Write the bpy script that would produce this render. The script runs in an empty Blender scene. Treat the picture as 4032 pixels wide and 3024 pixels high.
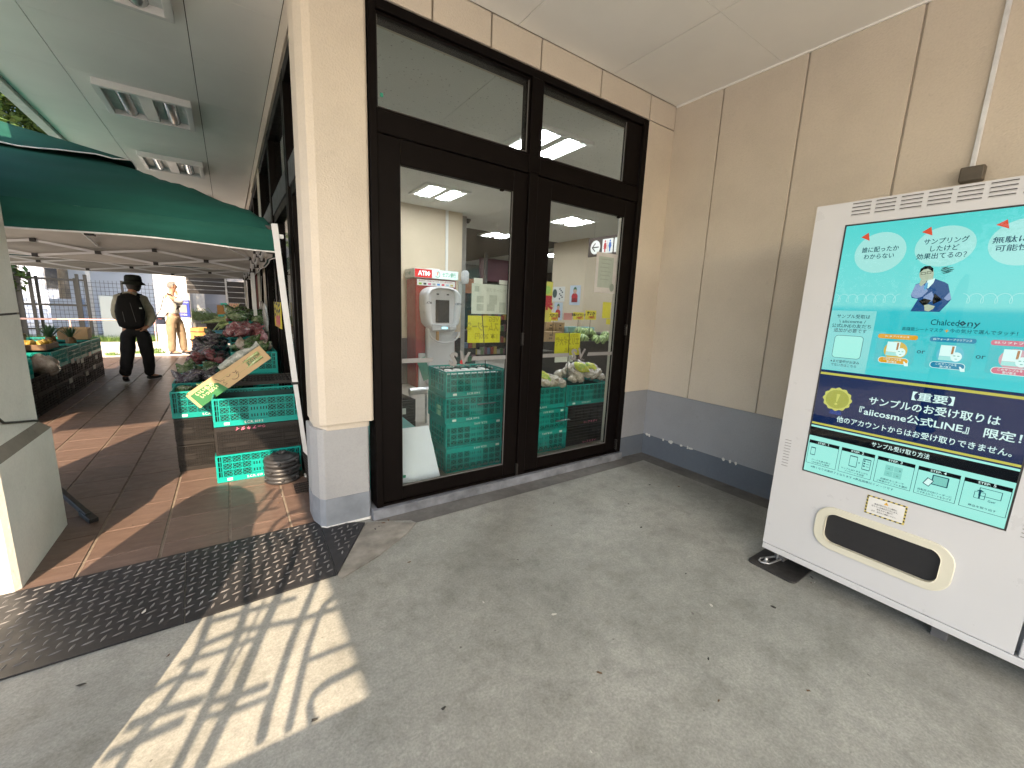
import bpy, bmesh, math, random
from mathutils import Vector, Matrix, noise
R = math.radians
scene = bpy.context.scene
col = scene.collection
random.seed(7)

# ---------------------------------------------------------------- camera, sky, sun, exposure
def make_camera():
    yaw, pitch, roll = 0.603845595, -0.180258835, 0.0410738196
    f = Vector((math.sin(yaw)*math.cos(pitch), math.cos(yaw)*math.cos(pitch), math.sin(pitch)))
    r = Vector((math.cos(yaw), -math.sin(yaw), 0)); u = r.cross(f)
    r2 = r*math.cos(roll)+u*math.sin(roll); u2 = -r*math.sin(roll)+u*math.cos(roll)
    cd = bpy.data.cameras.new('camera'); co = bpy.data.objects.new('camera', cd); col.objects.link(co)
    m = Matrix.Identity(4)
    for i in range(3):
        m[i][0] = r2[i]; m[i][1] = u2[i]; m[i][2] = -f[i]
    m.translation = Vector((0, 0, 1.45))
    co.matrix_world = m
    cd.sensor_width = 36; cd.lens = 36*1612.36/4032
    cd.clip_start = 0.02; cd.clip_end = 500
    scene.camera = co
make_camera()

SUN_EL, SUN_AZ = R(33.9), R(24)          # the light travels towards +Y, turned by SUN_AZ to +X
SUN_S, SKY_S, EXPO = 3.2, 0.15, 2.0
sd = Vector((math.sin(SUN_AZ)*math.cos(SUN_EL), math.cos(SUN_AZ)*math.cos(SUN_EL), -math.sin(SUN_EL)))
w = bpy.data.worlds.new('World'); scene.world = w; w.use_nodes = True
nt = w.node_tree; nt.nodes.clear()
sky = nt.nodes.new('ShaderNodeTexSky'); sky.sky_type = 'NISHITA'; sky.sun_disc = False
sky.sun_elevation = SUN_EL
sky.sun_rotation = math.pi + SUN_AZ
sky.air_density = 1.0; sky.dust_density = 2.2; sky.ozone_density = 1.0
bg = nt.nodes.new('ShaderNodeBackground'); bg.inputs[1].default_value = SKY_S
wo = nt.nodes.new('ShaderNodeOutputWorld')
nt.links.new(sky.outputs[0], bg.inputs[0]); nt.links.new(bg.outputs[0], wo.inputs[0])
sl = bpy.data.lights.new('sun', 'SUN'); sl.energy = SUN_S; sl.angle = R(0.42); sl.color = (1.0, 0.765, 0.53)
so = bpy.data.objects.new('sun', sl); col.objects.link(so)
so.rotation_euler = sd.to_track_quat('-Z', 'Y').to_euler(); so.location = (-8, -12, 14)
vs = scene.view_settings
scene.display_settings.display_device = 'sRGB'
vs.view_transform = 'Standard'; vs.look = 'None'; vs.exposure = EXPO; vs.gamma = 1; vs.use_curve_mapping = False
scene.render.engine = 'CYCLES'
cy = scene.cycles
cy.max_bounces = 10; cy.diffuse_bounces = 5; cy.glossy_bounces = 5; cy.transmission_bounces = 8; cy.transparent_max_bounces = 16
cy.caustics_reflective = False; cy.caustics_refractive = False
cy.use_denoising = True
try: cy.denoiser = 'OPENIMAGEDENOISE'
except Exception: pass
cy.sample_clamp_indirect = 6.0

# ---------------------------------------------------------------- helpers
def tag(o, label=None, cat=None, group=None, kind=None):
    if label: o['label'] = label
    if cat: o['category'] = cat
    if group: o['group'] = group
    if kind: o['kind'] = kind
    return o
def empty(name, loc=(0, 0, 0), rz=0, label=None, cat=None, group=None, kind=None, parent=None):
    o = bpy.data.objects.new(name, None); o.empty_display_size = 0.05; col.objects.link(o)
    o.location = loc; o.rotation_euler = (0, 0, rz)
    if parent: o.parent = parent
    return tag(o, label, cat, group, kind)
def link_mesh(name, me, parent=None, loc=(0, 0, 0), rot=(0, 0, 0)):
    o = bpy.data.objects.new(name, me); col.objects.link(o)
    if parent: o.parent = parent
    o.location = loc; o.rotation_euler = rot
    return o
def copy_tree(o, parent=None):
    c = o.copy(); col.objects.link(c); c.parent = parent
    for ch in list(o.children): copy_tree(ch, c)
    return c

class MB:
    """collects boxes, tubes and faces, links them as one mesh"""
    def __init__(s): s.v = []; s.f = []; s.mi = []; s.sm = []; s.m = 0
    def add(s, vs_, fs, smooth=False):
        n = len(s.v); s.v += [tuple(p) for p in vs_]
        for f in fs: s.f.append(tuple(n+i for i in f)); s.mi.append(s.m); s.sm.append(smooth)
    def box(s, x0, x1, y0, y1, z0, z1, M=None):
        p = [(x0,y0,z0),(x1,y0,z0),(x1,y1,z0),(x0,y1,z0),(x0,y0,z1),(x1,y0,z1),(x1,y1,z1),(x0,y1,z1)]
        if M: p = [M @ Vector(q) for q in p]
        s.add(p, [(0,3,2,1),(4,5,6,7),(0,1,5,4),(1,2,6,5),(2,3,7,6),(3,0,4,7)])
        return s
    def cbox(s, c, d, M=None):
        return s.box(c[0]-d[0]/2, c[0]+d[0]/2, c[1]-d[1]/2, c[1]+d[1]/2, c[2]-d[2]/2, c[2]+d[2]/2, M)
    def quad(s, a, b, c, d): s.add([a, b, c, d], [(0, 1, 2, 3)]); return s
    def bar(s, a, b, w, t=None, up=(0, 0, 1)):
        a, b = Vector(a), Vector(b); d = (b-a); L = d.length
        if L < 1e-6: return s
        d /= L; up = Vector(up)
        x = d.cross(up)
        if x.length < 1e-3: x = d.cross(Vector((1, 0, 0)))
        x.normalize(); y = x.cross(d); t = t or w
        p = [a+x*i*w/2+y*j*t/2 for i, j in ((-1,-1),(1,-1),(1,1),(-1,1))]+[b+x*i*w/2+y*j*t/2 for i, j in ((-1,-1),(1,-1),(1,1),(-1,1))]
        s.add(p, [(0,3,2,1),(4,5,6,7),(0,1,5,4),(1,2,6,5),(2,3,7,6),(3,0,4,7)])
        return s
    def tube(s, pts, r, n=8, cap=True, closed=False):
        pts = [Vector(p) for p in pts]; rr = r if isinstance(r, (list, tuple)) else [r]*len(pts)
        N = len(pts); rings = []; prev = None
        for i, p in enumerate(pts):
            if closed: d = pts[(i+1) % N]-pts[i-1]
            else: d = pts[min(i+1, N-1)]-pts[max(i-1, 0)]
            if d.length < 1e-9: d = Vector((0, 0, 1))
            d.normalize()
            if prev is None:
                x = d.cross(Vector((0, 0, 1)))
                if x.length < 1e-2: x = d.cross(Vector((1, 0, 0)))
            else:
                x = prev-d*prev.dot(d)
            x.normalize(); prev = x; y = d.cross(x)
            rings.append([p+x*math.cos(2*math.pi*k/n)*rr[i]+y*math.sin(2*math.pi*k/n)*rr[i] for k in range(n)])
        vs_ = [q for g in rings for q in g]; fs = []
        for i in range(N if closed else N-1):
            j = (i+1) % N
            for k in range(n):
                fs.append((i*n+k, i*n+(k+1) % n, j*n+(k+1) % n, j*n+k))
        s.add(vs_, fs, True)
        if cap and not closed:
            s.add(rings[0], [tuple(range(n-1, -1, -1))]); s.add(rings[-1], [tuple(range(n))])
        return s
    def lathe(s, prof, n=24, c=(0, 0, 0), cap=True):
        rings = [[(c[0]+r*math.cos(2*math.pi*k/n), c[1]+r*math.sin(2*math.pi*k/n), c[2]+z) for k in range(n)] for r, z in prof]
        vs_ = [q for g in rings for q in g]
        fs = [(i*n+k, i*n+(k+1) % n, (i+1)*n+(k+1) % n, (i+1)*n+k) for i in range(len(prof)-1) for k in range(n)]
        s.add(vs_, fs, True)
        if cap:
            s.add(rings[0], [tuple(range(n-1, -1, -1))]); s.add(rings[-1], [tuple(range(n))])
        return s
    def poly(s, pts2, t=0.0, M=None, z=0.0):
        """flat polygon in local XY at height z, with thickness t below it"""
        n = len(pts2); top = [Vector((p[0], p[1], z)) for p in pts2]
        vs_ = list(top)
        fs = [tuple(range(n))]
        if t:
            vs_ += [Vector((p[0], p[1], z-t)) for p in pts2]
            fs += [tuple(range(2*n-1, n-1, -1))] + [((i+1) % n, i, n+i, n+(i+1) % n) for i in range(n)]
        if M: vs_ = [M @ v for v in vs_]
        s.add(vs_, fs); return s
    def mesh(s, name, mat, bevel=0, seg=1):
        me = bpy.data.meshes.new(name); me.from_pydata(s.v, [], s.f)
        mats = mat if isinstance(mat, (list, tuple)) else [mat]
        for m in mats: me.materials.append(m)
        me.polygons.foreach_set('material_index', s.mi); me.polygons.foreach_set('use_smooth', s.sm)
        me.validate(); me.update()
        if bevel:
            bm = bmesh.new(); bm.from_mesh(me); bmesh.ops.remove_doubles(bm, verts=bm.verts, dist=1e-5)
            ed = [e for e in bm.edges if len(e.link_faces) == 2 and e.calc_face_angle(0) > 0.6]
            bmesh.ops.bevel(bm, geom=ed, offset=bevel, segments=seg, affect='EDGES', profile=0.5, clamp_overlap=True)
            bm.to_mesh(me); bm.free()
        return me
    def build(s, name, mat, parent=None, bevel=0, seg=1, loc=(0, 0, 0), rot=(0, 0, 0)):
        return link_mesh(name, s.mesh(name, mat, bevel, seg), parent, loc, rot)

def rect(x0, y0, x1, y1): return [(x0, y0), (x1, y0), (x1, y1), (x0, y1)]
def rrect(x0, y0, x1, y1, r, n=5):
    out = []
    for cx, cy_, a in ((x1-r, y0+r, -90), (x1-r, y1-r, 0), (x0+r, y1-r, 90), (x0+r, y0+r, 180)):
        for i in range(n+1):
            t = R(a+90*i/n); out.append((cx+r*math.cos(t), cy_+r*math.sin(t)))
    return out
def ell(cx, cy_, rx, ry, n=28): return [(cx+rx*math.cos(2*math.pi*i/n), cy_+ry*math.sin(2*math.pi*i/n)) for i in range(n)]

# ---------------------------------------------------------------- materials
class G:
    def __init__(s, name):
        s.mat = bpy.data.materials.new(name); s.mat.use_nodes = True
        s.t = s.mat.node_tree; s.n = s.t.nodes; s.n.clear()
        s.out = s.n.new('ShaderNodeOutputMaterial')
        s.b = s.n.new('ShaderNodeBsdfPrincipled'); s.t.links.new(s.b.outputs[0], s.out.inputs[0])
        s.co = None
    def coord(s, kind='Object'):
        if s.co is None:
            s.tc = s.n.new('ShaderNodeTexCoord'); s.co = s.tc.outputs[kind]
        return s.co
    def L(s, a, b): s.t.links.new(a, b)
    def mapping(s, scale=(1, 1, 1), rot=(0, 0, 0)):
        m = s.n.new('ShaderNodeMapping'); s.L(s.coord(), m.inputs[0]); m.inputs['Scale'].default_value = scale; m.inputs['Rotation'].default_value = rot
        return m.outputs[0]
    def noise(s, scale, detail=4, rough=0.55, vec=None, dist=0):
        n = s.n.new('ShaderNodeTexNoise'); n.inputs['Scale'].default_value = scale; n.inputs['Detail'].default_value = detail
        n.inputs['Roughness'].default_value = rough; n.inputs['Distortion'].default_value = dist
        s.L(vec or s.coord(), n.inputs['Vector']); return n.outputs['Fac']
    def vor(s, scale, feat='F1', vec=None):
        n = s.n.new('ShaderNodeTexVoronoi'); n.feature = feat; n.inputs['Scale'].default_value = scale
        s.L(vec or s.coord(), n.inputs['Vector']); return n.outputs['Distance']
    def ramp(s, f, stops):
        r = s.n.new('ShaderNodeValToRGB'); e = r.color_ramp.elements
        while len(e) > 1: e.remove(e[-1])
        e[0].position = stops[0][0]; e[0].color = c4(stops[0][1])
        for p, c in stops[1:]:
            k = e.new(p); k.color = c4(c)
        s.L(f, r.inputs[0]); return r.outputs[0]
    def mix(s, f, a, b, mode='MIX'):
        m = s.n.new('ShaderNodeMix'); m.data_type = 'RGBA'; m.blend_type = mode
        for v, i in ((f, 0), (a, 6), (b, 7)):
            if hasattr(v, 'links'): s.L(v, m.inputs[i])
            elif i == 0: m.inputs[0].default_value = v
            else: m.inputs[i].default_value = c4(v)
        return m.outputs[2]
    def math(s, op, a, b=0.0):
        m = s.n.new('ShaderNodeMath'); m.operation = op
        for v, i in ((a, 0), (b, 1)):
            if hasattr(v, 'links'): s.L(v, m.inputs[i])
            else: m.inputs[i].default_value = v
        return m.outputs[0]
    def bump(s, h, strength=0.3, dist=0.002):
        b = s.n.new('ShaderNodeBump'); b.inputs['Strength'].default_value = strength; b.inputs['Distance'].default_value = dist
        s.L(h, b.inputs['Height']); s.L(b.outputs[0], s.b.inputs['Normal'])
    def set(s, base=None, rough=None, metal=None, spec=None, **k):
        for v, nme in ((base, 'Base Color'), (rough, 'Roughness'), (metal, 'Metallic'), (spec, 'Specular IOR Level')):
            if v is None: continue
            if hasattr(v, 'links'): s.L(v, s.b.inputs[nme])
            else: s.b.inputs[nme].default_value = c4(v) if nme == 'Base Color' else v
        for nme, v in k.items(): s.b.inputs[nme.replace('_', ' ')].default_value = v
        return s.mat
def c4(c):
    if isinstance(c, (int, float)): return (c, c, c, 1)
    return tuple(c) if len(c) == 4 else tuple(c)+(1,)
def lite(c, k): return tuple(min(1, x*k) for x in c)

_cache = {}
def plain(name, c, rough=0.5, metal=0.0, var=0.12, scale=12, bump=0.0, spec=0.5):
    if name in _cache: return _cache[name]
    g = G(name)
    n = g.noise(scale, 5)
    g.set(g.ramp(n, [(0.3, lite(c, 1-var)), (0.7, lite(c, 1+var))]), None, metal, spec)
    g.set(rough=g.ramp(g.noise(scale*2.3, 3), [(0.3, max(0.03, rough*0.85)), (0.7, min(1, rough*1.15))]))
    if bump: g.bump(g.noise(scale*8, 3), bump, 0.002)
    _cache[name] = g.mat
    return g.mat
def print_mat(name, c, rough=0.6):
    return plain(name, c, rough, 0, 0.05, 30)
def emit(name, c, s=1.0, dif=0.3, rough=0.25, spec=0.3):
    if name in _cache: return _cache[name]
    g = G(name); g.set(lite(c, dif), rough, 0, spec)
    g.b.inputs['Emission Color'].default_value = c4(c); g.b.inputs['Emission Strength'].default_value = s
    _cache[name] = g.mat; return g.mat

def m_stucco(name, c, sc=90, strength=0.5, dirt=0.10):
    g = G(name)
    n1 = g.noise(1.3, 6, 0.6); n2 = g.noise(sc, 3)
    c0 = g.ramp(n1, [(0.3, lite(c, 1-dirt)), (0.5, c), (0.75, lite(c, 1+dirt*0.6))])
    spots = g.ramp(g.noise(17, 8, 0.75), [(0.60, (1, 1, 1)), (0.74, (1-dirt*1.5,)*3)])
    base = g.mix(1.0, c0, spots, 'MULTIPLY')
    fine = g.ramp(n2, [(0.3, (0.94,)*3), (0.6, (1, 1, 1))])
    g.set(g.mix(1.0, base, fine, 'MULTIPLY'), 0.85, 0, 0.25)
    h = g.math('ADD', g.vor(sc*1.2, 'SMOOTH_F1'), g.math('MULTIPLY', n2, 0.8))
    g.bump(h, strength, 0.003)
    return g.mat
BEIGE = (0.57, 0.510, 0.425)
M_beige = m_stucco('beige_stucco', BEIGE)
M_greyband = m_stucco('grey_stucco', (0.30, 0.31, 0.33))
M_baseband = m_stucco('blue_grey_base_paint', (0.125, 0.145, 0.175), 60, 0.2)
M_pier = m_stucco('pier_stucco', (0.68, 0.68, 0.63), 70, 0.35, 0.12)
M_ledge = m_stucco('weathered_ledge', (0.22, 0.20, 0.17), 40, 0.3, 0.3)

def m_concrete():
    g = G('smooth_concrete')
    big = g.noise(0.9, 8, 0.62, dist=0.4); mid = g.noise(5.0, 8, 0.7); fine = g.noise(95, 5, 0.75)
    b = g.ramp(big, [(0.32, (0.235, 0.238, 0.214)), (0.5, (0.302, 0.305, 0.276)), (0.66, (0.358, 0.360, 0.328))])
    b = g.mix(0.9, b, g.ramp(mid, [(0.32, (0.76, 0.76, 0.74)), (0.50, (1, 1, 1)), (0.67, (1.12, 1.12, 1.11))]), 'MULTIPLY')
    b = g.mix(0.9, b, g.ramp(fine, [(0.38, (0.80,)*3), (0.62, (1.14,)*3)]), 'MULTIPLY')
    b = g.mix(0.8, b, g.ramp(g.noise(19, 6, 0.75, dist=0.8), [(0.38, (0.86,)*3), (0.62, (1.08,)*3)]), 'MULTIPLY')
    st = g.mapping((2.2, 9, 1), (0, 0, 0.5))
    scr = g.noise(3.0, 9, 0.8, vec=st)
    b = g.mix(g.ramp(scr, [(0.60, (0, 0, 0)), (0.72, (0.55,)*3)]), b, (0.13, 0.127, 0.115))
    ck = g.vor(0.55, 'DISTANCE_TO_EDGE', vec=g.mapping((1, 1, 1), (0, 0, 0.4)))
    ck = g.math('ADD', ck, g.math('MULTIPLY', g.noise(5, 6, 0.7), 0.10))
    b = g.mix(g.ramp(ck, [(0.040, (0.0,)*3), (0.0465, (0.14,)*3), (0.0475, (0.14,)*3), (0.054, (0, 0, 0))]), b, (0.10, 0.098, 0.088))
    sp = g.noise(28, 2, 0.5)
    b = g.mix(g.ramp(sp, [(0.74, (0, 0, 0)), (0.78, (0.8,)*3)]), b, (0.10, 0.095, 0.085))
    g.set(b, g.ramp(mid, [(0.3, 0.48), (0.7, 0.68)]), 0, 0.35)
    g.bump(g.math('ADD', g.noise(40, 6, 0.7), g.math('MULTIPLY', fine, 0.4)), 0.25, 0.002)
    return g.mat
M_conc = m_concrete()
def m_strip():
    g = G('worn_grey_strip')
    n = g.noise(3.5, 9, 0.75)
    b = g.ramp(n, [(0.35, (0.10, 0.098, 0.092)), (0.55, (0.155, 0.15, 0.14)), (0.75, (0.235, 0.23, 0.215))])
    g.set(b, 0.75, 0, 0.3); g.bump(g.noise(60, 5), 0.3, 0.002); return g.mat
M_strip = m_strip()
def m_tile():
    g = G('brown_floor_tile')
    oi = g.n.new('ShaderNodeObjectInfo')
    n = g.noise(4, 8, 0.7, vec=g.mapping((1, 5, 1)))
    b = g.ramp(n, [(0.3, (0.102, 0.068, 0.055)), (0.55, (0.142, 0.096, 0.077)), (0.75, (0.195, 0.136, 0.110))])
    v = g.math('ADD', g.math('MULTIPLY', oi.outputs['Random'], 0.22), 0.89)
    cm = g.n.new('ShaderNodeCombineColor')
    for i in range(3): g.L(v, cm.inputs[i])
    b = g.mix(1.0, b, cm.outputs[0], 'MULTIPLY')
    b = g.mix(g.ramp(g.noise(22, 6, 0.8), [(0.62, (0, 0, 0)), (0.75, (0.4,)*3)]), b, (0.26, 0.2, 0.165))
    g.set(b, g.ramp(g.noise(9, 6, 0.7), [(0.3, 0.30), (0.7, 0.52)]), 0, 0.5)
    g.bump(g.noise(50, 5, 0.7), 0.18, 0.002); return g.mat
M_tile = m_tile()
M_grout = plain('tile_grout', (0.20, 0.165, 0.13), 0.9, 0, 0.25, 20)
M_ceil = plain('painted_ceiling_board', (0.84, 0.835, 0.80), 0.75, 0, 0.03, 2, 0.05)
M_gap = plain('dark_joint', (0.05, 0.047, 0.042), 0.9)
M_frame = plain('dark_bronze_frame', (0.0040, 0.0027, 0.0024), 0.45, 0.0, 0.15, 8, 0, 0.08)
M_frame2 = plain('dark_grey_panel', (0.055, 0.055, 0.056), 0.5, 0.0, 0.1, 8)
M_white = plain('white_paint', (0.72, 0.72, 0.70), 0.4, 0, 0.03, 5)
M_metal = plain('galvanised_metal', (0.45, 0.46, 0.47), 0.35, 0.8, 0.15, 20)
M_black = plain('black_plastic', (0.018, 0.018, 0.018), 0.42, 0, 0.2, 30)
def m_glass(name='window_glass', tint=(0.93, 0.96, 0.95), dust=0.004):
    g = G(name)
    g.n.remove(g.b)
    tr = g.n.new('ShaderNodeBsdfTransparent'); tr.inputs[0].default_value = c4(tint)
    gl = g.n.new('ShaderNodeBsdfGlossy'); gl.inputs['Roughness'].default_value = 0.01
    lw = g.n.new('ShaderNodeLayerWeight'); lw.inputs[0].default_value = 0.5
    fr_v = g.math('ADD', g.math('MULTIPLY', g.math('POWER', lw.outputs['Facing'], 5.0), 0.90), 0.03)
    df = g.n.new('ShaderNodeBsdfDiffuse'); df.inputs[0].default_value = (0.6, 0.6, 0.58, 1)
    m1 = g.n.new('ShaderNodeMixShader'); m2 = g.n.new('ShaderNodeMixShader')
    g.L(fr_v, m1.inputs[0]); g.L(tr.outputs[0], m1.inputs[1]); g.L(gl.outputs[0], m1.inputs[2])
    d = g.ramp(g.noise(6, 6, 0.7), [(0.4, dust*0.4), (0.75, dust*2)])
    g.L(d, m2.inputs[0]); g.L(m1.outputs[0], m2.inputs[1]); g.L(df.outputs[0], m2.inputs[2])
    g.L(m2.outputs[0], g.out.inputs[0])
    return g.mat
M_glass = m_glass()

# lettering: flat meshes made from the built-in font, cached by text
_tc = {}
def text_mesh(s, size, bold=0.0, align='LEFT', font_space=1.0):
    key = (s, round(size, 5), bold, align, font_space)
    if key in _tc: return _tc[key].copy()
    c = bpy.data.curves.new('lettering', 'FONT'); c.body = s; c.size = size; c.offset = bold*size; c.align_x = align
    c.resolution_u = 2; c.space_character = font_space; c.align_y = 'CENTER'
    o = bpy.data.objects.new('lettering', c); col.objects.link(o)
    dg = bpy.context.evaluated_depsgraph_get()
    me = bpy.data.meshes.new_from_object(o.evaluated_get(dg))
    bpy.data.objects.remove(o); bpy.data.curves.remove(c)
    me.materials.clear()
    _tc[key] = me
    return me.copy()
def frame3(origin, xdir, ydir):
    x = Vector(xdir).normalized(); y = Vector(ydir).normalized(); z = x.cross(y)
    m = Matrix.Identity(4)
    for i in range(3): m[i][0] = x[i]; m[i][1] = y[i]; m[i][2] = z[i]
    m.translation = Vector(origin); return m
def text(s, size, mat, parent, M, bold=0.0, align='LEFT', name='lettering', rz=0.0, squash=1.0, sp=1.0):
    me = text_mesh(s, size, bold, align, sp); me.materials.append(mat)
    o = link_mesh(name, me, parent)
    o.matrix_local = M @ Matrix.Rotation(rz, 4, 'Z') @ Matrix.Diagonal((squash, 1, 1, 1))
    return o
HX = [1.129, 1.543, 1.957, 2.561, 3.169]
# ---------------------------------------------------------------- the setting
XR, YD, ZC = 3.546, 2.65, 3.34
g_ = MB(); g_.quad((-120, -120, -0.03), (120, -120, -0.03), (120, 160, -0.03), (-120, 160, -0.03))
def m_paving():
    g = G('pale_paving')
    b = g.ramp(g.noise(0.6, 8, 0.7), [(0.3, (0.48, 0.465, 0.44)), (0.7, (0.60, 0.58, 0.55))])
    g.set(b, 0.9); g.bump(g.noise(30, 5), 0.3, 0.004); return g.mat
M_pav = m_paving()
tag(g_.build('ground', M_pav), kind='structure')
s = MB().box(-2.45, 3.9, -5.2, 2.79, -0.15, 0.0)
tag(s.build('concrete_floor', M_conc), kind='structure')
s = MB()
s.poly([(0.95, 2.45), (3.362, 2.477), (3.362, -5), (3.55, -5), (3.55, 2.66), (0.71, 2.66), (0.70, 2.62), (0.93, 2.5)], 0.0, None, 0.0035)
tag(s.build('floor_edge_strip', M_strip), kind='structure')
# broken mortar patch beside the ramp mat
s = MB(); s.poly([(0.665, 2.62), (0.95, 2.45), (0.86, 2.36), (0.62, 2.2), (0.40, 2.10), (0.385, 2.137), (0.52, 2.37)], 0.004, None, 0.005)
tag(s.build('mortar_patch', plain('rough_mortar', (0.24, 0.225, 0.195), 0.95, 0, 0.35, 9, 0.8)), kind='structure')

# tiled walkway: tiles that can be told apart are pieces, the far rows are one part
tf = MB().box(-2.75, 0.46, 2.79, 12.87, -0.12, -0.006)
tfo = tag(tf.build('tiled_floor', M_grout), kind='structure')
xs = [0.44, 0.24, -0.09, -0.42, -0.75, -1.08, -1.41, -1.74, -2.07, -2.40, -2.73]
ys = [2.792, 2.96]+[2.96+0.33*k for k in range(1, 31)]
tm = {}
far = MB()
rnd = random.Random(3)
for j in range(len(ys)-1):
    for i in range(len(xs)-1):
        x1, x0 = xs[i], xs[i+1]; wx, wy = x1-x0-0.014, ys[j+1]-ys[j]-0.006
        cx_, cy_ = (x0+x1)/2, (ys[j]+ys[j+1])/2; dz = rnd.uniform(-0.0006, 0.0006)
        if j < 20 and not (i > 7 and j < 9):
            k = (round(wx, 3), round(wy, 3))
            if k not in tm: tm[k] = MB().box(-wx/2, wx/2, -wy/2, wy/2, -0.010, 0.0).mesh('tile', M_tile, 0.0015)
            link_mesh('tile', tm[k], tfo, (cx_, cy_, dz))
        else:
            far.box(cx_-wx/2, cx_+wx/2, cy_-wy/2, cy_+wy/2, -0.010, dz)
tag(far.build('tile_field', M_tile, tfo), kind='stuff')

# checker plate ramp mat
def treads(mb, poly_in, pitch=0.047):
    n = int(3/pitch)
    for i in range(-n, n):
        for j in range(0, int(0.9/pitch)+2):
            x = -0.3+i*pitch; y = 2.1+j*pitch
            if not poly_in(x, y): continue
            a = R(18) if (i+j) % 2 == 0 else R(72)
            dx, dy = math.cos(a)*0.022, math.sin(a)*0.022
            nx, ny = -math.sin(a)*0.0052, math.cos(a)*0.0052
            z0, z1 = 0.0088, 0.0118
            p = [(x-dx, y-dy, z0), (x-dx*.3+nx, y-dy*.3+ny, z0), (x+dx*.3+nx, y+dy*.3+ny, z0), (x+dx, y+dy, z0), (x+dx*.3-nx, y+dy*.3-ny, z0), (x-dx*.3-nx, y-dy*.3-ny, z0),
                 (x-dx*.55, y-dy*.55, z1), (x+dx*.55, y+dy*.55, z1)]
            mb.add(p, [(0, 6, 1), (1, 6, 7, 2), (2, 7, 3), (3, 7, 4), (4, 7, 6, 5), (5, 6, 0)])
def m_rubber():
    g = G('checker_plate_rubber')
    b = g.ramp(g.noise(3, 8, 0.7), [(0.3, (0.016, 0.016, 0.019)), (0.6, (0.024, 0.024, 0.027)), (0.75, (0.045, 0.043, 0.042))])
    b = g.mix(g.ramp(g.noise(60, 3), [(0.70, (0, 0, 0)), (0.76, (0.7,)*3)]), b, (0.22, 0.19, 0.16))
    g.set(b, g.ramp(g.noise(14, 5), [(0.3, 0.36), (0.7, 0.58)]), 0, 0.5); g.bump(g.noise(90, 3), 0.15, 0.001); return g.mat
M_rub = m_rubber()
M_rubw = plain('worn_tread_tops', (0.15, 0.147, 0.147), 0.33, 0, 0.35, 6)
def mat_piece(pts, label, inside):
    s = MB(); s.poly(pts, 0.0075, None, 0.0088)
    o = tag(s.build('ramp_mat', M_rub), label, 'floor mat', 'checker plate mats')
    t = MB(); treads(t, inside)
    tag(t.build('tread', M_rubw, o), kind='stuff')
mat_piece([(-2.4, 2.134), (-0.263, 2.133), (-0.303, 2.783), (-2.4, 2.786)], 'black checker plate rubber mat lying in front of the left stucco pier', lambda x, y: -2.35 < x < -0.287 and 2.16 < y < 2.765)
mat_piece([(-0.259, 2.133), (0.381, 2.142), (0.396, 2.786), (-0.299, 2.783)], 'black checker plate mat crossed by the lattice shadows, between pier and column', lambda x, y: -0.262 < x < 0.375 and 2.16 < y < 2.765)
mat_piece([(0.384, 2.142), (0.655, 2.612), (0.60, 2.652), (0.399, 2.70)], 'small triangular piece of checker plate mat at the foot of the beige column', lambda x, y: x > 0.41 and y > 2.2 and y > 2.18+(x-0.39)*1.78 and y < 2.72-(x-0.39)*0.33)

# ---- right wall: panels over a two-tone plinth
wr = tag(MB().box(XR+0.004, 3.9, -5.2, 2.9, -0.1, 3.75).build('wall_right', M_beige), kind='structure')
ysm = [YD+0.14, 2.19, 1.566, 0.965, 0.365, -0.235, -0.835, -1.435, -2.035, -2.635, -3.235, -3.835, -4.435, -5.2]
for i in range(len(ysm)-1):
    gap = 0.006 if i == 0 else 0.012
    y1, y0 = ysm[i]-(gap/2 if i else 0), ysm[i+1]+(0.003 if i == 0 else gap/2)
    MB().box(XR-0.014, XR+0.002, y0, y1, 0.687, ZC-0.004).build('panel', M_beige, wr, 0.004, 2)
pl = tag(MB().box(XR-0.001, XR+0.03, -5.2, YD+0.02, 0.20, 0.684).build('plinth_right', M_greyband), kind='structure')
pb = tag(MB().box(XR-0.003, XR+0.03, -5.2, YD+0.018, 0.0, 0.215).build('skirting_right', M_baseband), kind='structure')
# bare plaster chips along the paint line
s = MB(); rr = random.Random(5)
for y in [2.60, 2.57, 2.40, 2.33, 2.31, 2.2, 2.13, 2.10, 1.78, 1.72, 1.67]:
    a = rr.uniform(0.008, 0.03); h = rr.uniform(0.008, 0.022)
    s.poly([(y+a*math.cos(t)*rr.uniform(.6, 1), 0.215+h*math.sin(t)*rr.uniform(.5, 1)) for t in [k*math.pi/4 for k in range(8)]], 0.001, frame3((XR-0.0045, 0, 0), (0, 1, 0), (0, 0, 1)) @ Matrix.Diagonal((1, 1, -1, 1)))
tag(s.build('paint_chips', plain('bare_plaster', (0.6, 0.59, 0.56), 0.9), pb), kind='stuff')

# ---- door wall: strip at the corner, header with grooves, column
wd = tag(MB().box(3.175, XR+0.003, YD+0.03, 2.9, 0.0, ZC).build('wall_door_side', M_beige), kind='structure')
MB().box(3.178, XR-0.014, YD-0.014, YD+0.028, 0.69, 3.134).build('panel', M_beige, wd, 0.003, 2)
hx = [0.745, 1.17, 1.565, 1.745, 2.34, 2.94, XR-0.014]
hdr = tag(MB().box(0.4, XR, YD+0.02, 2.9, 3.137, 3.7).build('wall_header', M_beige), kind='structure')
hx = [0.42]+HX+[XR-0.014]
for a, b in zip(hx[:-1], hx[1:]):
    MB().box(a+0.006, b-0.006, YD-0.016, YD+0.018, 3.140, ZC-0.003).build('panel', M_beige, hdr, 0.004, 2)
tag(MB().box(3.190, XR-0.002, YD-0.001, YD+0.028, 0.2, 0.686).build('plinth_door_side', M_greyband), kind='structure')
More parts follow.
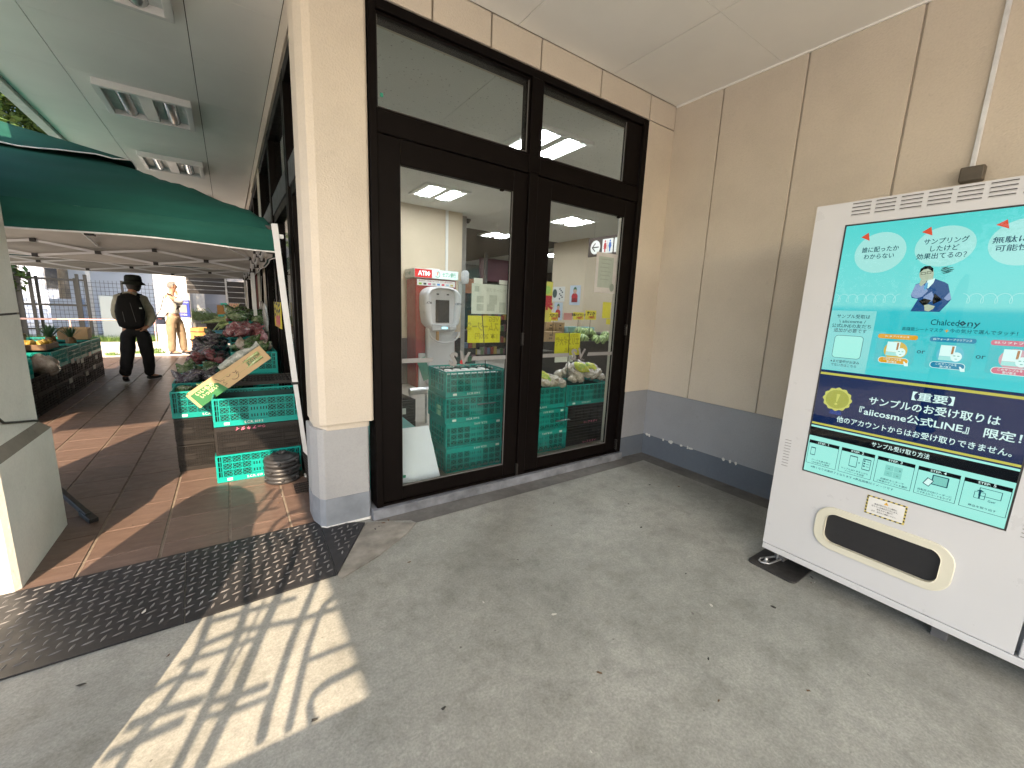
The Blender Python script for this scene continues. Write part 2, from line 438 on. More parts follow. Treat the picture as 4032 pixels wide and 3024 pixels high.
tag(MB().box(3.188, XR-0.004, YD-0.004, YD+0.028, 0.0, 0.213).build('skirting_door_side', M_baseband), kind='structure')
# column
cm_ = MB()
prof = [(0.385, 2.76), (0.41, 2.66), (0.448, 2.645), (0.725, 2.645), (0.738, 2.655), (0.738, 2.80), (0.385, 2.95)]
cm_.poly([(x, y) for x, y in prof], 2.645, None, ZC)
# splay under the beige part
cm_.poly([(0.395, 2.775), (0.43, 2.69), (0.455, 2.668), (0.705, 2.668), (0.715, 2.68), (0.715, 2.80), (0.395, 2.95)], 0.04, None, 0.6945)
colo = tag(cm_.build('column', M_beige, None, 0.004, 2), 'beige stucco column with grey painted foot between walkway and glass doors', 'column')
b1 = MB(); b1.poly([(0.372, 2.80), (0.40, 2.70), (0.43, 2.672), (0.700, 2.672), (0.712, 2.684), (0.712, 2.80), (0.372, 2.95)], 0.47, None, 0.665)
b1.build('plinth', m_stucco('pale_grey_stucco', (0.355, 0.36, 0.365)), colo, 0.006, 2)
b2 = MB(); b2.poly([(0.371, 2.80), (0.399, 2.70), (0.428, 2.669), (0.701, 2.669), (0.714, 2.682), (0.714, 2.80), (0.371, 2.95)], 0.185, None, 0.198)
b2.build('skirting', plain('column_base_paint', (0.21, 0.235, 0.27), 0.6, 0, 0.2, 6, 0.2), colo)
b3 = MB(); b3.poly([(0.40, 2.69), (0.428, 2.664), (0.702, 2.664), (0.716, 2.68), (0.7, 2.7), (0.43, 2.71)], 0.014, None, 0.014)
b3.build('foot_strip', M_white, colo)

# corridor side wall: storefront of dark frames
sf = tag(MB().box(0.44, 0.60, 2.80, 13.4, 3.15, 3.7).build('storefront_header', M_beige), kind='structure')
for y in [3.61, 4.21, 4.81, 5.41, 6.01, 6.61, 7.2, 7.8, 8.4]:
    MB().box(0.425, 0.438, y-0.594, y-0.004, 3.155, ZC-0.003).build('panel', M_beige, sf, 0.003)
tag(MB().box(0.44, 0.62, 6.72, 7.12, 0, 3.15).build('pilaster', M_beige, None, 0.005), 'beige pilaster dividing the walkway shop windows', 'pilaster')
tag(MB().box(0.44, 0.62, 10.6, 11.1, 0, 3.15).build('pilaster', M_beige, None, 0.005), 'far beige pilaster at the end of the walkway shop windows', 'pilaster')
def bay(y0, y1, label):
    root = empty('shop_window', (0.47, (y0+y1)/2, 0), 0, label, 'shop window', 'shop windows along the walkway')
    L = (y1-y0)/2
    f = MB(); f.box(-0.03, 0.09, -L, -L+0.06, 0.0, 3.14); f.box(-0.03, 0.09, L-0.06, L, 0.0, 3.14)
    f.box(-0.028, 0.088, -L+0.06, L-0.06, 3.05, 3.138); f.box(-0.028, 0.088, -L+0.06, L-0.06, 0.0, 0.10)
    f.build('frame', M_frame, root, 0.003)
    MB().box(-0.02, 0.08, -L+0.061, L-0.061, 2.32, 2.50).build('transom', M_frame2, root, 0.003)
    MB().box(0.028, 0.034, -L+0.061, L-0.061, 2.501, 3.049).build('pane', M_glass, root)
    MB().box(0.028, 0.034, -L+0.061, L-0.061, 0.101, 2.319).build('pane', M_glass, root)
    m = MB(); m.box(-0.015, 0.06, -L+0.10, -L+0.16, 0.101, 2.319); m.box(-0.015, 0.06, L-0.16, L-0.10, 0.101, 2.319); m.box(-0.014, 0.058, -L+0.16, L-0.16, 2.24, 2.318)
    m.build('sash', M_frame, root, 0.003)
for k, (a, b) in enumerate([(2.86, 3.88), (3.90, 5.28), (5.30, 6.70), (7.14, 8.3), (8.32, 9.5), (9.52, 10.58), (11.12, 13.3)]):
    bay(a, b, ['dark framed shop window just behind the beige column', 'dark framed shop window behind the front tent leg', 'dark framed shop window beside the piled vegetable crates',
               'dark framed shop window past the pilaster, under the tent edge', 'dark framed shop window behind the hanging plastic bags', 'dark framed shop window near the far tent edge', 'dark framed shop window at the far end of the walkway'][k])

# ---- ceiling of boards
ce = tag(MB().box(-1.56, 3.7, -5.1, 2.64, 3.352, 3.62).box(-1.56, 0.43, 2.645, 13.4, 3.352, 3.62).build('ceiling', M_gap), kind='structure')
gx = [-1.565, -1.04, -0.11, 0.82, 1.746, 2.678, 3.53]; gy = [1.748+0.93*k for k in range(-7, 14)]
for i in range(6):
    for j in range(len(gy)-1):
        y0, y1 = gy[j], gy[j+1]; x0, x1 = gx[i], gx[i+1]
        if y0 > 2.0:
            if i >= 3: continue
            if i == 2: x1 = 0.425
        elif y1 > 2.6 and i > 2: y1 = YD-0.016
        gxl = 0.006; link = MB().box(x0+gxl/2, x1-gxl/2, y0+0.0012, y1-0.0012, ZC, ZC+0.010).build('panel', M_ceil, ce)
fs = tag(MB().box(-1.67, -1.573, -5.3, 13.6, 3.30, 3.75).build('eave_fascia', plain('pale_fascia', (0.62, 0.62, 0.6), 0.5)), kind='structure')
tag(MB().box(-1.67, 3.9, -5.3, -5.1, 3.30, 3.75).build('front_fascia', plain('pale_fascia', (0.6, 0.6, 0.6))), kind='structure')
tag(MB().box(-1.66, 12, -5.2, 14, 3.76, 3.9).build('roof', plain('roof_grey', (0.3, 0.3, 0.3))), kind='structure')
tag(MB().box(3.519, XR-0.012, -5.1, 2.63, ZC-0.012, ZC-0.0005).build('ceiling_trim', M_ceil), kind='structure')

def eave_light(y, label):
    root = empty('eave_light', (-0.53, y, ZC), 0, label, 'ceiling light', 'ceiling lights under the walkway eave')
    f = MB(); W, D, H = 0.355, 0.37, 0.06
    f.box(-W, W, -D, -D+0.045, -H, 0.006); f.box(-W, W, D-0.045, D, -H, 0.006); f.box(-W, -W+0.05, -D+0.045, D-0.045, -H, 0.006); f.box(W-0.05, W, -D+0.045, D-0.045, -H, 0.006)
    f.build('frame', M_white, root, 0.004)
    MB().box(-W+0.05, W-0.05, -D+0.045, D-0.045, -0.012, 0.004).build('tray', plain('light_tray', (0.60, 0.62, 0.62), 0.45), root)
    MB().box(-0.055, 0.055, -D+0.046, D-0.046, -0.052, -0.0125).build('spine', M_white, root, 0.003)
    for sx in (-1, 1):
        c = MB(); c.tube([(sx*0.175, -D+0.05, 0.012), (sx*0.175, D-0.05, 0.012)], 0.062, 16)
        c.build('lamp_cover', plain('clear_grey_cover', (0.42, 0.45, 0.45), 0.10, 0.55), root)
    return root
for y, l in [(3.63, 'unlit recessed light cut by the top edge of the view'), (5.90, 'unlit white box light in the middle of the eave ceiling'), (8.17, 'unlit white box light just above the green tent roof'), (10.5, 'unlit white box light far along the eave, behind the tent roof')]:
    eave_light(y, l)

# ---- left pier with a sloping ledge
pi_ = MB()
prev = None
lv = [(0.0, 0.0), (0.638, 0.0), (0.70, 0.095), (1.312, 0.095)]
base = (-1.95, -0.937, 2.80, 3.523)
vv = []
for z, ins in lv:
    x0, x1, y0, y1 = base[0]+ins, base[1]-ins*0.25, base[2]+ins, base[3]-ins
    vv.append([(x0, y0, z), (x1-0.02, y0, z), (x1, y0+0.02, z), (x1, y1, z), (x0, y1, z)])
for k in range(3):
    a, b = vv[k], vv[k+1]; pi_.m = 1 if k == 1 else 0
    pi_.add(a+b, [(i, (i+1) % 5, 5+(i+1) % 5, 5+i) for i in range(5)])
pi_.m = 0; pi_.add(vv[3], [tuple(range(5))])
pio = tag(pi_.build('pier', [M_pier, M_ledge]), 'pale stucco pier with a dirty sloping ledge holding up the eave', 'pier')
u = MB(); u.box(base[0]+0.095, base[1]-0.0237, base[2]+0.095, base[3]-0.095, 1.324, 3.35); u.build('upper_shaft', M_pier, pio)
u = MB(); u.box(base[0]+0.10, base[1]-0.031, base[2]+0.10, base[3]-0.10, 1.30, 1.33); u.build('joint', M_gap, pio)
cb = MB(); cb.tube([(-0.958, 2.89, 0.95), (-0.954, 2.92, 0.86), (-0.954, 3.0, 0.80), (-0.954, 3.18, 0.760), (-0.954, 3.36, 0.722), (-0.958, 3.42, 0.705)], 0.006, 6)
tag(cb.build('power_cable', M_black), 'black cable drooping across the pale pier above its ledge', 'cable')
# ---------------------------------------------------------------- vending machine with a big screen
XM = 2.58
def m_enamel():
    g = G('machine_white_enamel')
    b = g.ramp(g.noise(1.5, 4), [(0.3, (0.545, 0.55, 0.56)), (0.7, (0.575, 0.58, 0.59))])
    b = g.mix(g.ramp(g.noise(34, 8, 0.85), [(0.70, (0, 0, 0)), (0.78, (0.7,)*3)]), b, (0.20, 0.19, 0.18))
    b = g.mix(g.ramp(g.noise(6, 9, 0.8, vec=g.mapping((1, 0.5, 2))), [(0.62, (0, 0, 0)), (0.75, (0.22,)*3)]), b, (0.30, 0.28, 0.25))
    g.set(b, g.ramp(g.noise(8, 6, 0.7), [(0.3, 0.24), (0.7, 0.46)]), 0, 0.5); return g.mat
M_mach = m_enamel()
vm = empty('vending_machine', (XM+0.4, 0.35, 0), 0, 'white sample vending machine with a large cyan advertising screen against the beige panelled wall', 'vending machine')
def vpart(mb, name, mat, bevel=0, seg=2, parent=None):
    o = mb.build(name, mat, None, bevel, seg)
    p = parent or vm
    o.parent = p
    o.matrix_parent_inverse = Matrix.Translation(-Vector((XM+0.4, 0.35, 0))) if p is vm else Matrix.Identity(4)
    return o
vpart(MB().box(XM+0.06, XM+0.80, -0.40, 0.985, 0.092, 2.035), 'cabinet', M_mach, 0.008)
# door with a cut-out pocket, made of strips round the openings
d = MB()
y0, y1 = 0.016, 0.995
d.box(XM, XM+0.052, y0, y1, 1.932, 2.04); d.box(XM, XM+0.052, 0.860, y1, 0.634, 1.932); d.box(XM, XM+0.052, y0, 0.120, 0.634, 1.932)
d.box(XM, XM+0.052, y0, y1, 0.47, 0.634); d.box(XM, XM+0.052, 0.715, y1, 0.27, 0.47); d.box(XM, XM+0.052, y0, 0.262, 0.27, 0.47); d.box(XM, XM+0.052, y0, y1, 0.131, 0.27)
bm = bmesh.new(); me = bpy.data.meshes.new('door'); me.from_pydata(d.v, [], d.f); bm.from_mesh(me)
bmesh.ops.remove_doubles(bm, verts=bm.verts, dist=1e-5); bm.to_mesh(me); bm.free(); me.materials.append(M_mach)
door = link_mesh('door', me, vm); door.location = -Vector((XM+0.4, 0.35, 0))
vpart(MB().box(XM+0.001, XM+0.055, -0.40, 0.995, 0.091, 0.126), 'kick_strip', M_mach, 0.003)
vpart(MB().box(XM, XM+0.052, -0.385, 0.004, 0.131, 2.04), 'side_door', M_mach, 0.004)
# pocket
def ring(outer, inner, t, z): 
    m = MB(); n = len(outer)
    vs_ = [(p[0], p[1], z) for p in outer]+[(p[0], p[1], z) for p in inner]+[(p[0], p[1], z-t) for p in outer]+[(p[0], p[1], z-t) for p in inner]
    m.add(vs_, [(i, (i+1) % n, n+(i+1) % n, n+i) for i in range(n)]+[(2*n+i, i, (i+1) % n, 2*n+(i+1) % n)[::-1] for i in range(n)]+[(n+i, n+(i+1) % n, 3*n+(i+1) % n, 3*n+i)[::-1] for i in range(n)])
    return m
MS = frame3((XM-0.0005, 0.853, 1.925), (0, -1, 0), (0, 0, 1))     # u to the right, v downwards is -y
def vplace(o, parent=None): 
    p = parent or vm; o.parent = p
    if p is vm: o.matrix_local = Matrix.Translation(-Vector((XM+0.4, 0.35, 0))) @ MS
    return o
po = [(u, -v) for u, v in rrect(0.095, 1.437, 0.625, 1.672, 0.085, 8)]
pin = [(u, -v) for u, v in rrect(0.142, 1.472, 0.580, 1.635, 0.045, 8)]
pr_ = ring(po, pin, 0.03, 0.008); o = pr_.build('pocket_frame', plain('cream_plastic', (0.62, 0.60, 0.49), 0.45, 0, 0.03), None, 0.003, 2); vplace(o)
fl = MB(); fl.poly(rrect(0.140, -1.637, 0.582, -1.470, 0.045, 8), 0.004, None, -0.010)
o = fl.build('pocket_flap', plain('black_flap', (0.012, 0.012, 0.014), 0.5, 0, 0.1, 20)); vplace(o)
# screen
E0 = 0.21
def em(n, c, k=1.0): return emit('screen_'+n, c, E0*k, 0.06, 0.8, 0.0)
def m_screen_bg():
    g = G('screen_cyan')
    sx = g.n.new('ShaderNodeSeparateXYZ'); g.L(g.coord(), sx.inputs[0])
    v = g.math('MULTIPLY', sx.outputs[1], -1/1.284)
    c = g.ramp(v, [(0.0, (0.10, 0.74, 0.71)), (0.12, (0.16, 0.80, 0.76)), (0.30, (0.22, 0.80, 0.78)), (0.322, (0.03, 0.60, 0.66)), (0.45, (0.02, 0.60, 0.65)), (0.56, (0.06, 0.68, 0.71))])
    g.set((0.02, 0.05, 0.05), 0.8, 0, 0.0); g.L(c, g.b.inputs['Emission Color']); g.b.inputs['Emission Strength'].default_value = E0*1.05
    return g.mat
scr = MB(); scr.poly([(0, 0), (0, -1.284), (0.727, -1.284), (0.727, 0)], 0.0, None, 0.0)
scr_o = scr.build('screen', m_screen_bg()); vplace(scr_o)
bz = ring([(-0.006, 0.006), (-0.006, -1.290), (0.733, -1.290), (0.733, 0.006)], [(0.0005, -0.0005), (0.0005, -1.2835), (0.7265, -1.2835), (0.7265, -0.0005)], 0.006, 0.0012)
vplace(bz.build('bezel', M_black))
E_white = em('white', (0.72, 1.0, 0.95), 1.15); E_pale = em('pale', (0.45, 0.92, 0.86)); E_mint = em('mint', (0.40, 0.95, 0.84), 1.05); E_navy = em('navy', (0.004, 0.02, 0.09)); E_navy2 = em('navy_suit', (0.02, 0.09, 0.27))
E_black = em('black', (0.002, 0.003, 0.005)); E_gold = em('gold', (0.62, 0.60, 0.10)); E_ink = em('ink', (0.006, 0.07, 0.11)); E_red = em('red', (0.80, 0.11, 0.055)); E_or = em('orange', (0.82, 0.42, 0.03))
E_blue = em('blue', (0.02, 0.28, 0.47)); E_pink = em('pink', (0.72, 0.22, 0.30)); E_skin = em('skin', (0.52, 0.62, 0.46)); E_lil = em('lilac', (0.28, 0.40, 0.66)); E_card = em('card', (0.08, 0.62, 0.66)); E_badge = em('badge_gold', (0.42, 0.46, 0.07)); E_badge2 = em('badge_light', (0.66, 0.70, 0.16))
def SP(pts, mat, layer, name='print', parent=None):
    m = MB(); m.poly([(u, -v) for u, v in pts][::-1] if area(pts) > 0 else [(u, -v) for u, v in pts], 0.0, None, layer*0.0004)
    o = m.build(name, mat, scr_o); return o
def area(p): return sum(p[i][0]*p[(i+1) % len(p)][1]-p[(i+1) % len(p)][0]*p[i][1] for i in range(len(p)))
def SPm(list_pts, mat, layer, name='print'):
    m = MB()
    for pts in list_pts: m.poly([(u, -v) for u, v in pts][::-1] if area(pts) > 0 else [(u, -v) for u, v in pts], 0.0, None, layer*0.0004)
    return m.build(name, mat, scr_o)
def ST(s, u, v, size, mat, bold=0.012, align='CENTER', layer=6, squash=1.0, sp=1.0, width=None):
    me = text_mesh(s, size, bold, align, sp); 
    if width:
        xs_ = [q.co.x for q in me.vertices]; squash = width/max(1e-6, max(xs_)-min(xs_))
    me.materials.append(mat)
    o = link_mesh('lettering', me, scr_o)
    o.matrix_local = Matrix.Translation((u, -v, layer*0.0004)) @ Matrix.Diagonal((squash, 1, 1, 1)); return o
def frame_lines(u0, v0, u1, v1, t): return [rect(u0, v0, u1, v0+t), rect(u0, v1-t, u1, v1), rect(u0, v0+t, u0+t, v1-t), rect(u1-t, v0+t, u1, v1-t)]
# speech bubbles
SP(ell(0.149, 0.139, 0.095, 0.093, 40), E_pale, 1, 'speech_bubble'); SP(ell(0.366, 0.131, 0.094, 0.085, 40), E_pale, 1, 'speech_bubble'); SP([(u, v) for u, v in ell(0.588, 0.135, 0.095, 0.090, 40)], E_pale, 1, 'speech_bubble')
for t3 in ([(0.068, 0.061), (0.094, 0.041), (0.103, 0.080)], [(0.284, 0.063), (0.312, 0.043), (0.321, 0.081)], [(0.502, 0.062), (0.530, 0.044), (0.540, 0.081)]): SP(t3, E_red, 2, 'triangle')
ST('誰に配ったか', 0.149, 0.125, 0.027, E_ink, width=0.136); ST('わからない', 0.149, 0.157, 0.027, E_ink, width=0.112)
ST('サンプリング', 0.367, 0.109, 0.027, E_ink, width=0.138); ST('したけど', 0.365, 0.140, 0.027, E_ink, width=0.088); ST('効果出てるの？', 0.367, 0.171, 0.027, E_ink, width=0.156)
ST('無駄に配る', 0.585, 0.124, 0.027, E_ink, width=0.160); ST('可能性ある', 0.59, 0.157, 0.027, E_ink, width=0.148)
# thinking man
SPm([[(0.301, 0.4105), (0.318, 0.355), (0.296, 0.35), (0.291, 0.335), (0.300, 0.290), (0.333, 0.275), (0.360, 0.268), (0.392, 0.283), (0.404, 0.292), (0.414, 0.325), (0.424, 0.355), (0.415, 0.375), (0.396, 0.4105)]], E_navy2, 2, 'suit')
for sl_p in ([[(0.297, 0.345), (0.291, 0.335), (0.300, 0.292), (0.318, 0.283), (0.333, 0.30), (0.345, 0.32), (0.330, 0.345), (0.312, 0.352)], [(0.335, 0.345), (0.358, 0.322), (0.372, 0.355), (0.352, 0.375), (0.335, 0.36)], [(0.40, 0.352), (0.414, 0.325), (0.424, 0.355), (0.412, 0.362)]]): SP(sl_p, E_lil, 3, 'sleeve')
SPm([[(0.338, 0.268), (0.360, 0.266), (0.357, 0.285), (0.343, 0.31), (0.333, 0.292)]], E_white, 3, 'shirt'); SPm([[(0.333, 0.285), (0.340, 0.283), (0.341, 0.305), (0.334, 0.318), (0.329, 0.305)]], em('tie', (0.12, 0.45, 0.75)), 4, 'tie')
SP(ell(0.328, 0.244, 0.023, 0.029, 20), E_skin, 3, 'face'); SP([(0.330, 0.255), (0.352, 0.245), (0.353, 0.27), (0.335, 0.275)], E_skin, 3, 'neck')
SP([(0.305, 0.240), (0.306, 0.222), (0.318, 0.211), (0.335, 0.211), (0.347, 0.222), (0.348, 0.240), (0.341, 0.231), (0.330, 0.223), (0.316, 0.226)], E_black, 4, 'hair')
SPm(frame_lines(0.310, 0.238, 0.325, 0.248, 0.0015)+frame_lines(0.329, 0.235, 0.343, 0.245, 0.0015), E_black, 5, 'glasses')
SP([(0.312, 0.292), (0.314, 0.270), (0.326, 0.264), (0.334, 0.270), (0.333, 0.283), (0.320, 0.300)], E_skin, 5, 'hand')
SP([(0.342, 0.382), (0.356, 0.378), (0.378, 0.386), (0.374, 0.398), (0.362, 0.409), (0.348, 0.406), (0.345, 0.392)], E_skin, 5, 'hand')
SP([(0.368, 0.330), (0.397, 0.358), (0.370, 0.378), (0.366, 0.36)], E_black, 4, 'folder'); SP([(0.322, 0.365), (0.338, 0.352), (0.362, 0.36), (0.352, 0.378), (0.34, 0.384)], E_black, 4, 'folder')
zz = MB(); pts = [(0.375, 0.222), (0.392, 0.219), (0.372, 0.228), (0.408, 0.221), (0.372, 0.234), (0.412, 0.229), (0.376, 0.240), (0.408, 0.236), (0.380, 0.246), (0.400, 0.243)]
for a, b in zip(pts[:-1], pts[1:]): zz.bar((a[0], -a[1], 0.0018), (b[0], -b[1], 0.0018), 0.0022, 0.0003)
zz.build('scribble', E_black, scr_o)
# coils drawn across the picture
for k, (ua, ub) in enumerate(((0.006, 0.255), (0.455, 0.727))):
    co_ = MB()
    pts = []
    n = 7 if k == 0 else 7
    for i in range(n*14+1):
        t = i/14; u = ua+(ub-ua)*t/n+0.012*math.sin(2*math.pi*t); v = 0.352-0.020*math.cos(2*math.pi*t)
        pts.append((min(u, 0.724), -v, 0.0010))
    co_.tube(pts, 0.0009, 4); co_.build('coil_line', em('coil', (0.5, 0.95, 0.92)), scr_o)
# lower left registration panel
SP(rect(0.0, 0.413, 0.183, 0.719), em('pale_panel', (0.28, 0.80, 0.78)), 1, 'panel_tint')
ST('サンプル受取は', 0.095, 0.443, 0.021, E_ink, 0.008, width=0.134); ST('\\ aiicosme /', 0.095, 0.467, 0.021, E_ink, 0.008, width=0.108); ST('公式LINEの友だち', 0.094, 0.490, 0.021, E_ink, 0.008, width=0.160); ST('追加が必要です', 0.092, 0.5135, 0.021, E_ink, 0.008, width=0.134)
SP(rrect(0.034, 0.537, 0.153, 0.652, 0.016), E_ink, 2, 'code_frame'); SP(rrect(0.036, 0.539, 0.151, 0.650, 0.014), E_mint, 3, 'code_frame')
ST('※まだ登録がお済み', 0.094, 0.671, 0.016, E_ink, 0.01, width=0.120); ST('でない方はこちら', 0.092, 0.689, 0.016, E_ink, 0.01, width=0.106)
# product row
me_s = ST('Chalced', 0.375, 0.457, 0.036, E_ink, 0.006, 'LEFT', width=0.088); ST('ny', 0.486, 0.457, 0.036, E_ink, 0.006, 'LEFT', width=0.037)
SP([(0.474, 0.446), (0.485, 0.457), (0.474, 0.468), (0.463, 0.457)], E_ink, 5, 'logo_diamond'); SP([(0.474, 0.453), (0.478, 0.457), (0.474, 0.461), (0.470, 0.457)], em('logo_core', (0.1, 0.5, 0.55)), 6, 'logo_diamond')
ST('COSMETICS', 0.481, 0.4725, 0.007, E_ink, 0.02, width=0.044)
ST('高機能シートマスク', 0.353, 0.491, 0.019, E_ink, 0.006, width=0.134); ST('今の気分で選んでタッチ！', 0.541, 0.491, 0.019, E_ink, 0.006, width=0.190)
SP([(0.432, 0.483), (0.4345, 0.489), (0.441, 0.491), (0.4345, 0.493), (0.432, 0.500), (0.4295, 0.493), (0.423, 0.491), (0.4295, 0.489)], E_or, 5, 'sparkle')
for k, (u0, cc, cap) in enumerate(((0.205, E_or, '01.水アバランス'), (0.385, E_blue, '02.ウォーターブリリアンス'), (0.566, E_pink, '03.リフトブースト'))):
    u1 = u0+0.141
    SP(rrect(u0, 0.518, u1, 0.656, 0.010), E_card, 2, 'card'); SP(rrect(u0, 0.518, u1, 0.5395, 0.009), cc, 3, 'card_header')
    ST(cap, u0+0.07, 0.5285, 0.011, E_white, 0.01, width=0.085 if k == 0 else 0.118)
    SP(ell(u0+0.073, 0.592, 0.042, 0.042), em('halo%s' % 'abc'[k], [(0.75, 0.55, 0.10), (0.15, 0.62, 0.75), (0.72, 0.45, 0.5)][k]), 3, 'product_halo')
    SP([(u0+0.040, 0.553), (u0+0.086, 0.553), (u0+0.086, 0.600), (u0+0.040, 0.600)], E_white, 4, 'sachet'); SP(rect(u0+0.075, 0.556, u0+0.082, 0.590), em('seal', (0.5, 0.25, 0.1)), 5, 'sachet_seal')
    SP(rect(u0+0.040, 0.601, u0+0.083, 0.618), E_pale, 4, 'sachet'); SP(ell(u0+0.093, 0.600, 0.017, 0.020), E_white, 5, 'mask_face')
    SPm([ell(u0+0.087, 0.596, 0.004, 0.0022, 10), ell(u0+0.099, 0.596, 0.004, 0.0022, 10), ell(u0+0.093, 0.609, 0.0045, 0.002, 10)], em('shade', (0.25, 0.55, 0.5)), 6, 'mask_holes')
    SP(rrect(u0+0.017, 0.626, u0+0.126, 0.655, 0.0135), E_white, 5, 'button'); SP(rrect(u0+0.019, 0.628, u0+0.124, 0.653, 0.012), cc, 6, 'button')
    ST('このサンプルを', u0+0.068, 0.636, 0.0105, E_white, 0.012, layer=7, width=0.066); ST('受け取る', u0+0.068, 0.6475, 0.0105, E_white, 0.012, layer=7, width=0.036)
    SP([(u0+0.108, 0.640), (u0+0.113, 0.640), (u0+0.118, 0.647), (u0+0.126, 0.648), (u0+0.128, 0.660), (u0+0.115, 0.661)], E_white, 8, 'pointer')
ST('or', 0.365, 0.588, 0.030, E_ink, 0.008); ST('or', 0.547, 0.590, 0.030, E_ink, 0.008)
# navy notice
SP(rect(0, 0.7205, 0.727, 1.030), E_navy, 1, 'notice_band')
SPm([rect(0, 0.7335, 0.727, 0.7455), rect(0, 1.006, 0.727, 1.0165)], E_gold, 2, 'gold_line')
bd = []
for i in range(48): a = 2*math.pi*i/48; r_ = 0.060+0.0035*math.cos(12*a); bd.append((0.092+r_*math.cos(a), 0.866+r_*math.sin(a)*0.98))
SP(bd, E_badge2, 3, 'badge'); SP(ell(0.092, 0.866, 0.050, 0.049, 40), E_badge, 4, 'badge'); SP([(0.088, 0.838), (0.103, 0.838), (0.094, 0.880), (0.089, 0.880)], E_badge2, 5, 'badge_mark'); SP(ell(0.0905, 0.891, 0.0065, 0.0065, 14), E_badge2, 5, 'badge_mark')
SP([(0.072, 0.926), (0.118, 0.926), (0.121, 0.946), (0.068, 0.946)], em('ribbon', (0.01, 0.05, 0.28)), 2, 'badge_ribbon')
ST('【重要】', 0.436, 0.795, 0.041, E_white, 0.016, width=0.135); ST('サンプルのお受け取りは', 0.432, 0.848, 0.043, E_white, 0.014, width=0.425)
ST('『aiicosme公式LINE』 限定！', 0.452, 0.905, 0.043, E_white, 0.014, width=0.520); ST('他のアカウントからはお受け取りできません。', 0.410, 0.9695, 0.034, E_white, 0.012, width=0.590)
SP(rect(0, 1.0235, 0.727, 1.0335), E_mint, 2, 'mint_line')
SP(rect(0, 1.0335, 0.727, 1.0825), E_black, 2, 'method_band'); ST('サンプル受け取り方法', 0.366, 1.0585, 0.026, E_white, 0.012, width=0.206)
SP(rect(0, 1.0825, 0.727, 1.284), E_mint, 2, 'step_area')
caps = [('コードを読み取り', 'LINE友だち登録'), ('サンプルGET ボタンから', 'アンケートを回答'), ('自販機モニターで', 'ご希望のサンプルを選択'), ('自販機のQRリーダーに', 'スマホ上のコードをかざす'), ('', '商品を取り出す')]
for k in range(5):
    u0 = 0.005+0.1457*k; u1 = u0+0.1345
    SPm(frame_lines(u0, 1.107, u1, 1.238, 0.0018), E_ink, 3, 'step_frame'); SP(rect(u0, 1.107, u1, 1.1245), E_black, 4, 'step_header')
    ST('STEP.', u0+0.058, 1.116, 0.0135, E_white, 0.015, width=0.036); ST('%d' % (k+1), u0+0.087, 1.115, 0.018, E_white, 0.015)
    if caps[k][0]: ST(caps[k][0], u0+0.067, 1.214, 0.0105, E_ink, 0.01, width=0.11 if k in (1, 3) else 0.085)
    ST(caps[k][1], u0+0.067, 1.227 if k < 4 else 1.222, 0.0105, E_ink, 0.01, width=0.112 if k > 1 and k < 4 else 0.080)
def phone(u, v, w_, h_): SP(rrect(u, v, u+w_, v+h_, 0.003), E_ink, 4, 'phone'); SP(rect(u+0.002, v+0.005, u+w_-0.002, v+h_-0.004), E_mint, 5, 'phone')
phone(0.018, 1.145, 0.022, 0.044); phone(0.190, 1.138, 0.032, 0.058); phone(0.243, 1.138, 0.032, 0.058)
SP([(0.228, 1.162), (0.234, 1.167), (0.228, 1.172)], E_ink, 4, 'arrow'); SPm([rect(0.247, 1.147, 0.254, 1.154), rect(0.247, 1.160, 0.254, 1.167), rect(0.247, 1.173, 0.254, 1.180), rect(0.258, 1.150, 0.270, 1.152), rect(0.258, 1.163, 0.270, 1.165), rect(0.258, 1.176, 0.270, 1.178)], E_ink, 6, 'checklist')
SPm([rect(0.330, 1.140, 0.360, 1.166), rect(0.362, 1.140, 0.392, 1.166), rect(0.330, 1.168, 0.360, 1.196), rect(0.362, 1.168, 0.392, 1.196)], em('grid', (0.28, 0.75, 0.66)), 4, 'choice_grid')
for s_, u_, v_ in (('A', 0.344, 1.156), ('B', 0.384, 1.156), ('C', 0.344, 1.182), ('D', 0.378, 1.184)): ST(s_, u_, v_, 0.009, E_ink, 0.01)
SP(rrect(0.492, 1.132, 0.545, 1.178, 0.003), E_ink, 4, 'reader'); SP(rect(0.496, 1.136, 0.541, 1.174), em('reader_glass', (0.25, 0.7, 0.62)), 5, 'reader'); SP([(0.478, 1.150), (0.500, 1.160), (0.487, 1.192), (0.465, 1.182)], E_ink, 6, 'phone'); SP([(0.480, 1.154), (0.497, 1.162), (0.486, 1.188), (0.469, 1.180)], E_white, 7, 'phone')
SPm(frame_lines(0.636, 1.136, 0.700, 1.172, 0.0022), E_ink, 4, 'hatch'); SPm(frame_lines(0.624, 1.156, 0.656, 1.186, 0.0018)+[rect(0.6375, 1.150, 0.6425, 1.186), [(0.628, 1.152), (0.640, 1.145), (0.640, 1.154)], [(0.640, 1.145), (0.652, 1.152), (0.640, 1.154)]], E_ink, 5, 'gift'); ST('Get!', 0.676, 1.186, 0.012, E_ink, 0.012)
ST('※無くなり次第終了となります ※商品画像はイメージです', 0.203, 1.254, 0.0125, E_ink, 0.008, width=0.345)
gp = MB(); gp.poly([(0, 0), (0, -1.284), (0.727, -1.284), (0.727, 0)], 0, None, 0.0052); gp.build('cover_glass', m_glass('screen_cover_glass', (0.97, 0.98, 0.98), 0.0005), scr_o)
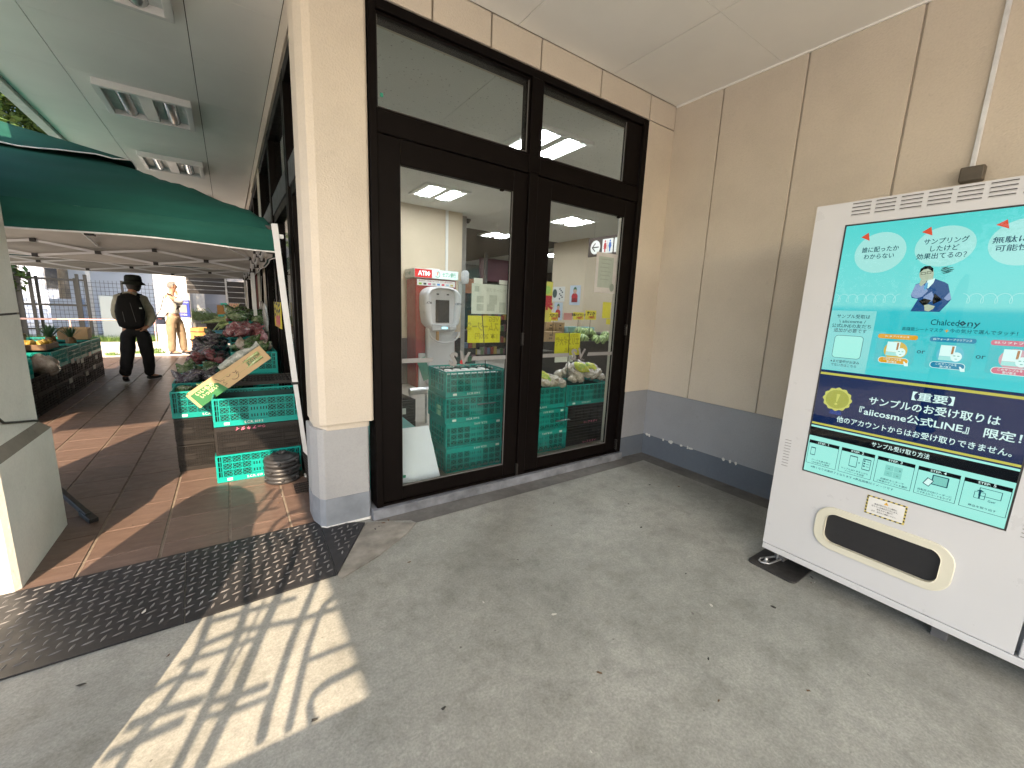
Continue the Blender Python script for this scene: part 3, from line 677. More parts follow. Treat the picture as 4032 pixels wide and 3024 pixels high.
# sticker
stk = MB(); stk.poly([(0.287, -1.4085), (0.437, -1.4085), (0.437, -1.3135), (0.287, -1.3135)], 0.0005, None, 0.0008)
sto = stk.build('sticker', print_mat('sticker_yellow', (0.62, 0.52, 0.12))); vplace(sto)
hz = []
def dash(a, b, horiz):
    n = 8 if horiz else 5
    L = (b-a)/n
    return [(a+L*i, a+L*(i+0.5)) for i in range(n)]
hb = MB()
for a, b in dash(0.287, 0.437, True):
    for v in (1.3135, 1.4025): hb.poly([(a, -v-0.006), (a+0.009, -v-0.006), (a+0.0125, -v), (a+0.0035, -v)], 0, None, 0.0013)
for a, b in dash(1.3195, 1.4025, False):
    for u in (0.287, 0.431): hb.poly([(u, -a-0.009), (u+0.006, -a-0.011), (u+0.006, -a-0.003), (u, -a-0.001)], 0, None, 0.0013)
hb.build('hazard_border', print_mat('sticker_black', (0.015, 0.015, 0.015)), sto)
MB().poly([(0.294, -1.4020), (0.430, -1.4020), (0.430, -1.3200), (0.294, -1.3200)], 0, None, 0.0016).build('sticker_field', print_mat('sticker_white', (0.7, 0.7, 0.68)), sto)
MB().poly([(0.353, -1.3395), (0.371, -1.3395), (0.362, -1.3235)], 0, None, 0.0020).build('warning_triangle', print_mat('sticker_amber', (0.7, 0.42, 0.05)), sto)
def stt(s_, u, v, size, width):
    me = text_mesh(s_, size, 0.01, 'CENTER'); xs_ = [q.co.x for q in me.vertices]; me.materials.append(print_mat('sticker_black', (0.015,)*3))
    o = link_mesh('lettering', me, sto); o.matrix_local = Matrix.Translation((u, -v, 0.0024)) @ Matrix.Diagonal((width/(max(xs_)-min(xs_)), 1, 1, 1))
stt('!', 0.362, 1.334, 0.012, 0.0016)
for s_, v, wd_ in (('商品が見やけにくい場所に', 1.350, 0.085), ('落ちている場合がございます。', 1.362, 0.100), ('扉を大きく開けて', 1.374, 0.060), ('必ず、足元をご確認ください。', 1.387, 0.095)): stt(s_, 0.362, v, 0.0085, wd_)
# vents
vsl = MB().box(-0.002, 0.003, -0.0365, 0.0365, -0.0022, 0.0022).mesh('vent_slot', M_gap, 0.0012)
vlp = MB(); vlp.add([(-0.0045, -0.0365, -0.0024), (-0.0045, 0.0365, -0.0024), (0.001, 0.0365, -0.0075), (0.001, -0.0365, -0.0075), (0.001, -0.0365, -0.0022), (0.001, 0.0365, -0.0022)], [(0, 3, 2, 1), (0, 1, 5, 4)]); vlm = vlp.mesh('vent_lip', M_mach)
def vset(y, z, rot=0, k=1):
    a = link_mesh('vent_slot', vsl, vm, (XM-0.0004-(XM+0.4), y-0.35, z)); b = link_mesh('lip', vlm, a)
for g_i in range(9):
    for r_i in range(4): vset(0.8065-0.0905*g_i, 2.0285-0.0172*r_i)
sv = MB().box(-0.001, 0.003, -0.016, 0.016, -0.0016, 0.0016).mesh('side_slit', plain('slit_grey', (0.25, 0.25, 0.25)), 0.0008)
for i in range(10):
    for y in (0.949, 0.066): link_mesh('side_slit', sv, vm, (XM-0.0006-(XM+0.4), y-0.35, 0.782-0.0168*i))
lk_ = MB(); lk_.lathe([(0.017, 0), (0.017, 0.006), (0.012, 0.008), (0.004, 0.008)], 16); lko = lk_.build('lock', M_metal, vm, 0, 1, (XM-(XM+0.4), 0.050-0.35, 1.10), (0, -math.pi/2, 0))
# foot, bracket, floor plate
vpart(MB().box(XM+0.09, XM+0.145, 0.205, 0.262, 0.0, 0.092), 'foot', plain('foot_grey', (0.10, 0.10, 0.105), 0.5), 0.003)
vpart(MB().box(XM+0.09, XM+0.145, 0.90, 0.955, 0.012, 0.092), 'foot', plain('foot_grey', (0.10,)*3), 0.003)
fp = MB(); fp.poly(rrect(2.50, 0.775, 2.79, 1.035, 0.035, 5), 0.011, None, 0.0113)
fpo = tag(fp.build('anchor_plate', plain('black_rubber_pad', (0.025, 0.024, 0.023), 0.55, 0, 0.3, 15, 0.2), None, 0.002), 'black rubber pad with a steel bracket under the machine corner', 'rubber pad')
br = MB(); lp = [(2.535, 0.965), (2.545, 0.985), (2.575, 0.99), (2.70, 0.94), (2.71, 0.925), (2.69, 0.915), (2.56, 0.935)]
br.tube([(x, y, 0.020) for x, y in lp], 0.0055, 8, closed=True); br.box(2.545, 2.60, 0.950, 0.972, 0.0115, 0.017); br.lathe([(0.010, 0.0), (0.010, 0.014), (0.005, 0.020)], 6, (2.585, 0.962, 0.017)); br.lathe([(0.006, 0), (0.006, 0.05)], 8, (2.665, 0.935, 0.0115))
br.build('steel_bracket', M_metal, fpo)
cd = tag(MB().box(XR-0.034, XR-0.0145, 0.612, 0.634, 2.33, 3.328).build('wall_conduit', plain('white_conduit', (0.62, 0.64, 0.66), 0.4), None, 0.003), 'white plastic conduit running down the panelled wall above the vending machine', 'conduit')
tag(MB().box(XR-0.075, XR-0.0145, 0.565, 0.66, 2.26, 2.338).build('wall_bracket', plain('brown_bracket', (0.10, 0.085, 0.065), 0.5, 0.3, 0.2), None, 0.006, 2), 'small brown metal bracket at the lower end of the white conduit', 'bracket')
# ---------------------------------------------------------------- pop-up tents over the walkway
def m_canvas(name, c, rough=0.7, trans=0.0):
    g = G(name)
    n = g.noise(2.2, 6, 0.6, vec=g.mapping((1, 1, 4)))
    b = g.ramp(n, [(0.3, lite(c, 0.85)), (0.7, lite(c, 1.15))])
    g.set(b, rough, 0, 0.3)
    g.bump(g.noise(180, 2), 0.15, 0.001)
    return g.mat
M_green = m_canvas('green_tent_cloth', (0.008, 0.078, 0.060), 0.8)
M_lining = m_canvas('grey_tent_lining', (0.46, 0.445, 0.41), 0.8)
M_hem = plain('white_hem', (0.75, 0.75, 0.75), 0.5)
M_pole = plain('white_pole', (0.72, 0.73, 0.74), 0.35, 0.0, 0.03)
def tent(y0, label, vent, leaning, x0=-2.69):
    x1, y1, ze = 0.345, y0+3.0, 2.03
    ax, ay, az = -1.42, y0+1.5, 2.70
    root = empty('market_tent', ((x0+x1)/2, (y0+y1)/2, 0), 0, label, 'tent', 'green pop-up tents over the walkway')
    off = Matrix.Translation((-(x0+x1)/2, -(y0+y1)/2, 0))
    def add(mb, name, mat, bevel=0):
        o = mb.build(name, mat, root, bevel); o.location = (-(x0+x1)/2, -(y0+y1)/2, 0); return o
    N = 36
    def H(u, v):       # hip roof with slack cloth
        x = x0+(x1-x0)*u; y = y0+(y1-y0)*v
        dx = (x-x0)/(ax-x0) if x < ax else (x1-x)/(x1-ax)
        dy = (y-y0)/(ay-y0) if y < ay else (y1-y)/(y1-ay)
        d = max(0.0, min(dx, dy)); k = abs(dx-dy)
        z = ze+(az-ze)*(d**0.93)-0.075*math.exp(-d/0.045)
        sag = 0.012*math.sin(math.pi*min(1, d))*min(1, k*2.0)
        wr = 0.010*noise.noise(Vector((x*1.1, y*1.1, d*9+y0)))+0.008*math.sin(d*24+4*noise.noise(Vector((x*.8, y*.8, 2))))*(1-d)
        return z-sag+wr*min(1, d*6+0.2)
    def sheet(o, lo=0.0):
        m = MB(); vs_ = []; idx = {}
        for j in range(N+1):
            for i in range(N+1):
                u, v = i/N, j/N; k_ = 1.0 if o == 0 else 0.984; vs_.append((ax+(x0+(x1-x0)*u-ax)*k_, ay+(y0+(y1-y0)*v-ay)*k_, H(u, v)+o))
        m.add(vs_, [(j*(N+1)+i, j*(N+1)+i+1, (j+1)*(N+1)+i+1, (j+1)*(N+1)+i) for j in range(N) for i in range(N)], True)
        return m
    add(sheet(0), 'canopy', M_green); add(sheet(-0.012), 'lining', M_lining)
    def strip(pts, ztop, zbot, nrm, offs):
        m = MB(); vs_ = []
        for k, (x, y) in enumerate(pts):
            wv = 0.012*noise.noise(Vector((x*2.5, y*2.5, 4)))
            for t, q in enumerate((0, 0.15, 0.3, 0.45, 0.6, 0.75, 0.9, 1)):
                z = ztop(k)+(zbot(k)-ztop(k))*q
                b = offs+wv*q*2+0.010*math.sin(z*45+2.5*noise.noise(Vector((x*.9, y*.9, 1)))+x*1.5+y*1.5)*(1 if q > 0 else 0)
                vs_.append((x+nrm[0]*b, y+nrm[1]*b, z))
        m.add(vs_, [(k*8+t, k*8+t+1, k*8+9+t, k*8+8+t) for k in range(len(pts)-1) for t in range(7)], True)
        return m
    n = 40
    for (a, b, nr) in (((x0, y0), (x1, y0), (0, -1)), ((x0, y1), (x1, y1), (0, 1)), ((x1, y0), (x1, y1), (1, 0)), ((x0, y0), (x0, y1), (-1, 0))):
        pts = [(a[0]+(b[0]-a[0])*k/n, a[1]+(b[1]-a[1])*k/n) for k in range(n+1)]
        zt = lambda k: ze-0.072+0.003*math.sin(k*0.9)
        zb = lambda k: 1.800+0.010*math.sin(k*0.35+y0)+0.018*abs(k/n-0.5)
        add(strip(pts, zt, zb, nr, 0.004), 'valance', M_green)
        add(strip(pts, lambda k: zt(k)-0.012, zb, nr, -0.014), 'valance_lining', M_lining)
        h = MB(); h.tube([(p[0]+nr[0]*0.010+nr[0]*0.024*noise.noise(Vector((p[0]*2.5, p[1]*2.5, 4))), p[1]+nr[1]*0.010+nr[1]*0.024*noise.noise(Vector((p[0]*2.5, p[1]*2.5, 4))), zb(k)) for k, p in enumerate(pts)], 0.0055, 5)
        add(h, 'hem', M_hem)
    if vent:
        m = MB(); hm = []; q0 = 0.50
        vs_ = []; K = 16; A = Vector((ax, ay, az+0.035))
        cs = [(x0+(ax-x0)*q0, y0+(ay-y0)*q0), (x1-(x1-ax)*q0, y0+(ay-y0)*q0), (x1-(x1-ax)*q0, y1-(y1-ay)*q0), (x0+(ax-x0)*q0, y1-(y1-ay)*q0)]
        rim = []
        for s_ in range(4):
            a, b = cs[s_], cs[(s_+1) % 4]
            for k in range(K):
                t = k/K; x, y = a[0]+(b[0]-a[0])*t, a[1]+(b[1]-a[1])*t
                u, v = (x-x0)/(x1-x0), (y-y0)/(y1-y0)
                rim.append(Vector((x, y, H(u, v)+0.035+0.012*math.sin(k*1.1)+(0.015 if k < 3 or k > K-3 else 0))))
        R_ = 6
        for r_ in range(R_+1):
            for p in rim: vs_.append(p.lerp(A, r_/R_))
        M4 = len(rim)
        m.add(vs_, [(r_*M4+k, r_*M4+(k+1) % M4, (r_+1)*M4+(k+1) % M4, (r_+1)*M4+k) for r_ in range(R_) for k in range(M4)], True)
        add(m, 'vent_flap', M_green)
        h = MB(); h.tube(rim, 0.005, 5, closed=True); add(h, 'vent_hem', M_hem)
    # scissor frame
    J = MB(); Bm = 'truss_bar'
    def truss(a, b):
        a, b = Vector(a), Vector(b); n_ = 3
        m = MB()
        for k in range(n_):
            p = a.lerp(b, k/n_); q = a.lerp(b, (k+1)/n_)
            hi, lo = 1.965, 1.812
            up = Vector((0, 0, 1)).cross((b-a).normalized())
            m.bar((p.x+up.x*.008, p.y+up.y*.008, hi), (q.x+up.x*.008, q.y+up.y*.008, lo), 0.014, 0.024); m.bar((p.x-up.x*.008, p.y-up.y*.008, lo), (q.x-up.x*.008, q.y-up.y*.008, hi), 0.014, 0.024)
            c_ = (p+q)/2; J.cbox((c_.x, c_.y, (hi+lo)/2), (0.05, 0.05, 0.032))
            if k: J.cbox((p.x, p.y, hi), (0.045, 0.045, 0.036)); J.cbox((p.x, p.y, lo), (0.045, 0.045, 0.036))
        add(m, 'truss_bar', M_pole)
    ins = 0.055
    c4_ = [(x0+ins, y0+ins), (x1-ins, y0+ins), (x1-ins, y1-ins), (x0+ins, y1-ins)]
    for k in range(4): truss((*c4_[k], 0), (*c4_[(k+1) % 4], 0))
    for k in range(4):
        m = MB(); mid = Vector(((c4_[k][0]+c4_[(k+1) % 4][0])/2, (c4_[k][1]+c4_[(k+1) % 4][1])/2, 1.965))
        m.bar(mid, (ax, ay, 2.45), 0.016, 0.022); m.bar((c4_[k][0], c4_[k][1], 1.96), (ax, ay, az-0.06), 0.014, 0.018)
        add(m, 'rafter', M_pole)
        J.cbox((c4_[k][0], c4_[k][1], 1.965), (0.06, 0.06, 0.045)); J.cbox((c4_[k][0], c4_[k][1], 1.815), (0.06, 0.06, 0.05))
        foot = (c4_[k][0], c4_[k][1])
        if k == 1 and leaning: foot = (0.463, 3.640); top = (0.318, 3.640)
        else: top = c4_[k]
        l = MB(); mx = (top[0]*0.45+foot[0]*0.55, top[1]*0.45+foot[1]*0.55)
        l.bar((top[0], top[1], 2.0), (mx[0], mx[1], 0.80), 0.040, 0.040)
        l.bar((mx[0], mx[1], 0.80), (foot[0]*.97+mx[0]*.03, foot[1], 0.02), 0.031, 0.031)
        l.cbox((foot[0], foot[1], 0.006), (0.07, 0.07, 0.012)); J.cbox((mx[0], mx[1], 0.80), (0.05, 0.05, 0.02))
        add(l, 'leg', M_pole, 0.002)
    add(J, 'joint', M_black)
    add(MB().box(x1-0.01, x1+0.03, y0-0.012, y0+0.005, 1.90, 1.93), 'corner_clip', M_hem, 0.004)
tent(3.643, 'nearer green pop-up tent with a white leg leaning beside the beige column', True, True)
tent(6.70, 'farther green pop-up tent whose valance frames the two men', True, False, -3.0)

# ---------------------------------------------------------------- folding crates
def crate_mesh(kind):
    W, D, H = 0.595, 0.40, 0.226
    g = MB(); t = 0.004
    def wall(Lx, M, ncol, solid):
        hb = 0.046
        def b(x0, x1, z0, z1, d0=-t, d1=t): g.box(x0, x1, d0, d1, z0, z1, M)
        if kind == 'green':
            b(-Lx, Lx, 0.002, hb, -0.007, 0.002); b(-Lx, Lx, H-0.014, H-0.001, -0.007, 0.002)
            b(-Lx, -Lx+0.012, hb, H-0.014, -0.008, 0.002); b(Lx-0.012, Lx, hb, H-0.014, -0.008, 0.002)
            e = 0.042
            for sx in (-1, 1):
                for q in (0.024, 0.036): b(min(sx*(Lx-q), sx*(Lx-q-0.004)), max(sx*(Lx-q), sx*(Lx-q-0.004)), hb, H-0.014, -0.007, 0.0)
                for q in range(1, 4): b(min(sx*(Lx-0.012), sx*(Lx-e)), max(sx*(Lx-0.012), sx*(Lx-e)), hb+q*0.041, hb+q*0.041+0.005, -0.007, 0.0)
            x0, x1 = -Lx+e, Lx-e; cw = (x1-x0)/ncol; rh = (H-0.014-hb)/3
            for i in range(ncol+1): b(x0+cw*i-0.003, x0+cw*i+0.003, hb, H-0.014, -0.0075, 0.001)
            for j in (1, 2): b(x0, x1, hb+rh*j-0.0035, hb+rh*j+0.0035, -0.007, 0.0)
            for i in range(ncol):
                for j in range(3):
                    cx0, cx1, cz0, cz1 = x0+cw*i+0.003, x0+cw*(i+1)-0.003, hb+rh*j+0.003, hb+rh*(j+1)-0.003
                    if (i, j) in solid:
                        for q in range(3): b(cx0+(cx1-cx0)*(q/3), cx0+(cx1-cx0)*(q/3)+(cx1-cx0)*0.19, cz0, cz1, -0.004, 0.0)
                        b(cx0, cx1, cz0, cz0+0.012, -0.0045, -0.0005); b(cx0, cx1, cz1-0.012, cz1, -0.0045, -0.0005)
                        continue
                    w_, h_ = cx1-cx0, cz1-cz0
                    for sgn in (1, -1):
                        for o_ in (-0.52, 0.0, 0.52):
                            # line z = sgn*x + o, clipped to the cell (unit coords -.5.. .5)
                            pts = []
                            for xx in (-0.5, 0.5):
                                zz = sgn*xx+o_
                                if -0.5 <= zz <= 0.5: pts.append((xx, zz))
                            for zz in (-0.5, 0.5):
                                xx = (zz-o_)*sgn
                                if -0.5 < xx < 0.5: pts.append((xx, zz))
                            if len(pts) >= 2:
                                p, q_ = pts[0], pts[-1]
                                A = Vector(((cx0+cx1)/2+p[0]*w_, -0.003, (cz0+cz1)/2+p[1]*h_)); B = Vector(((cx0+cx1)/2+q_[0]*w_, -0.003, (cz0+cz1)/2+q_[1]*h_))
                                d_ = (B-A).normalized(); nn = Vector((-d_.z, 0, d_.x))*0.0016
                                vs4 = [M @ (A+nn), M @ (A-nn), M @ (B-nn), M @ (B+nn)]; k_ = Vector((0, 0.0022, 0))
                                vs4 += [M @ (A+nn+k_), M @ (A-nn+k_), M @ (B-nn+k_), M @ (B+nn+k_)]
                                g.add(vs4, [(0, 1, 2, 3), (7, 6, 5, 4), (0, 3, 7, 4), (2, 1, 5, 6)])
        else:
            b(-Lx, Lx, 0.002, 0.036, -0.006, 0.002); b(-Lx, Lx, H-0.014, H-0.001, -0.009, 0.002)
            b(-Lx, -Lx+0.014, 0.036, H-0.014, -0.009, 0.002); b(Lx-0.014, Lx, 0.036, H-0.014, -0.009, 0.002)
            for q in range(5): b(-Lx+0.002, Lx-0.002, 0.060+q*0.034, 0.064+q*0.034, -0.011, 0.0)
            for q in range(6):
                xx = -Lx+0.03+(2*Lx-0.06)*q/5; b(xx-0.002, xx+0.002, 0.036, H-0.014, -0.010, 0.0)
            nsl = int(2*Lx/0.0165)
            for q in range(nsl): 
                xx = -Lx+0.02+(2*Lx-0.04)*q/(nsl-1)
                b(xx-0.0045, xx+0.0045, 0.036, H-0.014, -0.003, 0.0005)
            b(-Lx*0.95, -Lx*0.62, 0.09, 0.15, -0.006, 0.0); b(Lx*0.3, Lx*0.8, 0.13, 0.165, -0.006, 0.0); b(-Lx*0.3, Lx*0.1, 0.07, 0.10, -0.006, 0.0)
    F = lambda a, off: Matrix.Rotation(a, 4, 'Z') @ Matrix.Translation((0, -off, 0))
    sol = {(3, 0), (3, 1), (4, 0), (4, 1)}
    wall(W/2, F(0, D/2-0.004), 8, sol); wall(W/2, F(math.pi, D/2-0.004), 8, sol)
    wall(D/2-0.004, F(math.pi/2, W/2-0.005), 5, {(2, 2), (2, 0)}); wall(D/2-0.004, F(-math.pi/2, W/2-0.005), 5, {(2, 2), (2, 0)})
    g.box(-W/2+0.006, W/2-0.006, -D/2+0.006, D/2-0.006, 0.001, 0.007)
    g.m = 1  # added dark sheets behind the lattice, standing for the shade inside the crate
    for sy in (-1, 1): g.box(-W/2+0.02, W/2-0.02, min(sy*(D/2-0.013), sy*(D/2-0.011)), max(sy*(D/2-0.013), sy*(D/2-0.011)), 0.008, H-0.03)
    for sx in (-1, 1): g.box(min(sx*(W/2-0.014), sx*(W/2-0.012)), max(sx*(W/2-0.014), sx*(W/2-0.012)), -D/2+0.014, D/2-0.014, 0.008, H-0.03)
    return g
def m_plastic(name, c, rough=0.42):
    g = G(name); oi = g.n.new('ShaderNodeObjectInfo')
    v = g.math('ADD', g.math('MULTIPLY', oi.outputs['Random'], 0.25), 0.86); cm = g.n.new('ShaderNodeCombineColor')
    for i in range(3): g.L(v, cm.inputs[i])
    b = g.mix(1.0, g.ramp(g.noise(9, 6, 0.7), [(0.3, lite(c, 0.85)), (0.65, c), (0.8, lite(c, 1.2))]), cm.outputs[0], 'MULTIPLY')
    dirt = g.ramp(g.noise(26, 6, 0.8), [(0.60, (0, 0, 0)), (0.76, (0.35,)*3)])
    g.set(g.mix(dirt, b, (0.13, 0.13, 0.11)), rough, 0, 0.5); return g.mat
M_cg = m_plastic('teal_green_plastic', (0.0, 0.30, 0.265)); M_ck = m_plastic('black_crate_plastic', (0.011, 0.009, 0.008), 0.5); M_cb = m_plastic('pale_blue_plastic', (0.10, 0.42, 0.62))
M_shade_g = plain('green_crate_shade', (0.001, 0.035, 0.032), 0.6); M_shade_k = plain('black_crate_shade', (0.006, 0.005, 0.005), 0.6)  # inner shade of the crates put into dark colours
ME_cg = crate_mesh('green').mesh('crate', [M_cg, M_shade_g]); ME_ck = crate_mesh('black').mesh('crate', [M_ck, M_shade_k])
M_cw = print_mat('crate_white_print', (0.62, 0.66, 0.62)); M_cpk = print_mat('crate_pink_print', (0.62, 0.16, 0.26))
ME_lab = MB().box(-0.018, 0.018, -0.001, 0.0, -0.010, 0.010).mesh('label', M_cw)
CR = {}
def crate(kind, x, y, z, rz=0.0, label=None, group='stacked produce crates', flip=False, name=None, deco=True, mesh=None, mat=None):
    me = mesh or (ME_cg if kind == 'green' else ME_ck)
    o = link_mesh(name or ('green_crate' if kind == 'green' else 'black_crate'), me, None, (x, y, z), (0, 0, rz))
    if flip: o.rotation_euler = (math.pi, 0, rz+math.pi); o.location.z = z+0.226
    tag(o, label, 'crate', group)
    if deco:
        if kind == 'green':
            l = link_mesh('label', ME_lab, o, (-0.215, -0.2065, 0.024))
            text('S.C.R. 019 S', 0.026, M_cw, o, frame3((-0.10, -0.2066, 0.024), (1, 0, 0), (0, 0, 1)), 0.02, 'LEFT')
        else:
            text('ア キ ダ イ', 0.030, M_cpk, o, frame3((0.02, -0.2045, 0.020), (1, 0, 0), (0, 0, 1)), 0.03, 'LEFT')
            rg = MB(); rg.tube([(-0.03+0.009*math.cos(k*math.pi/6), -0.2045, 0.02+0.009*math.sin(k*math.pi/6)) for k in range(12)], 0.0016, 4, closed=True); rg.box(-0.016, 0.012, -0.205, -0.2045, 0.017, 0.020)
            rg.build('crate_emblem', M_cpk, o)
    return o
A = R(-1.5)
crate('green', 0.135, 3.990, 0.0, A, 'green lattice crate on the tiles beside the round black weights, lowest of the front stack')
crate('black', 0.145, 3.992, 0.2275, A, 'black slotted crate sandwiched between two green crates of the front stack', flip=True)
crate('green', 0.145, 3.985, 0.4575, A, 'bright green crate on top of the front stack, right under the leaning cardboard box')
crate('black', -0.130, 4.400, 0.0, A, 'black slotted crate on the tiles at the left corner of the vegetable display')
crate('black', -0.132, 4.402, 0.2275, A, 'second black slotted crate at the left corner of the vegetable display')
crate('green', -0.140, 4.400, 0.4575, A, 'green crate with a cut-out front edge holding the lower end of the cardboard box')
crate('green', 0.30, 3.66+0.30, 0.0, 0, 'x', deco=False) if False else None

rows = [4.93, 5.55, 6.17, 6.79, 7.41, 8.03, 8.65]
ordn = ['first', 'second', 'third', 'fourth', 'fifth', 'sixth', 'farthest']
for k, y in enumerate(rows):
    for lv in range(3):
        kind = 'black' if lv < 2 else 'green'
        crate(kind, -0.262, y, 0.2275*lv, R(90), '%s crate in the %s walkway-side column of the display, %s level' % ('green' if kind == 'green' else 'black', ordn[k], ['bottom', 'middle', 'top'][lv]), deco=False)
    for lv in range(4 if k < 3 else 5):
        kind = 'green' if lv > 1 else 'black'
        if lv < 2 and k > 4: continue
        yy = y+0.36 if k == 0 else y+0.30
        crate(kind, 0.185, yy, 0.2275*lv, R(90) if k else 0 if False else R(90), '%s crate in the %s window-side column of the display, %s' % (kind, ordn[k], ['on the tiles', 'second from the tiles', 'third from the tiles', 'fourth from the tiles', 'highest'][lv]), deco=False)
# blue crate further back
cb_ = crate('green', -0.06, 9.6, 0.60, 0, 'pale blue crate at the far end of the display under long green leeks', deco=False, name='blue_crate')
cb_.data = cb_.data.copy(); cb_.data.materials[0] = M_cb; cb_.data.materials[1] = M_cb
crate('green', -0.06, 9.6, 0.30, 0, 'green crate right under the pale blue crate', deco=False); crate('black', -0.06, 9.6, 0.05, 0, 'black crate at the far end of the display, under the blue one', deco=False)

# folded black crate lying on the stacks
fc = MB()
for i in range(19): fc.box(-0.28+i*0.030, -0.28+i*0.030+0.010, -0.17, 0.17, 0.0, 0.018)
for y_ in (-0.18, -0.06, 0.06, 0.17): fc.box(-0.30, 0.30, y_, y_+0.012, 0.002, 0.024)
fc.box(-0.305, 0.305, -0.205, -0.181, 0, 0.03); fc.box(-0.305, 0.305, 0.183, 0.205, 0, 0.03); fc.box(-0.305, -0.285, -0.181, 0.183, 0, 0.03); fc.box(0.285, 0.305, -0.181, 0.183, 0, 0.03)
fco = tag(fc.build('folded_crate', M_ck, None, 0, 1, (0.20, 4.42, 0.70), (0, 0, A)), 'folded flat black crate lying behind the top green crate', 'crate')
# crates opposite, on the left of the walkway
for k in range(6):
    y = 6.6+0.615*k
    for lv in range(3):
        kind = 'black' if lv < 2 else 'green'
        if lv == 2 and k == 1: continue
        crate(kind, -2.105, y, 0.2275*lv, R(90), '%s crate in the %s stack left of the walking man, %s' % (kind, ordn[k], ['at the bottom', 'in the middle', 'on top'][lv]), 'crates stacked along the left of the walkway', deco=False)
    for lv in range(3):
        crate('black' if lv < 2 else 'green', -2.53, y, 0.2275*lv, R(90), '%s crate in the %s back stack left of the walking man, %s' % ('black' if lv < 2 else 'green', ordn[k], ['at the bottom', 'in the middle', 'on top'][lv]), 'crates stacked along the left of the walkway', deco=False)
for y, l in ((6.95, 'nearest high green crate of leafy greens behind the pier'), (7.56, 'high green crate at the left, above the row of black crates')):
    crate('green', -2.50, y, 0.69, R(90), l, 'crates stacked along the left of the walkway', deco=False)

# white price-list slips tucked into the left crates
sl_ = print_mat('paper_slip', (0.55, 0.53, 0.47))
for k, (y, z) in enumerate([(8.3, 0.47), (8.75, 0.42), (9.2, 0.47), (9.55, 0.38), (9.35, 0.24), (8.9, 0.20), (8.55, 0.44), (8.1, 0.22)]):
    tag(MB().box(-1.896, -1.893, y-0.07, y+0.07, z-0.03, z+0.035).build('paper_slip', sl_), 'pale paper slip stuck on the side of the left crates', 'paper slip', 'paper slips on the left crates')

# ---------------------------------------------------------------- produce
def m_bag(name, cols, wrap=(0.62, 0.62, 0.6)):
    g = G(name); oi = g.n.new('ShaderNodeObjectInfo')
    mp = g.n.new('ShaderNodeMapping'); g.L(g.coord(), mp.inputs[0])
    cmb = g.n.new('ShaderNodeCombineXYZ'); g.L(g.math('MULTIPLY', oi.outputs['Random'], 30.0), cmb.inputs[0]); g.L(cmb.outputs[0], mp.inputs['Location'])
    n = g.noise(11, 5, 0.7, vec=mp.outputs[0]); st = [(0.30+0.4*i/(len(cols)-1), c) for i, c in enumerate(cols)]
    b = g.ramp(n, st)
    wr = g.noise(24, 6, 0.75, vec=mp.outputs[0], dist=2.0)
    b = g.mix(g.ramp(wr, [(0.55, (0, 0, 0)), (0.66, (0.6,)*3)]), b, wrap)
    g.set(b, 0.22, 0, 0.6); g.b.inputs['Coat Weight'].default_value = 0.5; g.b.inputs['Coat Roughness'].default_value = 0.1
    g.bump(g.noise(30, 6, 0.8, dist=1.5), 0.9, 0.012); return g.mat
def bag_mesh(name, sx, sy, sz, seed, mat, tail=True):
    bm = bmesh.new(); bmesh.ops.create_icosphere(bm, subdivisions=3, radius=1.0)
    for v in bm.verts:
        p = v.co.copy(); n_ = noise.noise(p*1.6+Vector((seed, 0, 0)))*0.22+noise.noise(p*4.5+Vector((seed, 3, 0)))*0.16+abs(noise.noise(p*9+Vector((seed, 7, 0))))*0.10
        v.co = Vector((p.x*sx, p.y*sy, p.z*sz))*(1+n_)
        if tail and p.x > 0.75: v.co.x += (p.x-0.75)*sx*1.6; v.co.y *= 0.75+0.5*abs(noise.noise(p*8)); v.co.z *= 0.6
    me = bpy.data.meshes.new(name); bm.to_mesh(me); bm.free(); me.materials.append(mat)
    me.polygons.foreach_set('use_smooth', [True]*len(me.polygons)); return me
M_aub = m_bag('wrapped_aubergine', [(0.02, 0.012, 0.03), (0.035, 0.02, 0.04), (0.25, 0.24, 0.24)])
M_swp = m_bag('wrapped_sweet_potato', [(0.11, 0.025, 0.035), (0.20, 0.05, 0.06), (0.34, 0.16, 0.15)])
M_lef = m_bag('wrapped_leaf_greens', [(0.02, 0.06, 0.012), (0.05, 0.12, 0.03), (0.30, 0.36, 0.20)])
M_mush = m_bag('wrapped_mushrooms', [(0.20, 0.15, 0.11), (0.42, 0.36, 0.30), (0.66, 0.62, 0.56)], (0.75, 0.74, 0.72))  # brighter wrap tone puts the film's white highlights into the colour
M_leek = m_bag('pale_green_leeks', [(0.14, 0.24, 0.06), (0.33, 0.42, 0.16), (0.55, 0.6, 0.35)])
BAGS = {'aub': [bag_mesh('bag', .085, .05, .04, s_, M_aub) for s_ in (1, 2, 3)], 'swp': [bag_mesh('bag', .085, .06, .05, s_, M_swp) for s_ in (4, 5, 6)],
        'lef': [bag_mesh('bag', .10, .06, .05, s_, M_lef) for s_ in (7, 8, 9)], 'mush': [bag_mesh('bag', .085, .065, .055, s_, M_mush) for s_ in (10, 11, 12)], 'leek': [bag_mesh('leek', .24, .03, .025, s_, M_leek) for s_ in (13, 14)]}
rb = random.Random(11)
NM = {'aub': ('aubergine_bag', 'bag'), 'swp': ('sweet_potato_bag', 'bag'), 'lef': ('leaf_green_bag', 'bag'), 'mush': ('mushroom_bag', 'bag'), 'leek': ('leek_bundle', 'leek bundle')}
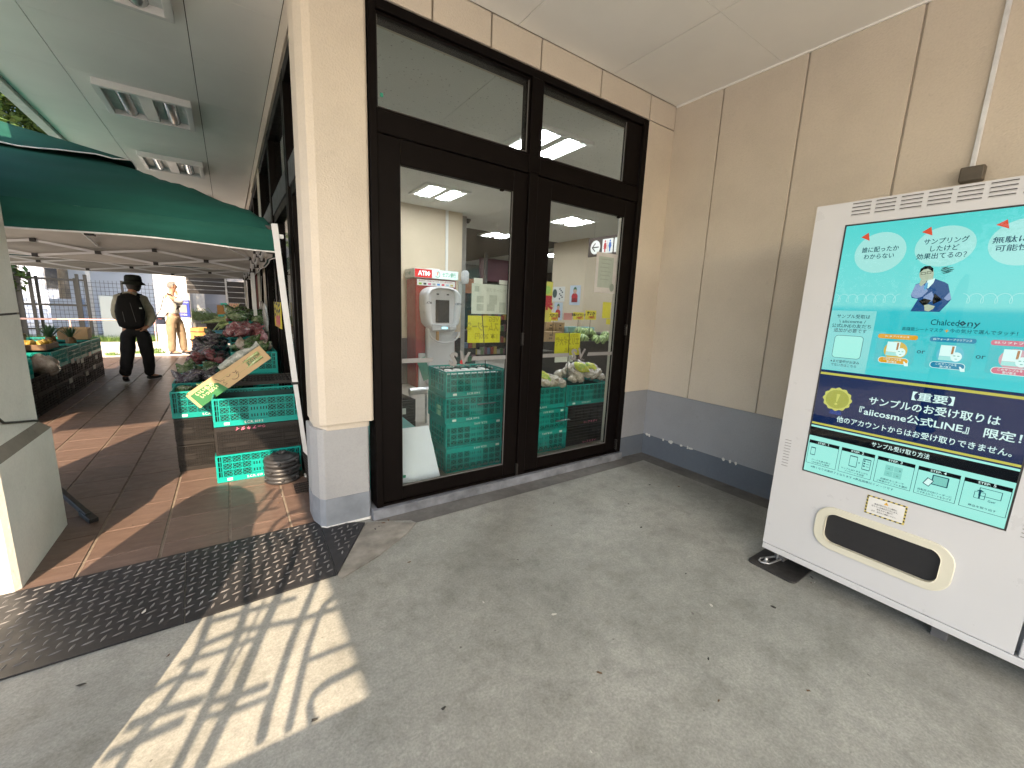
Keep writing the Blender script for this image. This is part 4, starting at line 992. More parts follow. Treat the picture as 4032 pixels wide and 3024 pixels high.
def bags(kind, x0, x1, y0, y1, z, n, label, heap=0.05, sc=1.0, ang=None):
    made = []
    for i in range(n):
        t = i/(max(1, n-1)); x = rb.uniform(x0, x1); y = rb.uniform(y0, y1)
        cx_, cy_ = (x0+x1)/2, (y0+y1)/2
        h = heap*(1-abs(x-cx_)/max(1e-3, x1-x0)-abs(y-cy_)/max(1e-3, y1-y0))
        o = link_mesh(NM[kind][0], rb.choice(BAGS[kind]), None, (x, y, z+h+rb.uniform(-0.01, 0.02)), (rb.uniform(-.5, .5), rb.uniform(-.9, .3), (rb.uniform(-.6, .6)+ang) if ang is not None else rb.uniform(0, 6.28)))
        k = sc*rb.uniform(0.85, 1.15); o.scale = (k, k, k)
        tag(o, label, NM[kind][1], label); made.append(o)
    if n > 3:
        for key, w_ in ((lambda q: -q.location.z, 'top one, '), (lambda q: q.location.y, 'nearest one, '), (lambda q: -q.location.y, 'farthest one, '), (lambda q: q.location.x, 'leftmost, ')):
            c_ = [q for q in sorted(made, key=key) if q['label'] == label][0]; c_['label'] = w_+label
bags('lef', -0.40, -0.0, 4.27, 4.50, 0.64, 5, 'dark greens lying in the nearest green crate behind the carton', 0.02)
bags('aub', -0.42, -0.12, 4.70, 5.18, 0.66, 12, 'clear bags of aubergines heaped in the first walkway-side crate', 0.05)
bags('lef', -0.42, -0.12, 5.30, 5.80, 0.66, 6, 'bags of long dark greens in the second walkway-side crate', 0.04)
bags('swp', -0.42, -0.12, 5.95, 6.40, 0.68, 11, 'red sweet potato bags piled in the third walkway-side crate', 0.09)
bags('aub', -0.42, -0.10, 6.5, 7.1, 0.70, 14, 'shiny dark aubergine bags piled in the fourth walkway-side crate', 0.14)
bags('aub', -0.42, -0.10, 7.15, 8.0, 0.74, 14, 'shiny dark vegetable bags heaped in the fifth and sixth walkway-side crates', 0.16)
bags('lef', -0.40, -0.10, 8.1, 8.9, 0.72, 8, 'leafy bags in the farthest walkway-side crate', 0.12)
bags('lef', 0.05, 0.33, 5.05, 5.50, 0.90, 9, 'green and white bags in the high crate beside the leaning box', 0.05)
bags('mush', 0.05, 0.33, 5.1, 5.5, 0.93, 5, 'small white bags in the high crate beside the leaning box', 0.04, 0.7)
bags('swp', -0.02, 0.36, 5.75, 6.35, 1.00, 14, 'red wrapped bundles heaped high in the middle of the display', 0.12, 1.1)
bags('lef', 0.0, 0.36, 6.4, 7.1, 1.16, 12, 'grey green wrapped vegetables at the top of the heap by the window', 0.12, 1.1)
bags('swp', -0.02, 0.2, 6.5, 7.2, 1.12, 6, 'dark red bundles on the far side of the heap', 0.08)
bags('lef', 0.0, 0.36, 7.3, 8.4, 1.18, 10, 'wrapped greens at the back of the display', 0.10)
bags('leek', -0.25, 0.15, 8.9, 9.5, 1.00, 12, 'long pale green leeks laid over the far crates', 0.08, 1.0, 0.3)
bags('leek', -0.38, -0.2, 6.9, 7.5, 0.60, 1, 'single leek bundle lying between the crates', 0.02)
bags('lef', -2.3, -2.0, 6.5, 7.3, 0.74, 8, 'bunches of greens on the left crates behind the pier', 0.1); bags('lef', -2.62, -2.40, 6.8, 7.6, 0.98, 9, 'leafy bunches sticking out of the high left crate', 0.06)
bags('mush', -2.05, -1.93, 7.4, 7.6, 0.52, 1, 'big crumpled white bag hanging over the left crates', 0.0, 1.9)
# fruit carton, pineapples and mixed boxes on the left stacks
M_card = plain('brown_cardboard', (0.36, 0.245, 0.13), 0.8, 0, 0.1, 5)
def carton(x, y, z, sx, sy, sz, rz, label, mat=None, lid=False):
    m = MB(); t = 0.005
    m.box(-sx, sx, -sy, sy, 0, t); m.box(-sx, sx, -sy, -sy+t, t, sz); m.box(-sx, sx, sy-t, sy, t, sz); m.box(-sx, -sx+t, -sy+t, sy-t, t, sz); m.box(sx-t, sx, -sy+t, sy-t, t, sz)
    if lid: m.box(-sx, sx, -sy+t, sy-t, sz-t, sz)
    o = tag(m.build('cardboard_box', mat or M_card, None, 0, 1, (x, y, z), (0, 0, rz)), label, 'cardboard box'); return o
carton(-2.12, 9.62, 0.69, 0.17, 0.24, 0.17, 0.1, 'small brown open cardboard box at the far end of the left crates')
carton(-2.15, 7.95, 0.69, 0.17, 0.24, 0.07, 0.0, 'shallow brown tray of yellow fruit on the left crates', plain('brown_tray', (0.16, 0.10, 0.06), 0.6))
carton(-2.50, 8.25, 0.69, 0.18, 0.22, 0.16, 0.15, 'brown open box of yellow fruit on the left crates')
def pineapple(x, y, z, rz):
    root = empty('pineapple', (x, y, z), rz, 'dark green spiky pineapple top among the left crates', 'pineapple', 'pineapples on the left crates')
    MB().lathe([(0.02, 0), (0.055, 0.03), (0.062, 0.08), (0.055, 0.13), (0.03, 0.155)], 12).build('fruit', plain('pineapple_skin', (0.13, 0.075, 0.025), 0.7, 0, 0.3, 60, 0.5), root)
    m = MB()
    for k in range(26):
        a = k*2.4; t = k/26; L = 0.15+0.05*t; b = Vector((math.cos(a), math.sin(a), 0))
        p0 = Vector((0, 0, 0.15))+b*0.012; p1 = p0+b*(0.09*(1-t)+0.015)+Vector((0, 0, L*0.6)); p2 = p1+b*(0.06*(1-t)+0.01)+Vector((0, 0, L*0.35)); s_ = Vector((-b.y, b.x, 0))*0.008
        m.add([p0-s_, p0+s_, p1+s_, p1-s_, p2], [(0, 1, 2, 3), (3, 2, 4)])
    m.build('crown', plain('spiky_leaf', (0.03, 0.075, 0.03), 0.5), root)
for p in [(-2.1, 7.05, 0.66, 0), (-2.2, 8.75, 0.62, 1), (-2.05, 9.05, 0.60, 2), (-2.3, 9.2, 0.62, .5)]: pineapple(*p)
M_yel = plain('yellow_citrus', (0.40, 0.27, 0.05), 0.5); M_redf = plain('red_fruit', (0.5, 0.05, 0.04), 0.4)
cm_y = MB().lathe([(0.006, 0), (0.028, 0.012), (0.036, 0.035), (0.028, 0.058), (0.006, 0.07)], 12).mesh('citrus', M_yel)
for i in range(26):
    tag(link_mesh('citrus', cm_y, None, (-2.50+rb.uniform(-.14, .14), 8.25+rb.uniform(-.18, .18), 0.80+rb.uniform(0, 0.09))), 'yellow citrus fruit heaped in the brown box on the left crates', 'fruit', 'yellow fruit on the left crates')
for i in range(14):
    tag(link_mesh('citrus', cm_y, None, (-2.15+rb.uniform(-.14, .14), 7.95+rb.uniform(-.2, .2), 0.70+rb.uniform(0, 0.05))), 'yellow citrus fruit lying in the shallow brown tray', 'fruit', 'yellow fruit in the shallow brown tray')

# leaning leek carton with a winking face
P0, P1 = Vector((-0.285, 4.0, 0.628)), Vector((0.215, 4.0, 1.005))
ax_ = (P1-P0).normalized(); up_ = Vector((0, -1, 0)).cross(ax_)*1.0; up_ = -up_ if up_.z < 0 else up_
MC = frame3(P0, ax_, up_)
bxm = MB(); Lb = 0.64; hb_ = 0.066; db = 0.115; t = 0.004
bxm.box(0, Lb, -hb_, hb_, -t, 0, MC); bxm.box(0, Lb, -hb_, -hb_+t, -db, -t, MC); bxm.box(Lb-t, Lb, -hb_+t, hb_, -db, -t, MC); bxm.box(0, t, -hb_+t, hb_, -db, -t, MC); bxm.box(0, Lb, -hb_, hb_, -db-t, -db, MC)
bxo = tag(bxm.build('leek_carton', plain('tan_cardboard', (0.50, 0.36, 0.20), 0.75, 0, 0.07, 5)), 'long tan cardboard carton with a smiling face leaning on the green crates', 'cardboard box')
def BX(u, v): return frame3(MC @ Vector((u, v, 0.0008)), ax_, up_)
M_ink = print_mat('carton_ink', (0.035, 0.03, 0.025)); M_gi = print_mat('carton_green', (0.03, 0.17, 0.06)); M_gy = print_mat('carton_cream', (0.66, 0.62, 0.35))
gq = MB(); gq.poly([(0.02, -hb_), (0.245, -hb_), (0.225, 0.012), (0.20, 0.028), (0.15, 0.05), (0.02, 0.05)], 0, MC, 0.0008); gq.build('printed_panel', M_gi, bxo)
text('いいもの', 0.034, M_gy, bxo, BX(0.125, 0.028), 0.03, 'CENTER', squash=1.1); text('いっぱい', 0.034, M_gy, bxo, BX(0.135, -0.006), 0.03, 'CENTER', squash=1.1); text('いただき', 0.034, M_gy, bxo, BX(0.15, -0.040), 0.03, 'CENTER', squash=1.0)
for o in list(bxo.children):
    if o.name.startswith('lettering'): o.matrix_local = Matrix.Translation(MC.to_3x3() @ Vector((0, 0, 0.0008))) @ o.matrix_local
sm = MB()
def arc(cx_, cy2, r_, a0, a1, w_): sm.tube([MC @ Vector((cx_+r_*math.cos(R(a0+(a1-a0)*k/10)), cy2+r_*math.sin(R(a0+(a1-a0)*k/10)), 0.001)) for k in range(11)], w_, 5)
arc(0.315, 0.022, 0.016, 200, 340, 0.0018); arc(0.368, 0.022, 0.016, 200, 340, 0.0018); arc(0.345, -0.010, 0.032, 205, 350, 0.002); arc(0.375, -0.012, 0.010, 10, 190, 0.002)
sm.tube([MC @ Vector(q) for q in [(0.225, 0.050, 0.001), (0.243, 0.012, 0.001), (0.272, 0.006, 0.001), (0.252, -0.010, 0.001), (0.268, -0.030, 0.001), (0.246, -0.034, 0.001)]], 0.002, 4)
sm.build('smiling_face', M_ink, bxo)
text('JA 地域の畑でとれました', 0.017, M_ink, bxo, BX(0.52, 0.034), 0.02, 'CENTER', squash=0.62); text('湖白ねぎ', 0.040, M_gi, bxo, BX(0.535, -0.004), 0.03, 'CENTER', squash=0.8)
# wrapped leek bundles poking out of the carton
lk = MB()
for k in range(5):
    q = [MC @ Vector((u_, -0.035+0.02*k+0.006*math.sin(u_*9+k), 0.012-db*0.5+0.02*(k % 2)+hb_*0.9*(0.4 if u_ > 0.5 else 0.2))) for u_ in (0.05, 0.25, 0.45, 0.60)]
    lk.tube(q, 0.014, 7)
tag(lk.build('leek_bundle', M_leek), 'wrapped leeks lying inside the leaning tan carton', 'leek bundle')
bb = MB(); pts = [MC @ Vector((u_, hb_+0.012+0.012*math.sin(u_*6), -db*0.5)) for u_ in (0.30, 0.40, 0.48, 0.54, 0.575, 0.60, 0.645)]
bb.tube(pts, [0.02, 0.034, 0.042, 0.034, 0.014, 0.02, 0.036], 12)
tag(bb.build('clear_wrapped_bundle', m_bag('clear_wrap', [(0.10, 0.12, 0.11), (0.3, 0.33, 0.3), (0.6, 0.62, 0.6)])), 'clear plastic wrapped bundle tied at the top of the leaning carton', 'bag')

# stacked tent weights
for k in range(3):
    wt = MB(); n = 26; out = []
    for i in range(n):
        a = 2*math.pi*i/n; r_ = 0.128
        out.append((r_*math.cos(a), r_*math.sin(a)))
    wt.lathe([(0.030, 0.060), (0.034, 0.064), (0.112, 0.064), (0.126, 0.056), (0.128, 0.035), (0.122, 0.031), (0.128, 0.027), (0.128, 0.008), (0.118, 0.0), (0.030, 0.0)], 32, cap=False)
    for a in (-110, -60, -20): wt.lathe([(0.014, 0), (0.014, 0.010), (0.008, 0.012)], 10, (0, 0, 0)) if False else None
    wo_ = tag(wt.build('tent_weight', plain('black_weight_plastic', (0.035, 0.035, 0.037), 0.40, 0, 0.2, 12, 0.1), None, 0, 1, (0.27, 3.655, 0.068*k), (0, 0, 0.5*k)),
              ['bottom black round weight on the tiles by the tent leg', 'middle black round weight of the pile by the tent leg', 'top black round weight with a cone shaped centre'][k], 'tent weight', 'black tent weights')
    kn = MB()
    for a in (200, 265, 320): kn.cbox((0.128*math.cos(R(a)), 0.128*math.sin(R(a)), 0.036), (0.022, 0.022, 0.022))
    kn.build('lug', plain('black_weight_plastic', (0.035,)*3), wo_, 0.006, 2)
MB().lathe([(0.095, 0.064), (0.075, 0.082), (0.040, 0.098), (0.034, 0.098), (0.030, 0.06)], 28, cap=False).build('collar', plain('black_weight_plastic', (0.035,)*3), wo_)
# black wire mesh panels between weight and column
wm = MB()
def mesh_panel(o, xd, yd, nx, ny, w_, h_):
    o, xd, yd = Vector(o), Vector(xd).normalized(), Vector(yd).normalized()
    for i in range(nx+1): wm.bar(o+xd*w_*i/nx, o+xd*w_*i/nx+yd*h_, 0.004)
    for j in range(ny+1): wm.bar(o+yd*h_*j/ny, o+yd*h_*j/ny+xd*w_, 0.004)
mesh_panel((0.325, 3.30, 0.012), (1, 0.08, 0), (0.02, 1, 0.0), 7, 4, 0.125, 0.17)
wmo = tag(wm.build('wire_basket', M_black), 'black wire mesh lying folded on the tiles against the column foot', 'wire basket')
wm = MB(); mesh_panel((0.452, 3.30, 0.012), (-0.12, 1, 0), (-0.10, 0.18, 1), 8, 10, 0.17, 0.26); wm.build('upright_mesh', M_black, wmo)
# black stand foot by the pier
ft = MB(); ft.bar((-1.18, 4.12, 0.16), (-0.84, 3.53, 0.03), 0.03, 0.035); ft.bar((-0.88, 3.60, 0.035), (-0.805, 3.47, 0.015), 0.045, 0.03); ft.bar((-1.18, 4.12, 0.0), (-1.18, 4.12, 1.2), 0.03)
tag(ft.build('flag_stand', M_black, None, 0.002), 'black stand foot reaching out onto the tiles from behind the pier', 'stand')

# hanging bags, price card and tags by the shop windows
tag(MB().box(0.415, 0.419, 4.62, 5.32, 1.165, 1.425).build('price_card', print_mat('card_yellow', (0.68, 0.58, 0.03))), 'yellow hand lettered price card hanging on the shop window frame', 'price card')
pc = bpy.data.objects['price_card']
def PCm(y, z): return frame3((0.4135, y, z), (0, -1, 0), (0, 0, 1))
text('白ネギ', 0.20, print_mat('card_black', (0.02,)*3), pc, PCm(4.97, 1.345), 0.03, 'CENTER', squash=1.1); text('お買得', 0.13, print_mat('card_pink', (0.66, 0.08, 0.2)), pc, PCm(4.97, 1.22), 0.04, 'CENTER', squash=1.2)
M_clear = m_bag('clear_hanging_plastic', [(0.22, 0.21, 0.2), (0.42, 0.41, 0.4), (0.66, 0.66, 0.64)], (0.8, 0.8, 0.78))
for k, (y, z, sy, sz, lb) in enumerate([(6.9, 1.28, 0.10, 0.14, 'bunch of clear plastic bags hanging highest by the window'), (6.3, 1.22, 0.12, 0.18, 'long clear plastic bag roll hanging beside the yellow price card'), (8.9, 1.25, 0.12, 0.12, 'pale tag card hanging at the far end of the display')]):
    me = bag_mesh('bag', 0.03, sy, sz, 20+k, M_clear, False); ob = tag(link_mesh('hanging_bag', me, None, (0.385, y, z)), lb, 'plastic bag')
    MB().bar((0, 0, sz*0.8), (0.02, 0, sz+0.35), 0.004).build('string', M_white, ob)
for k, (y, h_, x_) in enumerate(((7.5, 1.95, 0.40), (8.25, 1.9, 0.41), (9.3, 1.9, 0.39))):
    tag(MB().bar((x_, y, 0.9), (x_+0.01, y+0.02, h_), 0.03).build('rolled_awning', [plain('pale_roll', (0.5, 0.48, 0.42), 0.6), plain('maroon_roll', (0.16, 0.05, 0.05), 0.6), plain('pale_roll', (0.5,)*3)][k]), ['pale rolled sheet standing behind the vegetables', 'maroon rolled sheet standing by the window', 'thin pale post at the far end of the windows'][k], 'rolled sheet')

# ---------------------------------------------------------------- unseen shapes added beside the camera to shade the floor
YB = -0.15
def onp(x, y, yb=YB): z = (y-yb)/1.36; return (x-0.605*z, yb, z)
fr = empty('shadow_tubes', (-0.8, YB, 0), 0, 'added unseen grey tubes bent to cast the lattice shadow on the floor', 'rack')  # off-view tubes added only for their shadow on the floor
TR = [  # floor shadow lines, projected back to bend the added tubes
    (0.016, [(-0.17, 2.131), (-0.202, 1.939), (-0.252, 1.784), (-0.302, 1.683), (-0.353, 1.587), (-0.42, 1.40)]),
    (0.017, [(0.036, 2.8), (-0.003, 2.511), (-0.024, 2.142), (-0.068, 1.926), (-0.166, 1.614), (-0.189, 1.541), (-0.25, 1.38)]),
    (0.022, [(0.267, 2.64), (0.198, 2.392), (0.1, 2.113), (0.012, 1.877), (-0.085, 1.597), (-0.115, 1.526), (-0.177, 1.375)]),
    (0.018, [(0.374, 2.578), (0.298, 2.179), (0.13, 1.792), (0.017, 1.483), (-0.01, 1.38)]),
    (0.015, [(0.455, 2.031), (0.354, 1.991), (0.284, 1.94), (0.235, 1.842), (0.177, 1.704), (0.07, 1.37)]),
    (0.006, [(0.046, 2.13), (-0.031, 1.904), (-0.134, 1.663)]), (0.007, [(0.118, 2.679), (0.007, 2.153)]),
    (0.011, [(-0.189, 2.095), (-0.018, 2.08), (0.177, 2.066)]), (0.012, [(-0.203, 1.95), (-0.071, 1.965), (0.165, 1.899), (0.402, 1.884)]),
    (0.01, [(-0.26, 1.887), (-0.137, 1.876), (0.002, 1.877)]), (0.01, [(0.167, 1.638), (0.55, 1.633)]), (0.012, [(-0.349, 1.78), (-0.276, 1.808), (-0.172, 1.782)]),
    (0.012, [(-0.161, 1.628), (-0.059, 1.603), (0.025, 1.596)]), (0.01, [(-0.169, 1.572), (-0.088, 1.545), (0.015, 1.539)]), (0.014, [(-0.383, 1.664), (-0.296, 1.671), (-0.178, 1.656)]),
    (0.014, [(-0.423, 1.577), (-0.344, 1.588), (-0.228, 1.597)]), (0.013, [(0.14, 1.36), (0.144, 1.428), (0.168, 1.466), (0.219, 1.49), (0.289, 1.495), (0.50, 1.506)]),
    (0.013, [(0.24, 3.457), (0.121, 3.173), (-0.03, 2.889), (0.0, 2.52)]), (0.012, [(0.185, 3.487), (0.067, 3.235), (-0.118, 3.1)]), (0.012, [(0.378, 3.042), (0.244, 3.009), (0.157, 2.913), (0.093, 2.742), (0.12, 2.6)]),
    (0.012, [(0.377, 2.873), (0.253, 2.886), (0.157, 2.78), (0.2, 2.6)]), (0.009, [(-0.17, 3.158), (-0.014, 3.127), (0.187, 3.135)]),
]
for r_, p in TR:
    m = MB(); m.tube([Vector(onp(*q))-Vector((-0.8, YB, 0)) for q in p], r_*1.0, 8); m.build('tube', M_metal, fr)
tag(MB().box(-1.9, -0.28, -0.32, -0.17, 0, 1.115).build('shade_wall', M_pier), 'added unseen low wall that shades the near concrete', 'wall')  # unseen block added to keep sun off the concrete before the lattice shadow
YP = 1.0
bn = MB(); A_ = [(-0.55, 1.35), (-0.33, 1.8), (-0.15, 2.25), (0.02, 2.8), (0.07, 3.2), (0.06, 3.45), (-0.02, 3.64), (-0.12, 3.73), (-0.22, 3.73), (-0.32, 3.62), (-0.45, 3.42), (-0.60, 3.12), (-0.75, 2.81), (-0.92, 2.42), (-1.25, 1.7), (-1.38, 1.35)]  # outline projected back from the floor shadow; unseen panel added to cast it
bn.poly([(onp(x, y, YP)[0], onp(x, y, YP)[2]) for x, y in A_][::-1], 0.02, frame3((0, YP, 0), (1, 0, 0), (0, 0, 1)))
tag(bn.build('shade_panel', plain('navy_shade_panel', (0.04, 0.06, 0.12), 0.7)), 'added unseen round topped panel shaped to cast the broad floor shadow', 'banner')
# ---------------------------------------------------------------- glass doors and transoms
DY = 2.652
fr_ = tag(MB().build('door_frame', M_frame) if False else empty('door_frame', (1.95, DY, 0)), 'dark bronze frame round the double glass doors and their transom windows', 'door frame')
def FP(mb, name, mat=None, bevel=0.003): 
    o = mb.build(name, mat or M_frame, fr_, bevel, 1); o.location = (-1.95, -DY, 0); return o
FP(MB().box(0.745, 0.790, DY-0.012, 2.79, 0.072, 3.137), 'jamb'); FP(MB().box(3.120, 3.186, DY-0.012, 2.79, 0.072, 3.137), 'jamb')
FP(MB().box(0.7905, 3.1195, DY-0.010, 2.79, 3.082, 3.136), 'head'); FP(MB().box(0.7905, 3.1195, DY-0.006, 2.76, 0.072, 0.088), 'threshold')
FP(MB().box(1.893, 1.998, DY-0.014, 2.76, 2.452, 3.0815), 'mullion'); FP(MB().box(1.905, 1.985, DY-0.013, 2.76, 0.0885, 2.4515), 'mullion')
FP(MB().box(0.7905, 3.1195, DY-0.004, 2.75, 2.448, 2.570).box(0.7905, 3.1195, DY+0.004, 2.74, 2.5705, 2.582), 'transom_bar')
def glazed(name, x0, x1, z0, z1, gx0, gx1, gz0, gz1, label, group):
    root = empty(name, ((x0+x1)/2, 2.68, z0), 0, label, 'glass door' if name == 'glass_door' else 'window', group)
    cx_ = (x0+x1)/2
    m = MB(); m.box(x0-cx_, gx0-cx_, -0.020, 0.020, 0, z1-z0); m.box(gx1-cx_, x1-cx_, -0.020, 0.020, 0, z1-z0)
    m.build('stile', M_frame, root, 0.003)
    m = MB(); m.box(gx0-cx_, gx1-cx_, -0.0195, 0.0195, 0, gz0-z0); m.box(gx0-cx_, gx1-cx_, -0.0195, 0.0195, gz1-z0, z1-z0); m.build('rail', M_frame, root, 0.003)
    m = MB(); m.box(gx0-cx_, gx1-cx_, -0.003, 0.003, gz0-z0, gz1-z0); m.build('pane', M_glass, root)
    m = MB(); e = 0.007
    m.box(gx0-cx_, gx1-cx_, -0.012, -0.0035, gz0-z0, gz0-z0+e); m.box(gx0-cx_, gx0-cx_+0.004, -0.012, -0.0035, gz0-z0+e, gz1-z0); m.box(gx1-cx_-0.004, gx1-cx_, -0.012, -0.0035, gz0-z0+e, gz1-z0)
    m.build('glazing_bead', plain('grey_bead', (0.12, 0.115, 0.11), 0.5), root)
    return root
dl = glazed('glass_door', 0.793, 1.902, 0.092, 2.444, 0.932, 1.780, 0.186, 2.300, 'left glass door with crates, a machine and yellow papers seen behind it', 'double glass doors')
dr = glazed('glass_door', 1.988, 3.117, 0.092, 2.444, 2.137, 2.988, 0.186, 2.302, 'right glass door with bagged vegetables piled behind it', 'double glass doors')
glazed('transom_window', 0.793, 1.890, 2.585, 3.080, 0.800, 1.884, 2.588, 3.066, 'left transom window above the glass doors', 'transom windows')
glazed('transom_window', 2.001, 3.117, 2.585, 3.080, 2.012, 2.925, 2.588, 3.066, 'right transom window above the glass doors', 'transom windows')
for root, x0, segs, sx in ((dl, 1.3475, [(0.934, 1.165, 1), (1.468, 1.774, -1)], 1.30), (dr, 2.5525, [(2.138, 2.446, 1), (2.661, 2.986, -1)], 2.475)):
    m = MB()
    for a, b, s_ in segs:
        a -= x0; b -= x0; sl1 = 0.014 if s_ == -1 else 0; sl0 = 0.0 if s_ == -1 else 0.010
        m.poly([(a, 0.970), (b-sl0 if s_ == 1 else b, 0.970), (b, 1.001), (a+sl1, 1.001)], 0.0, frame3((0, -0.0035, 0), (1, 0, 0), (0, 0, 1)))
    m.build('safety_stripe', print_mat('frosted_film', (0.22, 0.22, 0.22)), root)
    Mf = frame3((0, -0.0038, 0), (1, 0, 0), (0, 0, 1)); sh = Matrix.Identity(4); sh[0][1] = 0.28
    g_logo = print_mat('logo_grey', (0.20, 0.195, 0.19))
    text('S', 0.125, g_logo, root, Mf @ Matrix.Translation((sx-x0-0.012, 0.985, 0)) @ sh, 0.045, squash=1.05)
    text('V', 0.125, g_logo, root, Mf @ Matrix.Translation((sx-x0+0.070, 0.992, 0)) @ sh, 0.03, squash=1.0)
    m = MB(); m.poly(ell(sx-x0+0.092, 0.962, 0.017, 0.017, 18), 0, Mf, 0.0004); m.build('logo_dot', print_mat('logo_red', (0.35, 0.03, 0.03)) if root is dl else print_mat('logo_dark', (0.08, 0.05, 0.05)), root)
    text('Super', 0.022, g_logo, root, Mf @ Matrix.Translation((sx-x0+0.020, 0.944, 0.0006)) @ sh, 0.02); text('Value', 0.022, g_logo, root, Mf @ Matrix.Translation((sx-x0+0.102, 0.944, 0.0006)) @ sh, 0.02)
for x, z in ((1.9035, 0.13), (1.9035, 1.22), (3.118, 0.16), (3.118, 1.30)):
    FP(MB().box(x-0.008, x+0.008, DY-0.022, DY+0.006, z-0.05, z+0.05), 'hinge', plain('dark_hinge', (0.03, 0.028, 0.026), 0.3, 0.5))
for x in (1.68, 2.91): FP(MB().box(x-0.014, x+0.014, 2.652, 2.676, 2.283, 2.299), 'stop')
sill = tag(MB().box(0.712, 3.190, 2.612, 2.79, 0.0, 0.0715).build('door_sill', plain('blue_grey_sill', (0.15, 0.16, 0.18), 0.8, 0, 0.45, 7, 0.6), None, 0.006, 2), kind='structure')
# green sticker on the transom
tag(MB().cbox((0.828, 2.6745, 2.66), (0.018, 0.001, 0.022)).build('green_sticker', print_mat('sticker_green', (0.02, 0.25, 0.16))), 'tiny green sticker on the left transom pane', 'sticker')

# ---------------------------------------------------------------- shop interior
RX0, RX1, RY0, RY1, RZ = 0.62, 12.5, 2.795, 15.5, 3.2
tag(MB().box(RX0, RX1, 2.79, RY1, -0.1, 0.0).build('shop_floor', plain('shop_vinyl', (0.36, 0.335, 0.295), 0.35, 0, 0.08, 3)), kind='structure')
tag(MB().box(XR+0.005, RX1, 2.60, 2.79, 0, 3.3).build('shop_wall_front', M_beige), kind='structure')
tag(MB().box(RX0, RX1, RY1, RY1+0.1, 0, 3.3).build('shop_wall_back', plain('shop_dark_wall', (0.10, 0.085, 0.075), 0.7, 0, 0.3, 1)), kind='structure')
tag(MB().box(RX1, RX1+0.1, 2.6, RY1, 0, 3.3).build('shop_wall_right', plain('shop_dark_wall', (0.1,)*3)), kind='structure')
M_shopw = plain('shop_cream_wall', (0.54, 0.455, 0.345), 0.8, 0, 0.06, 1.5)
tag(MB().box(RX0+0.02, 3.78, 7.36, 7.6, 0, RZ).build('shop_partition', M_shopw), kind='structure')
tag(MB().box(0.60, RX0+0.018, 13.31, RY1, 0, 3.3).build('shop_wall_left', M_shopw), kind='structure')
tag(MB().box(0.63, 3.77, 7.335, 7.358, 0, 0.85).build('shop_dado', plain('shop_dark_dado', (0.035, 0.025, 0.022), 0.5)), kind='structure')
def m_dimple():
    g = G('dimpled_ceiling_tile')
    v = g.vor(22, 'F1'); n = g.noise(1.0, 3)
    spots = g.ramp(v, [(0.10, (0.55,)*3), (0.17, (1, 1, 1))])
    g.set(g.mix(1.0, g.ramp(n, [(0.3, (0.66, 0.66, 0.63)), (0.7, (0.72, 0.72, 0.69))]), spots, 'MULTIPLY'), 0.9); return g.mat
M_dim = m_dimple()
sc_ = tag(MB().box(RX0, RX1, RY0, RY1, RZ+0.012, RZ+0.12).build('shop_ceiling', M_gap), kind='structure')
for i in range(10):
    for j in range(11):
        x0, y0 = 0.62+1.19*i, 2.795+1.155*j; mb = MB().box(x0+0.002, x0+1.188, y0+0.002, y0+1.153, RZ, RZ+0.011)
        if j < 5 and i < 6: mb.build('panel', M_dim, sc_)
        else:
            if (i, j) == (6, 0) or 'rest' not in globals(): rest = MB()
            rest.v += []; n0 = len(rest.v); rest.add(mb.v, mb.f)
tag(rest.build('panel_field', M_dim, sc_), kind='stuff')
LT = 23.0
g = G('fluorescent_tube'); g.set((0.8, 0.8, 0.8), 0.4); g.b.inputs['Emission Color'].default_value = (0.95, 0.97, 1.0, 1); g.b.inputs['Emission Strength'].default_value = LT; M_tube = g.mat
for k, (x, y, lb) in enumerate([(2.9, 3.77, 'big lit fluorescent ceiling light seen through the transom behind the middle post'), (2.83, 6.30, 'lit ceiling light above the cash machine'), (5.65, 6.35, 'lit ceiling light seen through the top of the right glass door'),
                                (5.45, 8.75, 'lit ceiling light at the right edge of the left glass door'), (5.0, 11.3, 'small far lit ceiling light deep in the shop'), (8.6, 6.3, 'lit shop ceiling light right of the toilet sign'), (8.6, 10.5, 'lit ceiling light over the far aisles'), (5.9, 3.9, 'lit ceiling light near the front wall of the shop')]):
    root = empty('shop_light', (x, y, RZ), 0, lb, 'ceiling light', 'lit shop ceiling lights')
    f = MB(); W = 0.365; a = 0.055
    f.box(-W, W, -W, -W+a, -0.03, 0.0); f.box(-W, W, W-a, W, -0.03, 0.0); f.box(-W, -W+a, -W+a, W-a, -0.03, 0.0); f.box(W-a, W, -W+a, W-a, -0.03, 0.0); f.box(-0.045, 0.045, -W+a, W-a, -0.035, -0.002)
    f.build('frame', M_white, root)
    MB().box(-W+a, W-a, -W+a, W-a, -0.008, -0.001).build('reflector', M_white, root)
    for s_ in (-1, 1): MB().box(s_*0.165-0.052, s_*0.165+0.052, -W+a+0.01, W-a-0.01, -0.026, -0.012).build('tube', M_tube, root)
# dome camera and sensor
tag(MB().lathe([(0.06, 0), (0.06, -0.03), (0.045, -0.05), (0.03, -0.075), (0.005, -0.085)], 16, (4.1, 7.75, RZ)).build('dome_camera', M_black), 'dark dome camera on the shop ceiling', 'camera')
tag(MB().lathe([(0.05, 0), (0.05, -0.02), (0.02, -0.04)], 14, (4.75, 7.7, RZ)).build('ceiling_sensor', M_white), 'small round white sensor on the shop ceiling', 'sensor')
tag(MB().box(3.43, 3.475, 7.33, 7.358, 2.05, 3.195).build('wall_trunking', M_white), 'white vertical trunking on the cream wall above the cash machine', 'trunking')

